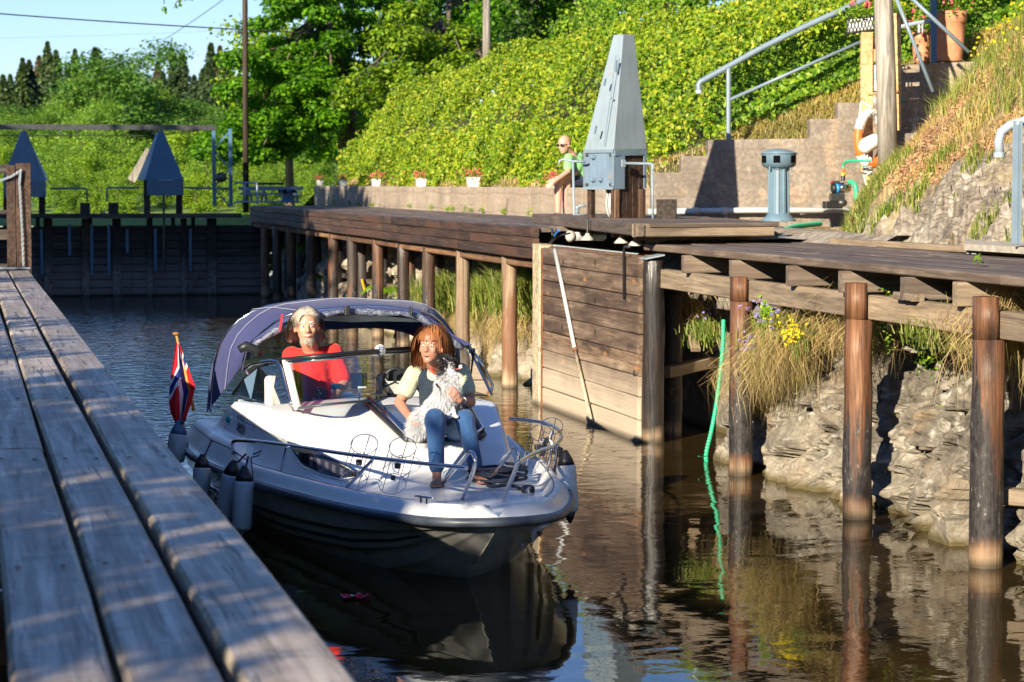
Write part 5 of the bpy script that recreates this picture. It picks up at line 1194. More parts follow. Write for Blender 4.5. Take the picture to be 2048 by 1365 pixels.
sT = BM @ BY(556, 723, sBl.y + .42); mT = BM @ BY(760, 704, mBl.y + .50); pT = BM @ BY(935, 692, pBl.y + .42)
print('WS top', BI @ sT, BI @ mT, BI @ pT)
def curve3(a, b, c, n=14):
    out = []
    for t_ in np.linspace(0, 1, n): p = a * (1 - t_) ** 2 + (b * 2 - (a + c) * .5) * 2 * t_ * (1 - t_) + c * t_ ** 2; out.append(p)
    return out
base_c = curve3(sB + Vector((0, 0, .01)), mB + Vector((0, 0, .01)), pB + Vector((0, 0, .01))); top_c = curve3(sT, mT, pT)
ws = MB().sheet([base_c, top_c]).build('windscreen', GLASS, boat, smooth=True, fixn=False)
MB().tube([p + Vector((0, 0, .006)) for p in top_c], .017, 10).build('top_frame', BLACK, boat, smooth=True)
MB().tube([p - Vector((0, 0, .018)) + (fw * -.012) for p in top_c], .008, 8).build('trim_strip', CHROME, boat, smooth=True)
MB().tube([p + Vector((0, 0, .004)) for p in base_c], .010, 8).build('base_frame', RUBB, boat, smooth=True)
def post(a, b, w_, nm='corner_post', mat=GELW, t=.02): return MB().bar(a, b, w_, t, up=(0, -1, .2)).build(nm, mat, boat, bevel=.005)
i0 = base_c[0].lerp(base_c[1], .55); i1 = top_c[0].lerp(top_c[1], .55); post(i0 - fw * .01, i1 - fw * .01, .05)
j0 = base_c[-1]; j1 = top_c[-1]; post(j0 - fw * .01, j1 - fw * .01, .035)
# starboard side screen
aBl = BI @ aB; side_top = [BM @ BY(x, y, yy) for x, y, yy in ((466, 788, aBl.y), (487, 757, aBl.y - .35), (515, 734, aBl.y - .75), (556, 723, sBl.y + .42))]
n_ = len(side_top); side_bot = [aB.lerp(sB, k / (n_ - 1)) for k in range(n_)]
MB().sheet([side_bot, side_top]).build('side_screen', GLASS, boat, fixn=False)
MB().tube(side_top, .011, 8).build('side_frame', BLACK, boat, smooth=True); MB().tube([p + Vector((0, 0, .006)) for p in side_bot], .008, 8).build('side_base', RUBB, boat, smooth=True)
hoop = [BM @ BY(x, y, yy) for x, y, yy in ((498, 748, sBl.y + .75), (490, 738, sBl.y + .75), (505, 728, sBl.y + .6), (540, 722, sBl.y + .35), (555, 724, sBl.y + .28), (563, 740, sBl.y + .22), (572, 775, sBl.y + .1), (580, 803, sBl.y + .0), (588, 812, sBl.y - .03))]
MB().tube(hoop, .012, 8).build('grab_hoop', CHROME, boat, smooth=True)
# port side screen and grab rail with the small camera
pBk = BM @ Vector((.90, 4.75, .80)); MB().add([pB, pBk, BM @ Vector((.86, 4.5, 1.08)), pT], [(0, 1, 2, 3)]).build('side_screen', GLASS, boat, fixn=False)
MB().tube([pT + Vector((.02, 0, .0)), BM @ Vector((.88, 4.5, 1.08)), pBk], .011, 8).build('side_frame', BLACK, boat, smooth=True)
pr = [BM @ BY(x, y, pBl.y - .02) for x, y in ((945, 715), (950, 708), (968, 735), (986, 772), (983, 781), (976, 783))]; MB().tube(pr, .013, 8).build('grab_rail', CHROME, boat, smooth=True)
t = thing('action_camera', BM @ BY(944, 703, pBl.y), 'small action camera clamped on the port end of the windscreen', 'camera')
q = BM @ BY(944, 702, pBl.y - .03); MB().box(q, (.055, .035, .045), ang).build('case', PVC, t, bevel=.006); MB().cyl(q + Vector((.012, -.016, 0)), q + Vector((.012, -.03, 0)), .013).build('lens', BLACK, t); MB().tube([q - Vector((.0, 0, .02)), q - Vector((-.01, 0, .06)), q - Vector((-.02, 0, .08))], .008, 6).build('clamp', BLACK, t)
# searchlight on the screen frame
q = mT + Vector((0, -.03, .0)); q = BM @ BY(761, 702, (BI @ mT).y - .03)
sl = MB().ball(q + Vector((0, .015, 0)), (.042, .035, .045), 16, 10).build('searchlight', WHITEP, boat, smooth=True)
MB().lathe(q + Vector((0, -.012, 0)), [(.034, 0), (.036, .006), (.03, .012)], 18, (0, -1, 0)).build('lens', simple('lamp_glass', (.55, .57, .6), .08, .6, .2, 60), sl, smooth=True)
for d_ in (-.013, .013): MB().bar(q + Vector((-.034, -.026, d_)), q + Vector((.034, -.026, d_)), .003, .003).build('guard_bar', STEEL, sl); MB().bar(q + Vector((d_, -.026, -.034)), q + Vector((d_, -.026, .034)), .003, .003).build('guard_bar', STEEL, sl)
# wheel, plotter
wc = BM @ BY(790, 765, 3.78); wh = thing('x', (0, 0, 0), '', '') if False else None
ring = [wc + Vector((math.cos(a) * .085, -.02 * math.sin(a), math.sin(a) * .10)) for a in np.linspace(0, 2 * math.pi, 21)[:-1]]
sw = MB().tube(ring, .011, 8, closed=True).build('steering_wheel', BLACK, boat, smooth=True)
for a in (R(200), R(340), R(90)): MB().bar(wc, wc + Vector((math.cos(a) * .08, 0, math.sin(a) * .09)), .022, .01).build('spoke', BLACK, sw)
MB().box(BM @ BY(792, 750, 3.9), (.15, .05, .09), ang).build('wheel_cover', BLACK, boat, bevel=.02)
pc = BM @ BY(718, 762, 3.42); MB().box(pc, (.115, .014, .11), ang).build('plotter', BLACK, boat, bevel=.006); MB().box(pc + Vector((.0, -.009, .004)), (.075, .004, .075), ang).build('plotter_back', simple('dull_slate', (.05, .065, .08), .5), boat, bevel=.002); MB().cyl(pc - Vector((0, 0, .05)), pc - Vector((0, 0, .13)), .009).build('plotter_stem', CHROME, boat); MB().box(pc - Vector((-.02, .005, .045)), (.06, .012, .012)).build('bracket', CHROME, boat)
patch('dash_tray', [(628, 805), (716, 794), (702, 785), (622, 793)], simple('dull_blue_mat', (.14, .26, .42), .6), .006)
patch('dash_pad', [(745, 793), (770, 789), (762, 783), (740, 787)], BLACK, .008)
# hatch with rail
strip('hatch_glass', [(742, 812), (800, 808), (925, 818)], [(812, 878), (880, 882), (958, 874)], simple('hatch_tint', (.10, .13, .19), .08, 0, .3, 2, coat=.3), .008, 14, 10)
hw = [on_deck(x, y)[0] for x, y in ((735, 812), (812, 884), (835, 887), (960, 880), (968, 874), (925, 815))]
MB().tube([p + Vector((0, 0, .015)) for p in hw], .018, 8).build('hatch_seal', BLACK, boat, smooth=True)
hp = [on_deck(x, y)[0] + Vector((0, 0, .018)) for x, y in ((737, 808), (812, 884), (845, 890), (950, 884), (966, 872), (935, 822))]
MB().tube([p + Vector((0, 0, .035)) for p in hp], .010, 8).build('hatch_rail', CHROME, boat, smooth=True)
for p in (hp[0], hp[1], hp[4], hp[5]): MB().cyl(p - Vector((0, 0, .01)), p + Vector((0, 0, .037)), .012, n=8).build('rail_foot', STEEL, boat)
MB().tube([on_deck(x, y)[0] + Vector((0, 0, .012)) for x, y in ((752, 800), (790, 794), (815, 790))], .006, 6).build('wiper', BLACK, boat)
# pulpit rails
def rp(x, s, z): return bw(x, s, z)
sr_ = [BP(466, 910, .44), BP(464, 884, .64), BP(475, 880, .655), BP(560, 888, .665), BP(700, 910, .675), BP(830, 926, .68), BP(935, 936, .68)]
sr_ = [BM @ p for p in sr_]
def smooth_pts(p, n=3):
    for _ in range(n):
        q = [p[0]]
        for a, b in zip(p[:-1], p[1:]): q += [a.lerp(b, .25), a.lerp(b, .75)]
        q.append(p[-1]); p = q
    return p
RR = .0125
MB().tube(smooth_pts(sr_, 2), RR, 10).build('pulpit_rail', CHROME, boat, smooth=True)
loopL = [BM @ q for q in (BP(922, 1003, .41), BP(947, 945, .63), BP(951, 925, .70), BP(948, 908, .745), BP(940, 903, .755), BP(930, 915, .71), BP(880, 975, .41))]
loopR = [BM @ q for q in (BP(1004, 1002, .41), BP(1034, 935, .64), BP(1038, 912, .715), BP(1034, 898, .755), BP(1026, 897, .755), BP(1016, 912, .70), BP(975, 965, .41))]
for lp in (loopL, loopR): MB().tube(smooth_pts(lp, 2), RR, 10).build('pulpit_loop', CHROME, boat, smooth=True)
for a in (loopL[0], loopL[-1], loopR[0], loopR[-1]): MB().lathe(a, [(.028, -.004), (.028, .006), (.015, .012)], 14).build('foot_plate', CHROME, boat, smooth=True)
prl = [BM @ BP(x, y, z) for x, y, z in ((1036, 925, .68), (1075, 903, .68), (1110, 893, .68), (1122, 880, .68), (1124, 868, .68), (1112, 855, .68), (1095, 847, .675), (1060, 841, .67), (1020, 838, .66))]
MB().tube(smooth_pts(prl, 2), RR, 10).build('pulpit_rail', CHROME, boat, smooth=True)
def stan(a, b): return MB().tube([BM @ a, BM @ b], .0105, 8).build('stanchion', CHROME, boat, smooth=True)
stan(BP(574, 894, .66), BP(560, 948, .44)); stan(BP(745, 920, .675), BP(685, 985, .43)); stan(BP(1115, 892, .68), BP(1108, 948, .45)); stan(BP(1104, 899, .68), BP(1092, 950, .45))
# wire fender baskets clamped on the rail
def basket(px, py, w_, h_, tilt, name='fender_basket'):
    c = BM @ BP(px, py, .60); e1 = rt * 1.0; e2 = (upv + fw * -.3).normalized(); m = MB(); R_ = .0028
    for k in (-1, 1):
        cc_ = c + (e2 * k * h_ * .5 + e1 * tilt * k * h_ * .5); m.tube([cc_ + e1 * math.cos(a) * w_ + fw * math.sin(a) * w_ * .9 + e2 * math.sin(a) * w_ * .75 for a in np.linspace(0, 2 * math.pi, 19)[:-1]], R_, 5, closed=True)
    for a in (0, 1.2, 2.6, 3.9, 5.0):
        o_ = e1 * math.cos(a) * w_ + fw * math.sin(a) * w_ * .9 + e2 * math.sin(a) * w_ * .75; m.tube([c - e2 * h_ * .5 - e1 * tilt * h_ * .5 + o_, c + e2 * h_ * .5 + e1 * tilt * h_ * .5 + o_], R_, 5)
    m.tube([c + e1 * .02 + e2 * .05 + e1 * math.cos(a) * .012 + e2 * math.sin(a) * .02 for a in np.linspace(0, 2 * math.pi, 11)[:-1]], R_, 5, closed=True)
    b = m.build(name, CHROME, boat); MB().box(c + e2 * .0, (.035, .05, .035)).build('clamp', BLACK, b, bevel=.006); MB().box(c - e2 * h_ * .33 - e1 * .03, (.028, .04, .03)).build('clamp', BLACK, b, bevel=.006)
basket(718, 925, .085, .24, .30); basket(795, 932, .085, .24, .28); basket(1075, 895, .075, .20, .25); basket(1098, 880, .075, .2, .2)
# cleats, anchor locker lid, hinges
for (x0, y0, x1, y1) in ((829, 995, 868, 1001), (1052, 985, 1064, 975)):
    a, _ = on_deck(x0, y0 + 8); b, _ = on_deck(x1, y1 + 8); up_ = Vector((0, 0, .03)); c_ = MB().tube([a + up_, a.lerp(b, .2) + up_ * 1.1, a.lerp(b, .8) + up_ * 1.1, b + up_], [.004, .008, .008, .004], 8).build('cleat', CHROME, boat, smooth=True)
    for k in (.35, .65): MB().cyl(a.lerp(b, k) - Vector((0, 0, .002)), a.lerp(b, k) + up_, .008, n=8).build('cleat_leg', CHROME, c_)
deck_line('locker_seam', [(935, 988), (985, 983), (1003, 1005), (1006, 1012)], .0018, PVC, .001); deck_line('locker_seam', [(925, 1006), (948, 1016)], .0018, PVC, .001)
for x, y in ((974, 985), (938, 1009), (1008, 1003), (975, 1014)): q, _ = on_deck(x, y); MB().box(q + Vector((0, 0, .004)), (.03, .012, .008)).build('hinge', CHROME, boat, bevel=.002)
# navigation light
q, _ = on_deck(462, 840); nl = MB().box(q + Vector((.0, -.005, 0)), (.035, .05, .055), ang).build('nav_light', simple('cream_plastic', (.78, .68, .50), .4), boat, bevel=.01); MB().ball(q + Vector((-.02, -.02, .004)), (.02, .02, .027)).build('green_lens', simple('green_glass', (.0, .25, .28), .1, 0, .2), nl, smooth=True)
# lettering
def text3(name, body, org, xdir, updir, size, mat, parent=None, ext=.0008, shear=0):
    cu = bpy.data.curves.new(name, 'FONT'); cu.body = body; cu.size = size; cu.extrude = ext; cu.shear = shear; cu.align_x = 'LEFT'
    o = bpy.data.objects.new(name, cu); COL.objects.link(o); cu.materials.append(mat); x = Vector(xdir).normalized(); z = x.cross(Vector(updir)).normalized(); y = z.cross(x); mw = Matrix((x, y, z)).transposed().to_4x4(); mw.translation = Vector(org)
    adopt(o, parent); l = (wm(parent).inverted() @ mw) if parent else mw
    loc, ro, sc = l.decompose(); o.location = loc; o.rotation_euler = ro.to_euler(); return o
def deck_text(name, body, p0, p1, pu, mat, fill=1.0, **k):
    a, d = on_deck(*p0); b, _ = on_deck(*p1); u, _ = on_deck(*pu); L_ = (b - a).length
    n_ = (b - a).cross(u - a).normalized()
    if n_.dot(d) > 0: n_ = -n_
    o = text3(name, body, a + n_ * .012, b - a, u - a, .1, mat, boat, **k); bpy.context.view_layer.update(); wdt = o.dimensions.x or .1; hgt = max(o.dimensions.y, .01)
    o.scale = (L_ / wdt * fill, (u - a).length / hgt, 1); return o
deck_text('model_number', '655', (476, 837), (489, 844), (477, 830), RUBB, shear=.2)
strip('number_plate_ground', [(474, 847), (489, 856)], [(474, 863), (489, 876)], simple('sticker', (.62, .68, .66), .4), .004, 4, 4)
deck_text('number_plate', 'BNESTN', (475.5, 861), (488.5, 872), (475.5, 850), BLACK)
# hull name at the stern on the topside
a = BM @ Vector((-(hb(5.25) + .005) * 1.0, 5.35, rz_(5.2) + .035)); b = BM @ Vector((-(hb(4.4) + .0), 4.45, rz_(4.4) + .035))
hn = text3('hull_name', 'Sk.Bergsland', a + Vector((-.02, 0, 0)), b - a, (0, 0, 1), .085, RUBB, boat, shear=.3)
# canopy: arched navy cloth over two bows, rolled front window
CLO = NT('navy_canvas'); c_ = CLO.coords((1, 1, 1)); CLO.done(CLO.ramp(CLO.noise(c_, 2.2, 4), [(.3, (.026, .033, .115)), (.7, (.045, .055, .175))]), .85, CLO.bump(CLO.noise(c_, 900, 2), .15, .002, CLO.bump(CLO.noise(c_, 5, 3, .5, .8), .35, .04)), Sheen_Weight=.08); CLO = CLO.m
def arch(y, hw_, zb, zt, n=26, flat=.62, dz=0):
    H_ = zt - zb; half = [Vector((-hw_, 0, zb)), Vector((-hw_ * .985, 0, zb + H_ * .42)), Vector((-hw_ * .93, 0, zt - .26 * min(1, H_ * 2))), Vector((-hw_ * .66, 0, zt - .035)), Vector((-hw_ * .3, 0, zt - .004))]
    ctl = half + [Vector((0, 0, zt))] + [Vector((-p.x, 0, p.z)) for p in half[::-1]]; ctl = smooth_pts(ctl, 3); L_ = [0]
    for a, b in zip(ctl[:-1], ctl[1:]): L_.append(L_[-1] + (b - a).length)
    out = []
    for k in range(n):
        t_ = L_[-1] * k / (n - 1); i = max(0, min(len(ctl) - 2, next((m_ for m_ in range(len(L_) - 1) if L_[m_ + 1] >= t_), len(ctl) - 2))); p = ctl[i].lerp(ctl[i + 1], (t_ - L_[i]) / max(1e-6, L_[i + 1] - L_[i])); out.append((p.x, y, p.z))
    return out
A_ = []
stations = [(4.28, .76, 1.06, 1.42), (4.34, .80, .98, 1.465), (4.75, .90, .80, 1.49), (5.1, .97, .62, 1.485), (5.35, .98, .57, 1.43), (5.5, .97, .57, 1.22)]
for i, (y, hw_, zb, zt) in enumerate(stations):
    row = arch(y, hw_, zb, zt)
    # the legs rake aft on the way down
    row = [bw(x + .0, yy + (1 - (z - zb) / (zt - zb)) * (.55 if i < 2 else .35) * (1 if i < 5 else .2), z + .008 * math.sin(x * 9 + i)) for (x, yy, z) in row]
    A_.append(row)
can = thing('canopy', bw(0, 4.9, 1.4), 'navy blue canvas canopy arched over the cockpit of the cruiser', 'canopy')
can_o = MB().sheet(A_).build('canvas', CLO, can, smooth=True, solid=.006, sub=1)
MB().tube([p + Vector((0, -.004, .0)) for p in A_[0]], .012, 8).build('front_hem', CLO, can, smooth=True)
for r0 in (A_[1], A_[3]): MB().tube([p - Vector((0, 0, .014)) for p in r0], .011, 8).build('hoop', CHROME, can, smooth=True)
for j in (7, 18): MB().tube([A_[i][j] + Vector((0, -.001, .006)) for i in range(1, 5)], .0018, 4).build('seam', simple('pale_thread', (.45, .47, .6), .8) if j == 7 else bpy.data.materials['pale_thread'], can)
MB().tube([p + Vector((-.002, -.003, .004)) for p in A_[2]], .0018, 4).build('seam', bpy.data.materials['pale_thread'], can)
# rolled-up clear front window under the front edge
CLR = NT('clear_vinyl_roll'); cc_ = CLR.coords((1, 1, 1)); nz_ = CLR.noise(CLR.coords((1, 1, 1)), 26, 5, .7, 1.2)
CLR.done(CLR.ramp(nz_, [(.36, (.03, .035, .06)), (.55, (.14, .16, .22)), (.72, (.45, .48, .55))]), .2, CLR.bump(nz_, .6, .01), Coat_Weight=.4); CLR = CLR.m
ra = A_[0]; k0, k1 = 3, 22; roll = [ra[k] + Vector((0, -.05, -.055 - .012 * math.sin(k * 1.1))) for k in range(4, 22)]
pl = [BM @ BY(x, y, 4.25) for x, y in ((500, 700), (520, 682), (550, 662), (585, 650), (640, 632), (690, 622), (750, 626), (820, 628), (850, 640), (885, 668), (925, 698))]
MB().tube(smooth_pts(pl, 1), [.022 + .006 * math.sin(k * 1.7) for k in range(len(smooth_pts(pl, 1)))], 12).build('rolled_window', CLR, can, smooth=True)
e_ = MB().tube([BM @ BY(x, y, 4.22) for x, y in ((478, 700), (492, 692), (512, 700), (520, 712))], [.03, .035, .035, .028], 12).build('roll_end', BLACK, can, smooth=True)
for x, y in ((694, 622), (822, 622)): MB().box(BM @ BY(x, y, 4.2), (.04 if x < 800 else .015, .06, .07)).build('roll_strap', BLACK, can, bevel=.008)
MB().box(BM @ BY(562, 645, 4.2), (.014, .02, .12), Matrix.Rotation(.15, 3, 'Y')).build('red_tab', simple('red_webbing', (.45, .02, .03), .6), can)
VIN = NT('clear_vinyl'); tv = VIN.n('ShaderNodeBsdfTransparent'); tv.inputs[0].default_value = (.85, .85, .84, 1); gv = VIN.n('ShaderNodeBsdfGlossy'); gv.inputs[1].default_value = .18; gv.inputs[0].default_value = (.9, .85, .75, 1); mv = VIN.n('ShaderNodeMixShader'); mv.inputs[0].default_value = .22; VIN.l(tv.outputs[0], mv.inputs[1]); VIN.l(gv.outputs[0], mv.inputs[2]); VIN.l(mv.outputs[0], VIN.out.inputs[0])
d0 = [BM @ BY(x, y, 4.3) for x, y in ((640, 636), (690, 630), (760, 632), (850, 640))]; d1 = [BM @ BY(x, y, 4.3) for x, y in ((645, 642), (700, 645), (760, 643), (850, 645))]
MB().sheet([d0, d1]).build('hanging_vinyl', VIN.m, can, fixn=False)
pv0 = [BM @ BY(x, y, 4.3) for x, y in ((852, 632), (880, 650), (910, 672), (945, 690))]; pv1 = [BM @ BY(x, y, 4.3) for x, y in ((838, 640), (862, 668), (890, 690), (920, 692))]
MB().sheet([pv0, pv1]).build('side_flap', CLO, can, fixn=False, solid=.004)
# ------------------------------------------------------------------ people and dog
SKIN = simple('skin', (.54, .28, .19), .5, 0, .08, 14); SKIN.node_tree.nodes['Principled BSDF'].inputs['Subsurface Weight'].default_value = .08
SKINT = simple('tanned_skin', (.42, .20, .135), .5, 0, .1, 14); SKINP = simple('pale_skin', (.56, .31, .23), .5, 0, .06, 14)
def fabric(name, col, folds=9, s=.5):
    t = NT(name); c = t.coords((1, 1, 1)); n = t.noise(c, folds, 3, .55, .9); f_ = t.noise(c, 600, 2)
    return t.done(t.mix(t.mrange(n, .3, .7, 0, .35), col, tuple(q * .7 for q in col)), .85, t.bump(f_, .1, .002, t.bump(n, s, .03)), Sheen_Weight=.15)
F_RED = fabric('red_cotton', (.68, .02, .015)); F_VEST = fabric('navy_vest', (.008, .02, .04), 7); F_YEL = fabric('pale_yellow_cotton', (.52, .54, .37)); F_JEAN = fabric('blue_denim', (.018, .075, .21), 12); F_GRN = fabric('pale_green_cotton', (.24, .56, .22)); F_SHORT = fabric('navy_shorts', (.02, .03, .08)); F_GREY = fabric('grey_trousers', (.12, .12, .13))
def hairmat(name, a, b):
    t = NT(name); at = t.n('ShaderNodeAttribute', attribute_name='rnd'); return t.done(t.ramp(at.outputs['Fac'], [(0, a), (1, b)]), .5, Specular_IOR_Level=.6)
H_GREY = hairmat('grey_hair', (.30, .26, .20), (.60, .54, .46)); H_RED = hairmat('copper_hair', (.12, .036, .012), (.36, .14, .045)); H_DOGW = hairmat('white_fur', (.50, .51, .55), (.84, .84, .86)); H_DOGB = hairmat('black_fur', (.010, .010, .012), (.05, .045, .045))
EYEW = simple('eye_white', (.8, .8, .78), .2, 0, .01); EYED = simple('eye_dark', (.03, .05, .06), .1, 0, .1); LIP = simple('lips', (.42, .12, .10), .45, 0, .05); TEETH = simple('teeth', (.85, .82, .76), .3, 0, .02)
class Fig:
    def __init__(s, c, face, up=(0, 0, 1), sc=1.0):
        """head frame: f forward, l to the head's left, u up"""
        s.c = Vector(c); s.f = Vector(face).normalized(); s.l = Vector(up).cross(s.f).normalized(); s.u = s.f.cross(s.l); s.k = sc
    def p(s, f, l, u): return s.c + (s.f * f + s.l * l + s.u * u) * s.k
    def m(s): return Matrix((s.f, s.l, s.u)).transposed()
def head(mb, h, neck):
    k = h.k
    mb.ball(h.p(-.012, 0, .03), (.098 * k, .078 * k, .098 * k), 18, 12, h.m()); mb.ball(h.p(.02, 0, -.035), (.072 * k, .062 * k, .075 * k), 16, 10, h.m())
    mb.ball(h.p(.055, 0, -.085), (.030 * k, .034 * k, .026 * k), 12, 8, h.m())                     # chin
    mb.capsule(h.p(.082, 0, .015), h.p(.103, 0, -.022), .010 * k, .015 * k); mb.ball(h.p(.09, .012, -.026), .011 * k); mb.ball(h.p(.09, -.012, -.026), .011 * k)   # nose
    for s_ in (-1, 1):
        mb.capsule(h.p(.078, s_ * .014, .030), h.p(.066, s_ * .048, .030), .012 * k, .010 * k)      # brow
        mb.ball(h.p(.058, s_ * .040, -.018), (.022 * k, .020 * k, .024 * k), 10, 8, h.m())              # cheek
        mb.ball(h.p(-.005, s_ * .080, -.008), (.022 * k, .010 * k, .034 * k), 10, 8, h.m())             # ear
    mb.capsule(h.p(.080, .018, -.054), h.p(.080, -.018, -.054), .010 * k, .010 * k)
    mb.capsule(h.p(-.02, 0, -.06), neck, .052 * k, .058 * k)
def face_parts(h, body, smile=1, glasses=None, brow=None, open_=0):
    k = h.k
    for s_ in (-1, 1):
        if glasses != 'dark':
            e = MB().ball(h.p(.074, s_ * .031, .010), (.011 * k, .014 * k, .007 * k), 10, 6, h.m()).build('eye', EYEW, body, smooth=True); MB().ball(h.p(.083, s_ * .031, .009), .0058 * k, 8, 6).build('iris', EYED, e, smooth=True)
        if brow: MB().tube([h.p(.088, s_ * .014, .036), h.p(.084, s_ * .034, .040), h.p(.070, s_ * .050, .034)], .0042 * k, 6).build('eyebrow', brow, body, smooth=True)
    MB().tube([h.p(.076, .026, -.050), h.p(.088, .012, -.057 - .003 * smile), h.p(.091, 0, -.059 - .004 * smile), h.p(.088, -.012, -.057 - .003 * smile), h.p(.076, -.026, -.050)], .0052 * k, 6).build('lips', LIP, body, smooth=True)
    if smile: MB().tube([h.p(.084, .017, -.0525), h.p(.0915, 0, -.0555), h.p(.084, -.017, -.0525)], .0042 * k, 6).build('teeth', TEETH, body, smooth=True)
    if open_: MB().ball(h.p(.082, 0, -.060), (.013 * k, .016 * k, .011 * k), 10, 6, h.m()).build('mouth', EYED, body, smooth=True)
def hairstyle(name, h, body, mat, n, length, style, seed):
    r = np.random.default_rng(seed); k = h.k; F_, L_, U_ = (np.array(tuple(v)) for v in (h.f, h.l, h.u)); C0 = np.array(tuple(h.c))
    cap = MB()
    roots = []
    while len(roots) < n:
        d = r.normal(0, 1, 3); d /= np.linalg.norm(d); f_, l_, u_ = d
        if u_ < style['low'](f_): continue
        if f_ > .0 and u_ < style['fringe'](l_): continue
        roots.append(d)
    d = np.array(roots); style.setdefault('len', lambda d: 1.0); base = np.stack([-.012 + d[:, 0] * .101, d[:, 1] * .082, .03 + d[:, 2] * .101], 1) * k
    part = np.sign(d[:, 1] + r.normal(0, .1, n) + style.get('part', 0)); Ln = length * k * r.uniform(.75, 1.08, n) * style['len'](d)
    segs = 6; pts = [base]; vel = d * .8 + np.stack([style['fwd'](d) * 1.0, part * style.get('side', .25), np.zeros(n)], 1)
    cur = base.copy()
    cen = np.array([-.012, 0, .03]) * k; rad = np.array([.108, .09, .108]) * k * (1 + r.uniform(0, .10, (n, 1)))
    down = np.array(style.get('down', (0, 0, -1)))
    for i in range(segs):
        vel = vel * .62 + down * .38 * (1 + i * .25) + r.normal(0, .06, (n, 3)) + np.array(style.get('wind', (0, 0, 0))) * (i / segs)
        vel /= np.linalg.norm(vel, axis=1, keepdims=True); cur = cur + vel * (Ln / segs)[:, None]
        q = (cur - cen) / rad; ql = np.linalg.norm(q, axis=1, keepdims=True); cur = np.where((ql < 1) & (cur[:, 2:3] > -.05 * k), cen + q / ql * rad, cur)
        q = (cur[:, :2] - [[-.01 * k, 0]]) / (np.array([.062, .076]) * k); ql = np.linalg.norm(q, axis=1, keepdims=True)
        cur[:, :2] = np.where((ql < 1) & (cur[:, 2:3] <= -.05 * k), np.array([[-.01 * k, 0]]) + q / np.maximum(ql, .01) * np.array([.062, .076]) * k, cur[:, :2])
        pts.append(cur.copy())
    W_ = [C0 + p[:, :1] * F_ + p[:, 1:2] * L_ + p[:, 2:] * U_ for p in pts]
    outw = nrmz(W_[1] - C0 - U_ * .03 * k); tan = nrmz(W_[2] - W_[0]); side = nrmz(np.cross(outw, tan)) * style.get('w', .0034)
    V = []
    for i, p in enumerate(W_): s_ = side * (1 if i < segs else .25); V += [p - s_, p + s_]
    V = np.stack(V, 1).reshape(-1, 3); b_ = np.arange(n)[:, None] * (2 * (segs + 1)); Fc = np.concatenate([b_ + [[2 * i, 2 * i + 1, 2 * i + 3]] for i in range(segs)] + [b_ + [[2 * i, 2 * i + 3, 2 * i + 2]] for i in range(segs)], 1).reshape(-1, 3)
    np_mesh(name, V, Fc, mat, body, np.repeat(r.random(n) * .7 + .3 * (d[:, 2] > .3), 2 * segs), smooth=True)
    return
def hand(mb, w_, dirv, nrm, k=1.0, curl=.5, side=1):
    """w_ wrist, dirv towards the fingers, nrm out of the back of the hand"""
    d = Vector(dirv).normalized(); n = Vector(nrm); n = (n - d * n.dot(d)).normalized(); s_ = d.cross(n) * side; p = lambda a, b, c: w_ + (d * a + s_ * b + n * c) * k
    mb.capsule(p(0, 0, 0), p(.03, 0, 0), .024 * k, .026 * k); mb.capsule(p(.04, -.020, 0), p(.075, -.024, 0), .018 * k, .016 * k); mb.capsule(p(.04, .020, 0), p(.078, .022, 0), .018 * k, .016 * k); mb.capsule(p(.03, 0, 0), p(.08, 0, .002), .020 * k, .017 * k)
    for b, L_ in ((-.030, .058), (-.010, .070), (.011, .074), (.031, .064)):
        a0 = p(.082, b, 0); a1 = p(.082 + L_ * .5, b * 1.1, -.012 * curl * 2); a2 = p(.082 + L_ * (.95 - .5 * curl), b * 1.15, -.050 * curl - .008); mb.capsule(a0, a1, .0100 * k, .0088 * k, 8); mb.capsule(a1, a2, .0088 * k, .0075 * k, 8)
    a0 = p(.018, .030, -.004); a1 = p(.045, .056, -.014); a2 = p(.072, .058, -.026); mb.capsule(a0, a1, .014 * k, .011 * k, 8); mb.capsule(a1, a2, .011 * k, .0085 * k, 8)
def foot(mb, ank, d, k=1.0):
    d = Vector((d[0], d[1], 0)).normalized(); s_ = Vector((-d.y, d.x, 0)); p = lambda a, b, c: ank + (d * a + s_ * b) * k + Vector((0, 0, c * k))
    mb.capsule(p(0, 0, 0), p(0, 0, -.05), .034 * k, .034 * k); mb.capsule(p(-.02, 0, -.06), p(.10, 0, -.062), .032 * k, .026 * k); mb.capsule(p(.06, -.02, -.066), p(.12, -.026, -.07), .024 * k, .020 * k); mb.capsule(p(.06, .02, -.066), p(.12, .024, -.07), .024 * k, .020 * k)
    for i, (b, L_) in enumerate(((-.034, .150), (-.014, .160), (.002, .155), (.017, .148), (.031, .138))): mb.capsule(p(.12, b, -.072), p(L_, b, -.076), (.014 if i == 0 else .0105) * k, (.012 if i == 0 else .009) * k, 8)
UP = Vector((0, 0, 1))
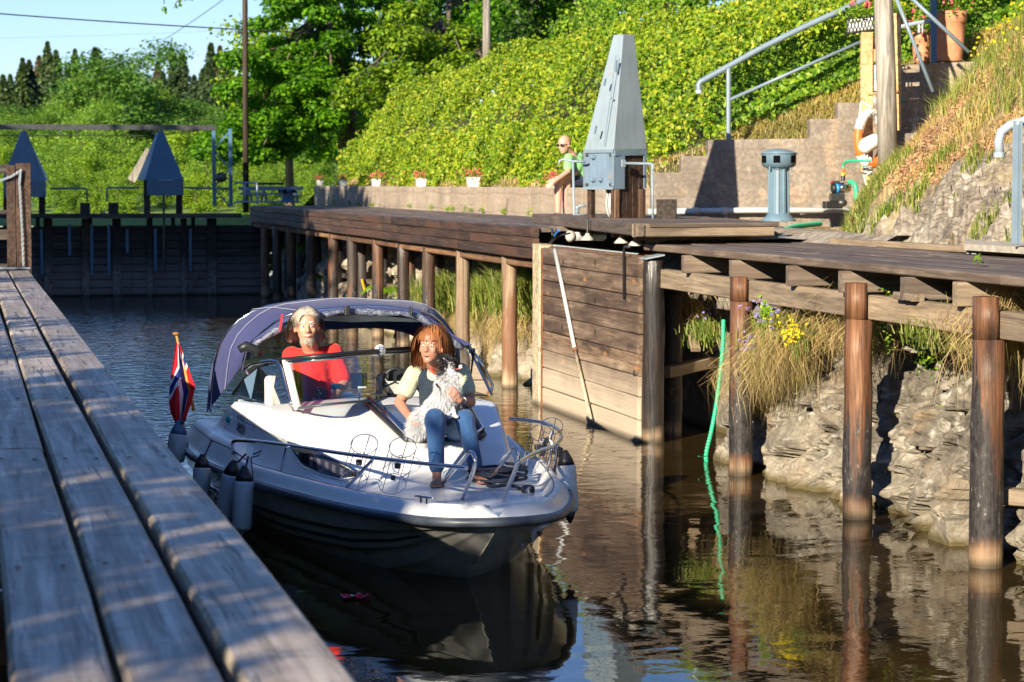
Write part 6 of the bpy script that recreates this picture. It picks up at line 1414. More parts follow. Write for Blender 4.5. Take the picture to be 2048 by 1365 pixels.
# --- woman on the hatch
root = thing('person', P(880, 880, D=16.55), 'copper-haired woman in navy vest and jeans sitting barefoot on the foredeck', 'person')
q = lambda x, y, D: P(x, y, D=D)
def Ds(s_, z=.8): return (BM @ Vector((0, s_, z)) - CP).dot(fw)
hd_c = q(863, 695, Ds(2.38)); sL, sR = q(829, 748, Ds(2.6)), q(922, 744, Ds(2.62)); pel = q(884, 862, Ds(2.72)); hL, hR = q(868, 862, Ds(2.62)), q(908, 862, Ds(2.62))
fL_, fR_ = on_deck(873, 974)[0], on_deck(958, 967)[0]; aL, aR = fL_ + UP * .085 + fw * .09, fR_ + UP * .085 + fw * .09 - rt * .02; kL, kR = q(870, 838, (aL - CP).dot(fw) + .04), q(930, 840, (aR - CP).dot(fw) + .04); eL, eR = q(799, 806, Ds(2.5)), q(941, 805, Ds(2.5)); wL, wR = q(822, 838, Ds(2.25)), q(919, 800, Ds(2.15))
print('woman', [tuple(round(v, 2) for v in BI @ p) for p in (hd_c, sL, pel, kL, aL)])
nk = q(874, 738, Ds(2.55)); ch_ = q(876, 778, Ds(2.62))
H = Fig(hd_c, (rt * -.38 + fw * -1 + UP * .02), (0, 0, 1), .96)
b = MB(); head(b, H, nk); b.capsule(nk, ch_, .055, .09); b.capsule(sL + (ch_ - sL) * .25, ch_, .06, .10); b.capsule(sR + (ch_ - sR) * .25, ch_, .06, .10); b.capsule(ch_, pel, .115, .13)
for s_, e_, w_ in ((sL, eL, wL), (sR, eR, wR)): b.capsule(s_, e_, .048, .037); b.capsule(e_, w_, .036, .025)
for h_, k_, a_ in ((hL, kL, aL), (hR, kR, aR)): b.capsule(h_, k_, .075, .055); b.capsule(k_, a_, .05, .032)
hand(b, wL, (q(838, 846, Ds(2.15)) - wL), -fw * .6 + UP * .6, .82, .4, 1); hand(b, wR, (q(907, 786, Ds(2.1)) - wR), -fw + rt * .3, .82, .5, -1)
foot(b, aL + Vector((0, 0, 0)), (rt * .0 - fw), .92); foot(b, aR, (rt * .45 - fw), .92)
body = b.build('body', SKINT, root, remesh=.0062); face_parts(H, body, 0, None, None, 1)
hairstyle('hair', H, body, H_RED, 7000, .185, dict(low=lambda f: -.15 if f < .2 else .25, fringe=lambda l: .62 + .0 * abs(l), len=lambda d: np.where((d[:, 0] > .25) & (abs(d[:, 1]) < .62), .40, 1.0), fwd=lambda d: np.where(d[:, 0] > .35, .5, -.1), down=(-.04, 0, -1), wind=(-.0, -.12, 0), w=.0034), 5)
c = MB()
for s_, e_ in ((sL, eL), (sR, eR)): c.capsule(s_, s_.lerp(e_, .58), .062, .064); c.capsule(s_ + (ch_ - s_) * .3, s_, .07, .06)
c.capsule(nk.lerp(ch_, .5), ch_, .09, .10); c.build('shirt', F_YEL, root, remesh=.008)
c = MB(); c.capsule(sL.lerp(ch_, .42), ch_, .085, .12); c.capsule(sR.lerp(ch_, .42), ch_, .085, .12); c.capsule(ch_, pel + UP * .03, .135, .15); c.capsule(nk.lerp(ch_, .25) + fw * .03, ch_, .065, .11); c.build('vest', F_VEST, root, remesh=.008)
c = MB(); c.capsule(pel + UP * .0, hL, .135, .095); c.capsule(pel, hR, .135, .095)
for h_, k_, a_ in ((hL, kL, aL), (hR, kR, aR)): c.capsule(h_, k_, .092, .068); c.capsule(k_, a_.lerp(k_, .5), .070, .056); c.capsule(a_.lerp(k_, .5), a_.lerp(k_, .12), .056, .052)
c.build('jeans', F_JEAN, root, remesh=.008)
MB().tube([wR + (rt * math.cos(a) + (UP * .6 - fw * .6) * math.sin(a)) * .034 + (eR - wR) * .12 for a in np.linspace(0, 2 * math.pi, 17)[:-1]], .005, 6, closed=True).build('bracelet', WHITEP, root, smooth=True)
MB().tube([q(862, 735, Ds(2.42)), q(868, 748, Ds(2.44)), q(878, 752, Ds(2.44)), q(886, 742, Ds(2.46))], .006, 6).build('red_collar', F_RED, root, smooth=True)
# --- man at the helm
root = thing('person', P(625, 830, D=18.2), 'smiling grey-haired man in a red t-shirt sitting behind the windscreen', 'person')
hd_c = q(613, 655, 17.95); nk = q(622, 700, 18.1); sL, sR = q(584, 713, 18.15), q(667, 707, 18.15); ch_ = q(624, 748, 18.12); pel = q(634, 830, 18.25)
eL, eR = q(572, 768, 18.1), q(688, 768, 18.05); wL, wR = q(590, 800, 17.75), q(662, 806, 17.7)
H = Fig(hd_c, (rt * .16 + fw * -1 - UP * .04), (0, 0, 1), 1.04)
b = MB(); head(b, H, nk); b.capsule(nk, ch_, .06, .12); b.capsule(sL, ch_, .065, .12); b.capsule(sR, ch_, .065, .12); b.capsule(ch_, pel, .15, .15)
for s_, e_, w_ in ((sL, eL, wL), (sR, eR, wR)): b.capsule(s_, e_, .052, .042); b.capsule(e_, w_, .04, .028)
hand(b, wL, (rt * .3 - fw), UP, .9, .5, 1); hand(b, wR, (rt * -.2 - fw), UP, .9, .5, -1)
for dx_ in (-.1, .1):
    k_ = pel + rt * dx_ - fw * .42 + UP * -.02; a_ = k_ - UP * .42 + fw * .05; b.capsule(pel + rt * dx_ * .8, k_, .085, .06); b.capsule(k_, a_, .055, .04); foot(b, a_, -fw)
body = b.build('body', SKIN, root, remesh=.0068); face_parts(H, body, 1, None, H_GREY and GELW)
hairstyle('hair', H, body, H_GREY, 5500, .14, dict(low=lambda f: -.25 if f < .15 else .2, fringe=lambda l: .56, fwd=lambda d: np.where(d[:, 0] > .1, -.9, -.3), side=1.5, part=.1, down=(-.30, 0, -1), w=.0036), 6)
r_ = np.random.default_rng(8); n = 420; th = r_.uniform(-1.1, 1.1, n); bp_ = np.stack([.085 * np.cos(th) + .004, .062 * np.sin(th) * .9, -.075 - .02 * np.cos(th) + r_.normal(0, .012, n)], 1) * H.k
bw_ = np.array(tuple(H.c)) + bp_[:, :1] * np.array(tuple(H.f)) + bp_[:, 1:2] * np.array(tuple(H.l)) + bp_[:, 2:] * np.array(tuple(H.u)); V, Fc = blade_arrays(bw_, np.full(n, -.014), r_.normal(0, .2, (n, 3)), np.full(n, .0016), r_); np_mesh('beard', V, Fc, H_GREY, body, r_.random(len(Fc)))
c = MB()
for s_, e_ in ((sL, eL), (sR, eR)): c.capsule(s_, s_.lerp(e_, .78), .060, .070); c.capsule(s_, ch_, .075, .13)
c.capsule(nk.lerp(ch_, .38), ch_, .085, .15); c.capsule(nk.lerp(ch_, .30), sL, .065, .062); c.capsule(nk.lerp(ch_, .30), sR, .065, .062); c.capsule(ch_, pel, .165, .175); c.build('t_shirt', F_RED, root, remesh=.008)
c = MB(); c.capsule(pel - UP * .03 - rt * .06, pel - UP * .03 + rt * .06, .15, .15)
for dx_ in (-.1, .1): k_ = pel + rt * dx_ - fw * .42 + UP * -.02; c.capsule(pel + rt * dx_ * .8 - UP * .02, k_, .10, .075); c.capsule(k_, k_ - UP * .36 + fw * .04, .07, .05)
c.build('trousers', F_GREY, root, remesh=.01)
# --- man on the wall
root = thing('person', P(1165, 377, D=34.2), 'bald man in pale green shirt and sunglasses sitting on the low wall', 'person')
hd_c = q(1129, 290, 33.85); nk = q(1140, 305, 33.95); sL, sR = q(1137, 317, 33.85), q(1158, 315, 34.1); ch_ = q(1149, 331, 34.05); pel = q(1161, 364, 34.15)
kL, kR = q(1116, 360, 33.75), q(1134, 360, 33.85); aL, aR = q(1116, 420, 33.75), q(1134, 421, 33.85); eL, eR = q(1136, 343, 33.68), q(1152, 346, 33.9); wL, wR = q(1108, 364, 33.55), q(1117, 358, 33.6)
H = Fig(hd_c, (rt * -.75 + fw * -.75 - UP * .30), (0, 0, 1), 1.0)
b = MB(); head(b, H, nk); b.capsule(nk, ch_, .06, .12); b.capsule(ch_, pel, .135, .14); b.capsule(sL, ch_, .06, .11); b.capsule(sR, ch_, .06, .11)
for s_, e_, w_ in ((sL, eL, wL), (sR, eR, wR)): b.capsule(s_, e_, .048, .04); b.capsule(e_, w_, .038, .027)
hand(b, wL, (rt * -.6 - UP * .5 - fw * .2), -fw + UP * .3, .95, .35, 1); hand(b, wR, (rt * -.6 - UP * .45 - fw * .2), -fw + UP * .3, .95, .35, 1)
for dx_, k_, a_ in ((-.07, kL, aL), (.08, kR, aR)): b.capsule(pel + fw * -.05 + rt * dx_ * .5, k_, .085, .06); b.capsule(k_ - UP * .02, k_.lerp(a_, .35), .056, .058); b.capsule(k_.lerp(a_, .35), a_, .056, .034); foot(b, a_, rt * -.35 - fw, .95)
body = b.build('body', SKINP, root, remesh=.0075); face_parts(H, body, 1, 'dark')
g = MB()
for s_ in (-1, 1): g.ball(H.p(.087, s_ * .034, .010), (.012, .032, .024), 12, 8, H.m())
g.tube([H.p(.09, .03, .018), H.p(.096, 0, .018), H.p(.09, -.03, .018)], .004, 6)
for s_ in (-1, 1): g.tube([H.p(.08, s_ * .055, .016), H.p(.03, s_ * .082, .014), H.p(-.01, s_ * .086, .01)], .0035, 6)
g.build('sunglasses', BLACK, body, smooth=True)
c = MB(); c.capsule(nk.lerp(ch_, .45), ch_, .075, .135); c.capsule(ch_, pel + UP * .02, .15, .15)
for s_, e_ in ((sL, eL), (sR, eR)): c.capsule(s_, ch_, .07, .12); c.capsule(s_, s_.lerp(e_, .72), .062, .066)
c.build('shirt', F_GRN, root, remesh=.01)
c = MB(); c.capsule(pel - UP * .01, pel - rt * .04, .15, .14)
for dx_, k_ in ((-.07, kL), (.08, kR)): c.capsule(pel + fw * -.05 + rt * dx_ * .5, (pel + fw * -.05).lerp(k_, .62), .105, .088)
c.build('shorts', F_SHORT, root, remesh=.01)
for a_ in (aL, aR): MB().capsule(a_ + Vector((0, 0, -.085)) + (rt * .35 + fw) * .05, a_ + Vector((0, 0, -.09)) - (rt * .35 + fw) * .11, .04, .045).build('sandal', F_SHORT, root)
# --- dog on her lap
root = thing('dog', P(860, 850, D=Ds(2.2)), 'small fluffy white dog with a black head sitting on the lap of the woman', 'dog')
D0 = Ds(2.2); b = MB(); hip = q(862, 832, D0 + .03); chs = q(897, 785, D0 - .02); ngk = q(893, 758, D0 - .02); hdg = q(903, 735, D0)
b.capsule(hip, chs, .078, .066); b.capsule(chs, ngk, .062, .046); b.capsule(ngk, hdg, .05, .043); b.ball(hdg + UP * .006, (.048, .045, .043)); b.capsule(hdg + rt * .03 - UP * .006, q(924, 733, D0 - .02), .026, .012); b.capsule(hdg + rt * .025 - UP * .018, q(920, 738, D0 - .02), .017, .008)
b.capsule(chs + rt * .02, q(905, 815, D0 - .03), .026, .017); b.capsule(q(905, 815, D0 - .03), q(910, 832, D0 - .05), .017, .015); b.ball(q(913, 834, D0 - .07), (.02, .026, .012))
b.capsule(chs - rt * .01, q(893, 815, D0 - .0), .026, .017); b.capsule(q(893, 815, D0), q(897, 832, D0 - .03), .017, .015); b.ball(q(899, 834, D0 - .05), (.02, .026, .012))
b.capsule(hip - fw * .05, q(866, 848, D0 - .05), .06, .035); b.capsule(q(866, 848, D0 - .05), q(880, 846, D0 - .08), .022, .017)
b.capsule(hip - rt * .05, q(832, 862, D0), .035, .016)
for s_, x in ((-1, 892), (1, 899)): b.capsule(q(x, 724, D0 + s_ * .03), q(x - 6, 716, D0 + s_ * .05), .018, .007)
db = b.build('body', H_DOGW, root, remesh=.006); at = db.data.attributes.new('rnd', 'FLOAT', 'FACE'); at.data.foreach_set('value', np.full(len(db.data.polygons), .5, dtype=np.float32))
def fur(name, segs_, n, L_, mat, seed, dirv, w=.0026, spread=.45):
    r = np.random.default_rng(seed); P_ = []; Dv = []
    for i in range(n):
        a, c_, r0, r1 = segs_[r.integers(len(segs_))]; t = r.random(); d = r.normal(0, 1, 3); d /= np.linalg.norm(d); P_.append(np.array(tuple(a.lerp(c_, t))) + d * (r0 + (r1 - r0) * t) * .93); Dv.append(d)
    P_ = np.array(P_); Dv = np.array(Dv); g_ = nrmz(Dv * .55 + np.array(tuple(dirv)) + r.normal(0, spread * .5, (n, 3))); L_ = L_ * r.uniform(.5, 1.2, n)[:, None]
    p1 = P_ + nrmz(Dv * .9 + g_) * L_ * .5; p2 = p1 + g_ * L_ * .6 - np.array([0, 0, 1]) * L_ * .1; sd = nrmz(np.cross(g_, r.normal(0, 1, (n, 3)))) * w
    V = np.stack([P_ - sd, P_ + sd, p1 - sd, p1 + sd, p2], 1).reshape(-1, 3); i = np.arange(n)[:, None] * 5; Fc = np.concatenate([i + [[0, 1, 3]], i + [[0, 3, 2]], i + [[2, 3, 4]]], 1).reshape(-1, 3)
    np_mesh(name, V, Fc, mat, root, np.repeat(r.random(n), 3))
fur('coat', [(hip, chs, .078, .066), (hip - fw * .03, q(866, 848, D0 - .05), .06, .04), (chs, ngk, .075, .055)], 15000, .040, H_DOGW, 1, (-.3, 0, -.85), .0011, .25)
fur('ruff', [(chs, ngk, .075, .055), (ngk, hdg - UP * .055 - rt * .01, .052, .04)], 7000, .036, H_DOGW, 2, (.35, -.1, -.7), .0011, .25)
fur('tail', [(hip - rt * .04, q(832, 862, D0), .04, .02)], 4000, .07, H_DOGW, 3, (-.5, 0, -.6), .0011, .25)
fur('dark_face', [(hdg + UP * .012, hdg + rt * .03 + UP * .004, .045, .022)], 4200, .020, H_DOGB, 4, (-.6, 0, .1), .0022, .3)
fur('ear', [(q(892, 724, D0 - .03), q(884, 716, D0 - .05), .016, .006), (q(899, 722, D0 + .03), q(893, 714, D0 + .05), .016, .006), (q(888, 735, D0 - .03), q(886, 755, D0 - .05), .02, .02)], 800, .035, H_DOGB, 5, (-.7, 0, -.1))
fur('blaze', [(hdg + UP * .045 + rt * .0, hdg + rt * .045 + UP * .018, .008, .006)], 120, .012, H_DOGW, 6, (-.4, 0, .3))
MB().ball(q(926, 731.5, D0 - .03), .010).build('nose', BLACK, root, smooth=True); MB().ball(hdg + rt * .028 - fw * .030 + UP * .012, .0075).build('eye', EYED, root, smooth=True); MB().tube([q(911, 739, D0 - .04), q(921, 738, D0 - .035)], .004, 5).build('mouth', LIP, root)
MB().tube([ngk + (rt * math.cos(a) * .062 + fw * math.sin(a) * .062 - UP * (.02 + .03 * math.cos(a))) for a in np.linspace(0, 2 * math.pi, 17)[:-1]], .006, 6, closed=True).build('harness', BLACK, root, smooth=True)
MB().tube([q(872, 768, D0 - .07), q(880, 778, D0 - .09), q(884, 795, D0 - .08)], .007, 6).build('harness_strap', BLACK, root, smooth=True)
# ------------------------------------------------------------------ things on and around the boat
q = lambda x, y, D: P(x, y, D=D)
# flag: pole on the starboard quarter, cloth hanging in folds
FD = 18.6 * CS + 1.7 * SN + .1
fl = thing('flag', q(387, 818, FD), 'red flag with blue and white cross hanging from a varnished staff at the stern', 'flag')
W_VAR = wood('varnished_wood', (.35, .15, .04), (.52, .26, .08), (.65, .36, .13), along='Z', rough=.25, bmp=.1)
MB().tube([q(388, 822, FD), q(371, 745, FD), q(353, 672, FD)], [.0135, .012, .009], 8).build('staff', W_VAR, fl, smooth=True); MB().lathe(q(352, 668, FD), [(.006, -.012), (.024, -.008), (.027, .002), (.018, .011), (.004, .014)], 14).build('finial', W_VAR, fl, smooth=True)
FLG = NT('flag_cloth'); uv = FLG.n('ShaderNodeAttribute', attribute_name='fu'); uw = FLG.n('ShaderNodeAttribute', attribute_name='fv')
def band(src, a, b): return FLG.math('MULTIPLY', FLG.math('GREATER_THAN', src, a), FLG.math('LESS_THAN', src, b))
wu, wv_ = band(uv.outputs['Fac'], 6 / 22, 10 / 22), band(uw.outputs['Fac'], 6 / 16, 10 / 16); bu, bv = band(uv.outputs['Fac'], 7 / 22, 9 / 22), band(uw.outputs['Fac'], 7 / 16, 9 / 16)
cf = FLG.mix(FLG.math('MAXIMUM', wu, wv_), (.62, .01, .02), (.8, .8, .8)); cf = FLG.mix(FLG.math('MAXIMUM', bu, bv), cf, (.01, .03, .22)); FLG.done(cf, .8)
trn = FLG.n('ShaderNodeBsdfTranslucent'); FLG.l(cf, trn.inputs[0]); mx2 = FLG.n('ShaderNodeMixShader'); mx2.inputs[0].default_value = .3; FLG.l(FLG.b.outputs[0], mx2.inputs[1]); FLG.l(trn.outputs[0], mx2.inputs[2]); FLG.l(mx2.outputs[0], FLG.out.inputs[0])
# limp cloth: the fly hangs straight down from the hoist in deep folds
rows = []; fuv = []; nu, nv = 30, 44
Lf = [(352, 686), (347, 720), (341, 760), (337, 800), (341, 826), (352, 850)]; Rt = [(360, 690), (369, 716), (380, 745), (391, 776), (381, 812), (366, 856)]
def along_(pl, t): k = t * (len(pl) - 1); i = min(int(k), len(pl) - 2); return pl[i][0] + (pl[i + 1][0] - pl[i][0]) * (k - i), pl[i][1] + (pl[i + 1][1] - pl[i][1]) * (k - i)
for j in range(nv):
    b_ = j / (nv - 1); l_, r_ = along_(Lf, b_), along_(Rt, b_); row = []
    for i in range(nu):
        a_ = i / (nu - 1); ph = a_ * 3 * math.pi + b_ * 2.2; fold = .065 * math.sin(ph) * (.15 + b_); ax = a_ + .10 * math.sin(ph * 1.0 + .6) * min(1, b_ * 2) * math.sin(math.pi * a_)
        p = P(l_[0] + (r_[0] - l_[0]) * ax, l_[1] + (r_[1] - l_[1]) * ax, D=FD - .03 + fold); row.append(p); fuv.append((min(1, max(0, b_ * .86 + .05 + .26 * (a_ - .5))), 1 - a_ * .86))
    rows.append(row)
fo = MB().sheet(rows).build('cloth', FLG.m, fl, smooth=True, fixn=False)
for nm, k in (('fu', 0), ('fv', 1)): at = fo.data.attributes.new(nm, 'FLOAT', 'POINT'); at.data.foreach_set('value', np.array([t[k] for t in fuv], dtype=np.float32))
# fenders
FEND = simple('grubby_fender_vinyl', (.40, .46, .49), .5, 0, .12, 7, dirt=(.30, .30, .22)); FENDW = simple('white_fender_vinyl', (.66, .66, .63), .45, 0, .06, 6)
def fender(top, bot, r, lab, rope_to, mat=FEND, endcol=BLACK):
    t = thing('boat_fender', bot, lab, 'fender', 'fenders hanging round the boat'); d = (bot - top).normalized(); L_ = (bot - top).length
    MB().lathe(top, [(r * .9, 0), (r, L_ * .06), (r, L_ * .9), (r * .85, L_ * .97), (r * .5, L_)], 20, d).build('fender_body', mat, t, smooth=True)
    MB().lathe(top, [(r * .92, .002), (r * .72, -r * .6), (r * .35, -r * 1.3), (r * .22, -r * 1.5)], 16, d).build('end_cone', endcol, t, smooth=True)
    MB().lathe(bot, [(r * .66, -r * .12), (r * .45, r * .5), (r * .1, r * 1.1)], 16, d).build('end_cone', endcol, t, smooth=True)
    MB().tube([top - d * r * 1.4] + [Vector(p) for p in rope_to], .0065, 6).build('rope', NAVY, t, smooth=True); return t
s0 = BM @ BP(470, 884, .655); DK = (s0 - CP).dot(fw)
fender(q(488, 962, DK - .16), q(483, 1062, DK - .16), .066, 'largest grubby fender nearest the dock edge', [q(492, 935, DK - .1), q(498, 905, DK)])
fender(q(463, 948, DK + .05), q(446, 1040, DK + .1), .062, 'tilted pale fender just left of the largest one', [q(476, 925, DK), q(492, 908, DK)])
fender(q(404, 935, DK + .9), q(402, 995, DK + .9), .062, 'small pale fender half hidden by the dock, hanging from the side cleat', [q(408, 915, DK + .88), q(424, 880, DK + .95)])
fender(q(357, 868, DK + 2.1), q(350, 925, DK + 2.1), .070, 'fender with a blue top at the stern corner below the flag', [q(364, 848, DK + 2.05), q(372, 838, DK + 1.95)], FEND, PAINTD)
b2 = BM @ BP(1118, 892, .66); DR = (b2 - CP).dot(fw)
fender(q(1132, 930, DR - .3), q(1139, 1026, DR - .3), .062, 'white fender with a black tip hanging off the port bow', [q(1118, 915, DR), q(1116, 893, DR)], FENDW)
MB().tube([q(497, 910, DK), q(510, 908, DK - .03), q(522, 902, DK - .05), q(516, 912, DK - .05), q(502, 916, DK - .02)], .005, 6).build('tie_rope', NAVY, boat, smooth=True); MB().tube([q(502, 912, DK - .02), q(506, 960, DK - .12), q(505, 1000, DK - .16), q(510, 1075, DK - .14)], .004, 6).build('tie_rope', NAVY, boat, smooth=True)
hb_ = MB().bar(q(500, 893, DK - .02), q(497, 950, DK - .04), .04, .008, up=(0, 1, 0)).build('fender_hook', WHITEP, boat)
# ropes on the port bow
lp = [BM @ BP(x, y, z) for x, y, z in ((1105, 862, .66), (1098, 880, .64), (1108, 895, .60), (1100, 878, .66), (1106, 900, .56))]; MB().tube(smooth_pts(lp, 2), .007, 6).build('white_rope', WHITEP, boat, smooth=True)
for x, y in ((1088, 885), (1084, 903), (1116, 902)): MB().box(BM @ BP(x, y, .62), (.045, .05, .06), Matrix.Rotation(.4, 3, 'Y')).build('clamp', BLACK, boat, bevel=.008)
# coiled navy line on the foredeck
t = thing('mooring_rope', on_deck(1000, 958)[0], 'coiled navy mooring rope on the foredeck leading to a cleat', 'rope'); pts = []
c0 = on_deck(1000, 962)[0]
rr2 = random.Random(2)
for i in range(120): a = i * .42; R_ = .085 + .05 * math.sin(i * .13) + rr2.uniform(-.008, .008); pts.append(c0 + Vector((math.cos(a) * R_ * 1.5 - .02, math.sin(a) * R_ * 1.7, .012 + i * .0007 + rr2.uniform(0, .008))))
MB().tube(smooth_pts(pts, 1), .0105, 6).build('coil', NAVY, t, smooth=True)
lead = [on_deck(x, y)[0] + Vector((0, 0, .012)) for x, y in ((985, 968), (972, 974), (985, 978), (1010, 974), (1030, 976), (1045, 984), (1056, 986))]; MB().tube(smooth_pts(lead, 2), .0105, 6).build('lead', NAVY, t, smooth=True)
for k in range(3): MB().tube([lead[-1] + Vector((math.cos(a) * .035, math.sin(a) * .02, .008 * k + .01 * math.sin(a))) for a in np.linspace(0, 2 * math.pi, 13)[:-1]], .0105, 6, closed=True).build('hitch', NAVY, t, smooth=True)
# cups on the dash
b = on_deck(641, 797)[0]; t = thing('travel_mug', b, 'black round travel mug on the blue dash mat', 'mug'); MB().lathe(b, [(.032, 0), (.04, .01), (.042, .045), (.038, .05), (.043, .052), (.041, .066), (.03, .078), (.012, .082)], 20).build('mug_body', BLACK, t, smooth=True); MB().tube([b + Vector((.04, 0, .06)), b + Vector((.052, 0, .045)), b + Vector((.042, 0, .025))], .005, 6).build('handle', BLACK, t)
b = on_deck(672, 794)[0]; t = thing('drinking_cup', b, 'white cup with a turquoise rim on the dash', 'cup'); MB().lathe(b, [(.045, 0), (.045, .004), (.033, .006), (.034, .06)], 20).build('cup_body', WHITEP, t, smooth=True); MB().lathe(b + Vector((0, 0, .06)), [(.036, 0), (.037, .034), (.033, .035)], 20).build('turquoise_rim', simple('turquoise_plastic', (.02, .55, .55), .3), t, smooth=True)
# ------------------------------------------------------------------ far end of the quay
be = thing('park_bench', P(540, 404, Y=55.5), 'blue-grey bench with a dark backrest at the far end of the quay', 'bench')
f5 = lambda x, y, Y=55.5: P(x, y, Y=Y)
for y_, m_ in ((377, PAINT), (368, W_DARK)): piece('slat', f5(477 if y_ == 377 else 515, y_), f5(606 if y_ == 377 else 568, y_), .04, .08 if y_ == 377 else .05, m_, be)
piece('seat_slat', f5(480, 388, 55.2), f5(600, 389, 55.2), .3, .04, PAINT, be)
for x in (498, 528, 590): MB().bar(f5(x, 376, 55.5), f5(x - 5, 404, 55.3), .04, .04).build('leg', PAINT, be); MB().bar(f5(x - 1, 376, 55.5), f5(x + 6, 404, 55.6), .04, .04).build('leg', PAINT, be)
t = thing('corner_rail', f5(515, 408, 54), 'light blue rail around the far corner of the quay', 'rail'); MB().tube([f5(470, 366, 54), f5(514, 366, 54), f5(515, 408, 53.6)], .025, 8).tube([f5(490, 366, 54.2), f5(490, 405, 54.2)], .02, 6).tube([f5(470, 404, 54), f5(600, 404, 54)], .02, 6).build('rail', RAILL, t, smooth=True)
VOID = simple('black_opening', (.004, .004, .005), .95, 0, .1, spec=.05)
def capstan(c, h, lab, mat, s=1.0):
    t = thing('capstan', c, lab, 'capstan'); fl_ = lambda a: 1 + .10 * max(0, math.cos(a * 8)) ** .6 - .05
    MB().lathe(c, [(.19 * s, 0), (.19 * s, .015), (.14 * s, .05), (.115 * s, .09)], 32).build('base_flange', mat, t, smooth=True)
    MB().lathe(c, [(.112 * s, .07), (.108 * s, .25), (.103 * s, h * .70), (.12 * s, h * .74)], 64, flute=lambda a: 1 + .13 * (1 if math.cos(a * 9) > .1 else 0) - .05).build('fluted_column', mat, t)
    MB().lathe(c, [(.13 * s, h * .735), (.165 * s, h * .75), (.17 * s, h * .765), (.183 * s, h * .77), (.187 * s, h * .92), (.187 * s, h * .925), (.19 * s, h * .926)], 40).build('drum', mat, t, smooth=True)
    MB().lathe(c, [(.196 * s, h * .925), (.198 * s, h * .94), (.10 * s, h * .985), (.02 * s, h)], 40).build('lid', mat, t, smooth=True)
    for a in (-2.02, -.95, -2.9): v_ = Vector((math.cos(a), math.sin(a), 0)); MB().box(c + v_ * .178 * s + UP * h * .855, (.034 * s, .07 * s, .075 * s), Matrix.Rotation(a, 3, 'Z')).build('socket', VOID, t)
    for a in (-2.6, -.9): v_ = Vector((math.cos(a), math.sin(a), 0)); MB().cyl(c + v_ * .15 * s + UP * h * .70, c + v_ * .15 * s + UP * h * .75, .012).build('bolt', mat, t)
    return t
capstan(P(1557, 443, D=26.9), .78, 'blue-grey fluted capstan with a conical lid beside the platform', simple('capstan_paint', (.13, .21, .28), .42, .0, .1, 4, .08, streak=.45))
capstan(P(575, 405, Y=53.6), .28, 'small dark blue capstan head at the far end of the quay', PAINTD, 1.0)
# flower tubs on the wall
def tub(px, s, lab, k):
    c = P(px, 375, X=8.12); c.z = 2.297; t = thing('flower_tub', c, lab, 'flower pot', 'flower pots on the low wall'); w_ = .1 * s
    if k >= 0: MB().add([c + Vector((a * w_ * .78 * .8, b_ * w_ * .78 * 1.1, 0)) for a, b_ in ((-1, -1), (1, -1), (1, 1), (-1, 1))] + [c + Vector((a * w_ * .8, b_ * w_ * 1.15, .13 * s)) for a, b_ in ((-1, -1), (1, -1), (1, 1), (-1, 1))], [(0, 1, 5, 4), (1, 2, 6, 5), (2, 3, 7, 6), (3, 0, 4, 7), (4, 5, 6, 7), (3, 2, 1, 0)]).box(c + Vector((0, 0, .132 * s)), (w_ * 1.75, w_ * 2.45, .014)).build('pot', WHITEP, t, bevel=.003)
    r = np.random.default_rng(100 + k); n = 110; C_ = np.array(tuple(c)) + [0, 0, .17 * s]
    p = C_ + r.normal(0, 1, (n, 3)) * [.06 * s, .11 * s, .03 * s]; leaves('foliage', p, np.tile([[-.5, -.6, .6]], (n, 1)), .035, L_HEDGE2, t, r=r)
    n = 85; p = C_ + r.normal(0, 1, (n, 3)) * [.07 * s, .13 * s, .04 * s] + [-.02, 0, .03]; leaves('blossom', p, np.tile([[-.6, -.7, .4]], (n, 1)), .032, L_PINK, t, r=r, asp=.9)
for k, (px, s, lb) in enumerate(((640, .92, 'leftmost white flower tub with pink flowers on the long wall'), (686, .98, 'white flower tub with pink flowers, second from the far end of the wall'), (752, 1.0, 'middle white flower tub with pink flowers on the long wall'), (842, 1.05, 'white flower tub with pink flowers, fourth along the wall'), (946, 1.12, 'white flower tub with pink flowers nearest the seated man'), (1108, .8, 'pink flowers half hidden behind the hands of the seated man'))): tub(px, s, lb, k)
# ------------------------------------------------------------------ poles and wires
t = thing('power_pole', P(490, 412, Y=60), 'tall dark power pole in front of the maple', 'pole'); MB().tube([P(492, 425, Y=60), P(490, 0, Y=60), P(489, -200, Y=60)], [.075, .065, .055], 12).build('shaft', W_DARKV, t, smooth=True); MB().box(P(480, 66, Y=60), (.1, .08, .06)).build('insulator', BLACK, t)
t = thing('wood_pole', P(977, 200, Y=57), 'grey weathered wooden pole standing in the hedge', 'pole'); MB().tube([P(974, 230, Y=57), P(973, 0, Y=57), P(972, -180, Y=57)], [.11, .09, .08], 14).build('shaft', W_POLE, t, smooth=True)
def wire(name, pts, r_, lab, mat=BLACK):
    a, b = pts; m_ = []
    for k in np.linspace(0, 1, 20): p = a.lerp(b, k); p.z -= .25 * 4 * k * (1 - k) * ((b - a).length / 40); m_.append(p)
    tag(MB().tube(m_, r_, 5).build(name, mat, smooth=True), lab, 'wire')
wire('overhead_wire', (P(-300, 2, Y=60), P(620, 66, Y=60)), .016, 'thick dark cable crossing the sky in front of the power pole')
wire('overhead_wire', (P(470, -18, Y=70), P(150, 140, Y=190)), .016, 'thin diagonal wire running down to the far tree line', PAINT)
wire('overhead_wire', (P(-300, 80, Y=110), P(560, 56, Y=110)), .006, 'very thin faint wire low in the sky', PAINT)
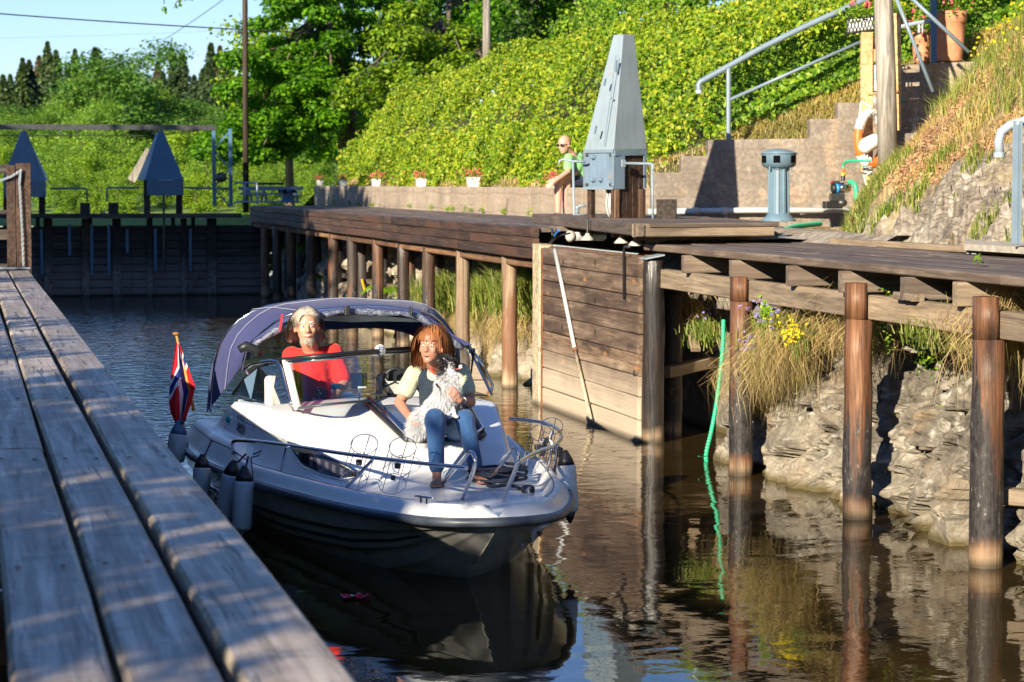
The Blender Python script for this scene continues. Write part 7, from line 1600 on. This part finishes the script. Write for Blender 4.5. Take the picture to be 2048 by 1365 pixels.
# branch tip at the top edge of the picture
t = thing('hanging_branch', P(345, -60, D=30), 'small leafy branch tips hanging in at the top edge of the sky', 'branch'); m = MB(); m.tube([P(400, -60, D=30), P(362, -4, D=30), P(352, 6, D=30), P(347, 18, D=30)], [.02, .008, .006, .003], 5).tube([P(330, -30, D=30), P(328, 8, D=30)], .006, 5).tube([P(362, -4, D=30), P(384, -2, D=30)], .005, 5).build('twig', BARK, t)
pt = [tuple(P(x, y, D=30)) for x, y in ((325, 20), (330, 18), (333, 22), (357, 8), (364, 2), (370, 0), (376, -2), (383, -1), (352, 14), (345, -8), (390, -8), (335, -12))]; leaves('leaf_spray', np.array(pt * 2) + rng.normal(0, .012, (24, 3)), np.tile([[-.2, -.8, .5]], (24, 1)), .065, L_MAPLE, t)
# stay-supported wooden utility pole and the stair rails
t = thing('utility_pole', P(1778, 275, D=27.1), 'thick weathered grey utility pole in front of the notice board', 'pole'); MB().tube([P(1776, 330, D=27.1), P(1772, 150, D=27.1), P(1767, 0, D=27.1), P(1762, -200, D=27.1)], [.112, .108, .102, .095], 20).build('shaft', W_POLE, t, smooth=True)
for a, b, lb in (((1778, -40), (1866, 184), 'thin steel stay from the utility pole down to the grass'), ((1800, -25), (1938, 105), 'second thin steel stay sloping over the terracotta pots')): tag(MB().tube([P(*a, D=27.0), P(*b, D=27.0)], .022, 8).build('steel_stay', RAIL, smooth=True), lb, 'stay')
sr = thing('stair_handrail', dp(1457, 280), 'long blue-grey pipe handrail rising beside the stairs', 'handrail'); D_ = WD + .12
MB().tube(smooth_pts([dp(1398, 182, D_), dp(1397, 166, D_), dp(1412, 158, D_), dp(1560, 76, D_), dp(1760, -14, D_)], 1), .035, 12).build('top_pipe', RAIL, sr, smooth=True); MB().lathe(dp(1398, 184, D_), [(.04, -.02), (.04, .02)], 12).build('pipe_end', RAILL, sr); MB().tube([dp(1457, 201, D_), dp(1726, 82, D_)], .020, 8).build('lower_pipe', RAIL, sr, smooth=True); MB().cyl(dp(1457, 135, D_), dp(1457, 279, D_), .028).build('post', RAIL, sr)
t = thing('blue_post_rail', dp(1868, 128, WD + .1), 'dark blue steel post with a short rail in front of the terracotta pots', 'rail'); MB().bar(dp(1867, -60, WD - .1), dp(1867, 126, WD - .1), .07, .07).build('post', PAINTD, t); MB().tube([dp(1786, 58, WD - .1), dp(1830, 47, WD - .1), dp(1866, 42, WD - .1)], .024, 8).build('rail', RAILL, t); MB().tube([dp(1838, 46, WD - .1), dp(1838, 66, WD - .1)], .016, 6).tube([dp(1845, 46, WD - .1), dp(1845, 66, WD - .1)], .01, 6).build('hanger', RAILL, t)
# terracotta pots with fuchsia
def pot(c, r_, h, lab, k, fuch=True):
    t = thing('terracotta_pot', c, lab, 'flower pot'); MB().lathe(c, [(r_ * .72, 0), (r_ * .76, .02), (r_ * .86, h * .35), (r_ * .88, h * .37), (r_ * .86, h * .39), (r_ * .93, h * .78), (r_, h * .8), (r_ * 1.02, h * .95), (r_ * .98, h), (r_ * .85, h)], 30).build('pot', TERRA, t, smooth=True)
    r = np.random.default_rng(k); n = 420; C_ = np.array(tuple(c)) + [0, 0, h + .12]; leaves('foliage', C_ + r.normal(0, 1, (n, 3)) * [r_ * .75, r_ * .75, .1], np.tile([[-.4, -.7, .5]], (n, 1)), .045, L_HEDGE2, t, r=r)
    n = 46; leaves('blossom', C_ + r.normal(0, 1, (n, 3)) * [r_ * .8, r_ * .6, .09] + [-.08, -.1, -.03], np.tile([[-.4, -.8, .2]], (n, 1)), .035, L_PINK, t, r=r, asp=.9); return t
pot(dp(1842, 128, WD + .25), .115, .36, 'smaller banded terracotta pot with red fuchsias on the wall top', 5)
pot(dp(1898, 124, WD + .2), .20, .58, 'large plain terracotta pot with fuchsias, right of the blue post', 6)
MB().prism([dp(1860, 127, WD + .05), dp(1990, 122, WD + .05), dp(1990, 300, WD + .05), dp(1860, 300, WD + .05)], Vector((SN, CS, 0)) * .5).build('upper_wall', CONC); tag(bpy.data.objects['upper_wall'], 'top end of the concrete wall carrying the large terracotta pot', 'wall')
# notice board with posts, lifebuoy, wire planter
nbD = 27.9; n_ = lambda x, y, d=0: P(x, y, D=nbD + d)
nb_ = thing('notice_board', n_(1730, 345), 'new pine notice board frame with a white sheet behind the utility pole', 'notice board')
for x, y0, y1, w_ in ((1733, 66, 345, .13), (1792, 28, 262, .10)): piece('post', n_(x, y1), n_(x, y0), w_, .11, W_PINE, nb_, up=(SN, CS, 0))
piece('top_board', n_(1735, 84, .03), n_(1800, 80, .03), .03, .11, W_PINE, nb_); piece('cross_board', n_(1738, 112, -.01), n_(1795, 108, -.01), .03, .14, W_PINE, nb_); piece('shelf', n_(1736, 188, -.04), n_(1795, 184, -.04), .09, .03, W_PINE, nb_)
MB().prism([n_(1736, 128, .01), n_(1790, 125, .01), n_(1790, 184, .01), n_(1736, 186, .01)], Vector((SN, CS, 0)) * .02).build('frame', BLACK, nb_); MB().prism([n_(1739, 131, -.005), n_(1785, 128, -.005), n_(1785, 181, -.005), n_(1739, 182, -.005)], Vector((SN, CS, 0)) * .012).build('sheet', WHITEP, nb_)
SHP = simple('printed_photo', (.22, .36, .38), .5, 0, .5, 40); MB().prism([n_(1741, 146, -.012), n_(1752, 145, -.012), n_(1752, 161, -.012), n_(1741, 162, -.012)], Vector((SN, CS, 0)) * .004).build('printed_picture', SHP, nb_)
for x in (1740, 1747, 1754, 1761): MB().prism([n_(x, 86, -.02), n_(x + 2, 86, -.02), n_(x + 2, 98, -.02), n_(x, 98, -.02)], Vector((SN, CS, 0)) * .01).build('slot', W_TOW, nb_)
t = thing('wire_planter', n_(1720, 62), 'black wire planter basket with a white tub on top of the notice board', 'planter'); MB().prism([n_(1700, 64), n_(1748, 58), n_(1746, 34), n_(1698, 40)], Vector((SN, CS, 0)) * .18).build('tub', WHITEP, t, bevel=.01); mm_ = MB()
for k in range(9): mm_.tube([n_(1690 + k * 7, 68 - k * .8, -.02), n_(1700 + k * 7, 34 - k * .6, -.02)], .004, 4); mm_.tube([n_(1700 + k * 7, 68 - k * .8, -.02), n_(1690 + k * 7, 36 - k * .6, -.02)], .004, 4)
mm_.tube([n_(1688, 69, -.02), n_(1760, 60, -.02)], .008, 5).tube([n_(1690, 38, -.02), n_(1760, 31, -.02)], .007, 5); mm_.build('wire_cage', BLACK, t)
r = np.random.default_rng(9); C_ = np.array(tuple(n_(1728, 26))); leaves('foliage', C_ + r.normal(0, 1, (220, 3)) * [.16, .06, .06], np.tile([[-.4, -.7, .5]], (220, 1)), .045, L_HEDGE2, t, r=r); leaves('blossom', np.concatenate([np.array(tuple(n_(1736, 8, -.1))) + r.normal(0, .018, (22, 3)), np.array(tuple(n_(1703, 7, -.1))) + r.normal(0, .014, (9, 3))]), np.tile([[-.4, -.8, .2]], (31, 1)), .035, L_PINK, t, r=r, asp=.9)
lb = thing('lifebuoy', n_(1736, 278, -.2), 'orange and white lifebuoy with coiled line hanging on the notice board post', 'lifebuoy'); LD = -.22
BUOY = simple('buoy_orange', (.80, .16, .03), .45, 0, .04); cx, cy, rx, ry = 1741, 278, 25, 52
def arc(a0, a1, n=14): return [n_(cx + rx * math.cos(a), cy - ry * math.sin(a), LD + .10 * math.cos(a)) for a in np.linspace(a0, a1, n)]
MB().tube(arc(0, 2 * math.pi, 40)[:-1], .048, 14, closed=True).build('ring', BUOY, lb, smooth=True)
for a0, a1 in ((R(35), R(150)), (R(218), R(250))): MB().tube(arc(a0, a1), .051, 14).build('white_band', WHITEP, lb, smooth=True)
MB().tube(arc(R(148), R(160), 5), .052, 14).build('grey_tape', PVC, lb, smooth=True)
wl_ = MB(); wl_.capsule(n_(1731, 292, LD - .12), n_(1750, 282, LD - .08), .085, .08); wl_.build('line_bag', WHITEP, lb, smooth=True)
MB().lathe(n_(1735, 347, LD), [(.03, .0), (.055, .02), (.06, .10), (.05, .17), (.02, .19)], 14).build('white_bag', WHITEP, lb, smooth=True)
for a, b_ in (((1722, 205), (1718, 240)), ((1724, 203), (1742, 216)), ((1722, 300), (1728, 325)), ((1735, 310), (1732, 330)), ((1727, 355), (1745, 342)), ((1727, 350), (1733, 372))): MB().tube([n_(*a, LD - .08), n_(*b_, LD - .08)], .008, 6).build('cord', WHITEP, lb)
text3('buoy_lettering', 'SAVN', n_(1752, 222, LD - .085), rt * -1 - UP * .25, UP * -1, .075, BLACK, lb); text3('buoy_lettering', 'SAV', n_(1743, 332, LD - .085), rt * -1, UP * -1, .06, BLACK, lb)
tag(piece('timber_post', n_(1737, 420, -.1), n_(1737, 345, -.1), .07, .07, W_PINE), 'pale bare timber stub under the lifebuoy', 'post')
# pump
pD = 27.6; p_ = lambda x, y, d=0: P(x, y, D=pD + d); pu = thing('water_pump', p_(1680, 405), 'small blue and steel garden pump on a black stand by the lifebuoy', 'pump')
ax = (p_(1705, 374, .0) - p_(1660, 378, -.05)).normalized(); c = p_(1662, 378)
MB().lathe(c, [(.02, 0), (.05, .01), (.055, .03), (.055, .05)], 18, ax).build('motor_cap', BLACK, pu, smooth=True); MB().lathe(c + ax * .05, [(.056, 0), (.056, .04)], 18, ax).build('blue_band', simple('pump_blue', (.02, .25, .60), .4), pu, smooth=True); MB().lathe(c + ax * .09, [(.052, 0), (.058, .03), (.06, .10), (.045, .13), (.02, .14)], 18, ax).build('pump_head', CHROME, pu, smooth=True)
MB().box(c + ax * .05 + UP * .065, (.10, .05, .035), Matrix.Rotation(-YAW, 3, 'Z')).build('switch_box', BLACK, pu, bevel=.005); MB().box(c + ax * .0 + UP * .07 - fw * .03, (.025, .012, .02)).build('red_switch', F_RED, pu); 
MB().cyl(p_(1687, 350), p_(1686, 362), .022).build('outlet', BLACK, pu); MB().cyl(p_(1686, 346), p_(1686, 352), .024).build('yellow_ring', simple('yellow_plastic', (.8, .5, .0), .4), pu); MB().cyl(p_(1686, 337), p_(1686, 346), .018).build('orange_coupler', BUOY, pu, smooth=True)
MB().box(c + ax * .07 - UP * .10, (.16, .10, .09), Matrix.Rotation(-YAW, 3, 'Z')).box(c + ax * .02 - UP * .18, (.2, .12, .08), Matrix.Rotation(-YAW + .2, 3, 'Z')).build('stand', BLACK, pu, bevel=.01); MB().ball(p_(1684, 406), (.06, .05, .045)).build('foot_tank', STEEL, pu, smooth=True)
def hose(pts, r_, lab, rib=False, mat=HOSE):
    p = smooth_pts(pts, 3); L_ = []
    if rib:
        q_ = [p[0]]
        for a, b_ in zip(p[:-1], p[1:]):
            n2 = max(1, int((b_ - a).length / .006)); q_ += [a.lerp(b_, k / n2) for k in range(1, n2 + 1)]
        p = q_; L_ = [r_ * (1 + .10 * (1 if (i // 2) % 2 else -1)) for i in range(len(p))]
    tag(MB().tube(p, L_ or r_, 10).build('garden_hose', mat, smooth=True), lab, 'hose')
hose([p_(1686, 338), p_(1687, 327), p_(1696, 322, -.1), p_(1720, 322, -.25), p_(1742, 322, -.3)], .015, 'thin green hose from the pump to the lifebuoy post')
hose([p_(1699, 364, -.05), p_(1708, 366, -.1), p_(1713, 380, -.12), p_(1713, 402, -.15)], .027, 'bright green curved hose at the right side of the pump')
hose([P(1556, 484, D=24.6), P(1559, 470, D=25), P(1572, 458, D=25.6), P(1600, 452, D=26.2), P(1640, 448, D=26.8)], .026, 'green hose bend lying behind the near walkway beside the capstan', True)
hose([P(1447, 640, X=6.35), P(1446, 700, X=6.33), P(1436, 790, X=6.3), P(1424, 860, X=6.2), P(1412, 905, X=6.16), P(1412, 925, X=6.15), P(1420, 935, X=6.15)], .019, 'green ribbed hose hanging down into the water by the second near pile', True)
hose([P(1414, 912, X=6.1), P(1404, 915, X=6.0), P(1397, 913, X=5.95)], .004, 'thin green string end floating at the bottom of the hanging hose')
tag(MB().tube([P(940, 0, D=1) * 0 + P(724, 560, X=6.6), P(729, 580, X=6.55)], .02, 6).build('yellow_marker', bpy.data.materials['yellow_plastic']), 'small yellow stick in the rocks under the far walkway', 'marker')
# text as real meshes
dg = None
bpy.context.view_layer.update(); dg = bpy.context.evaluated_depsgraph_get()
for o in [o for o in bpy.data.objects if o.type == 'FONT']:
    me = bpy.data.meshes.new_from_object(o.evaluated_get(dg)); n2 = bpy.data.objects.new(o.name + '_', me); COL.objects.link(n2); n2.parent = o.parent; n2.location = o.location; n2.rotation_euler = o.rotation_euler; n2.scale = o.scale
    nm = o.name; bpy.data.objects.remove(o); n2.name = nm; n2['kind'] = 'stuff'
# ------------------------------------------------------------------ tidy up: names without the digits of shared helpers
bpy.context.view_layer.update()
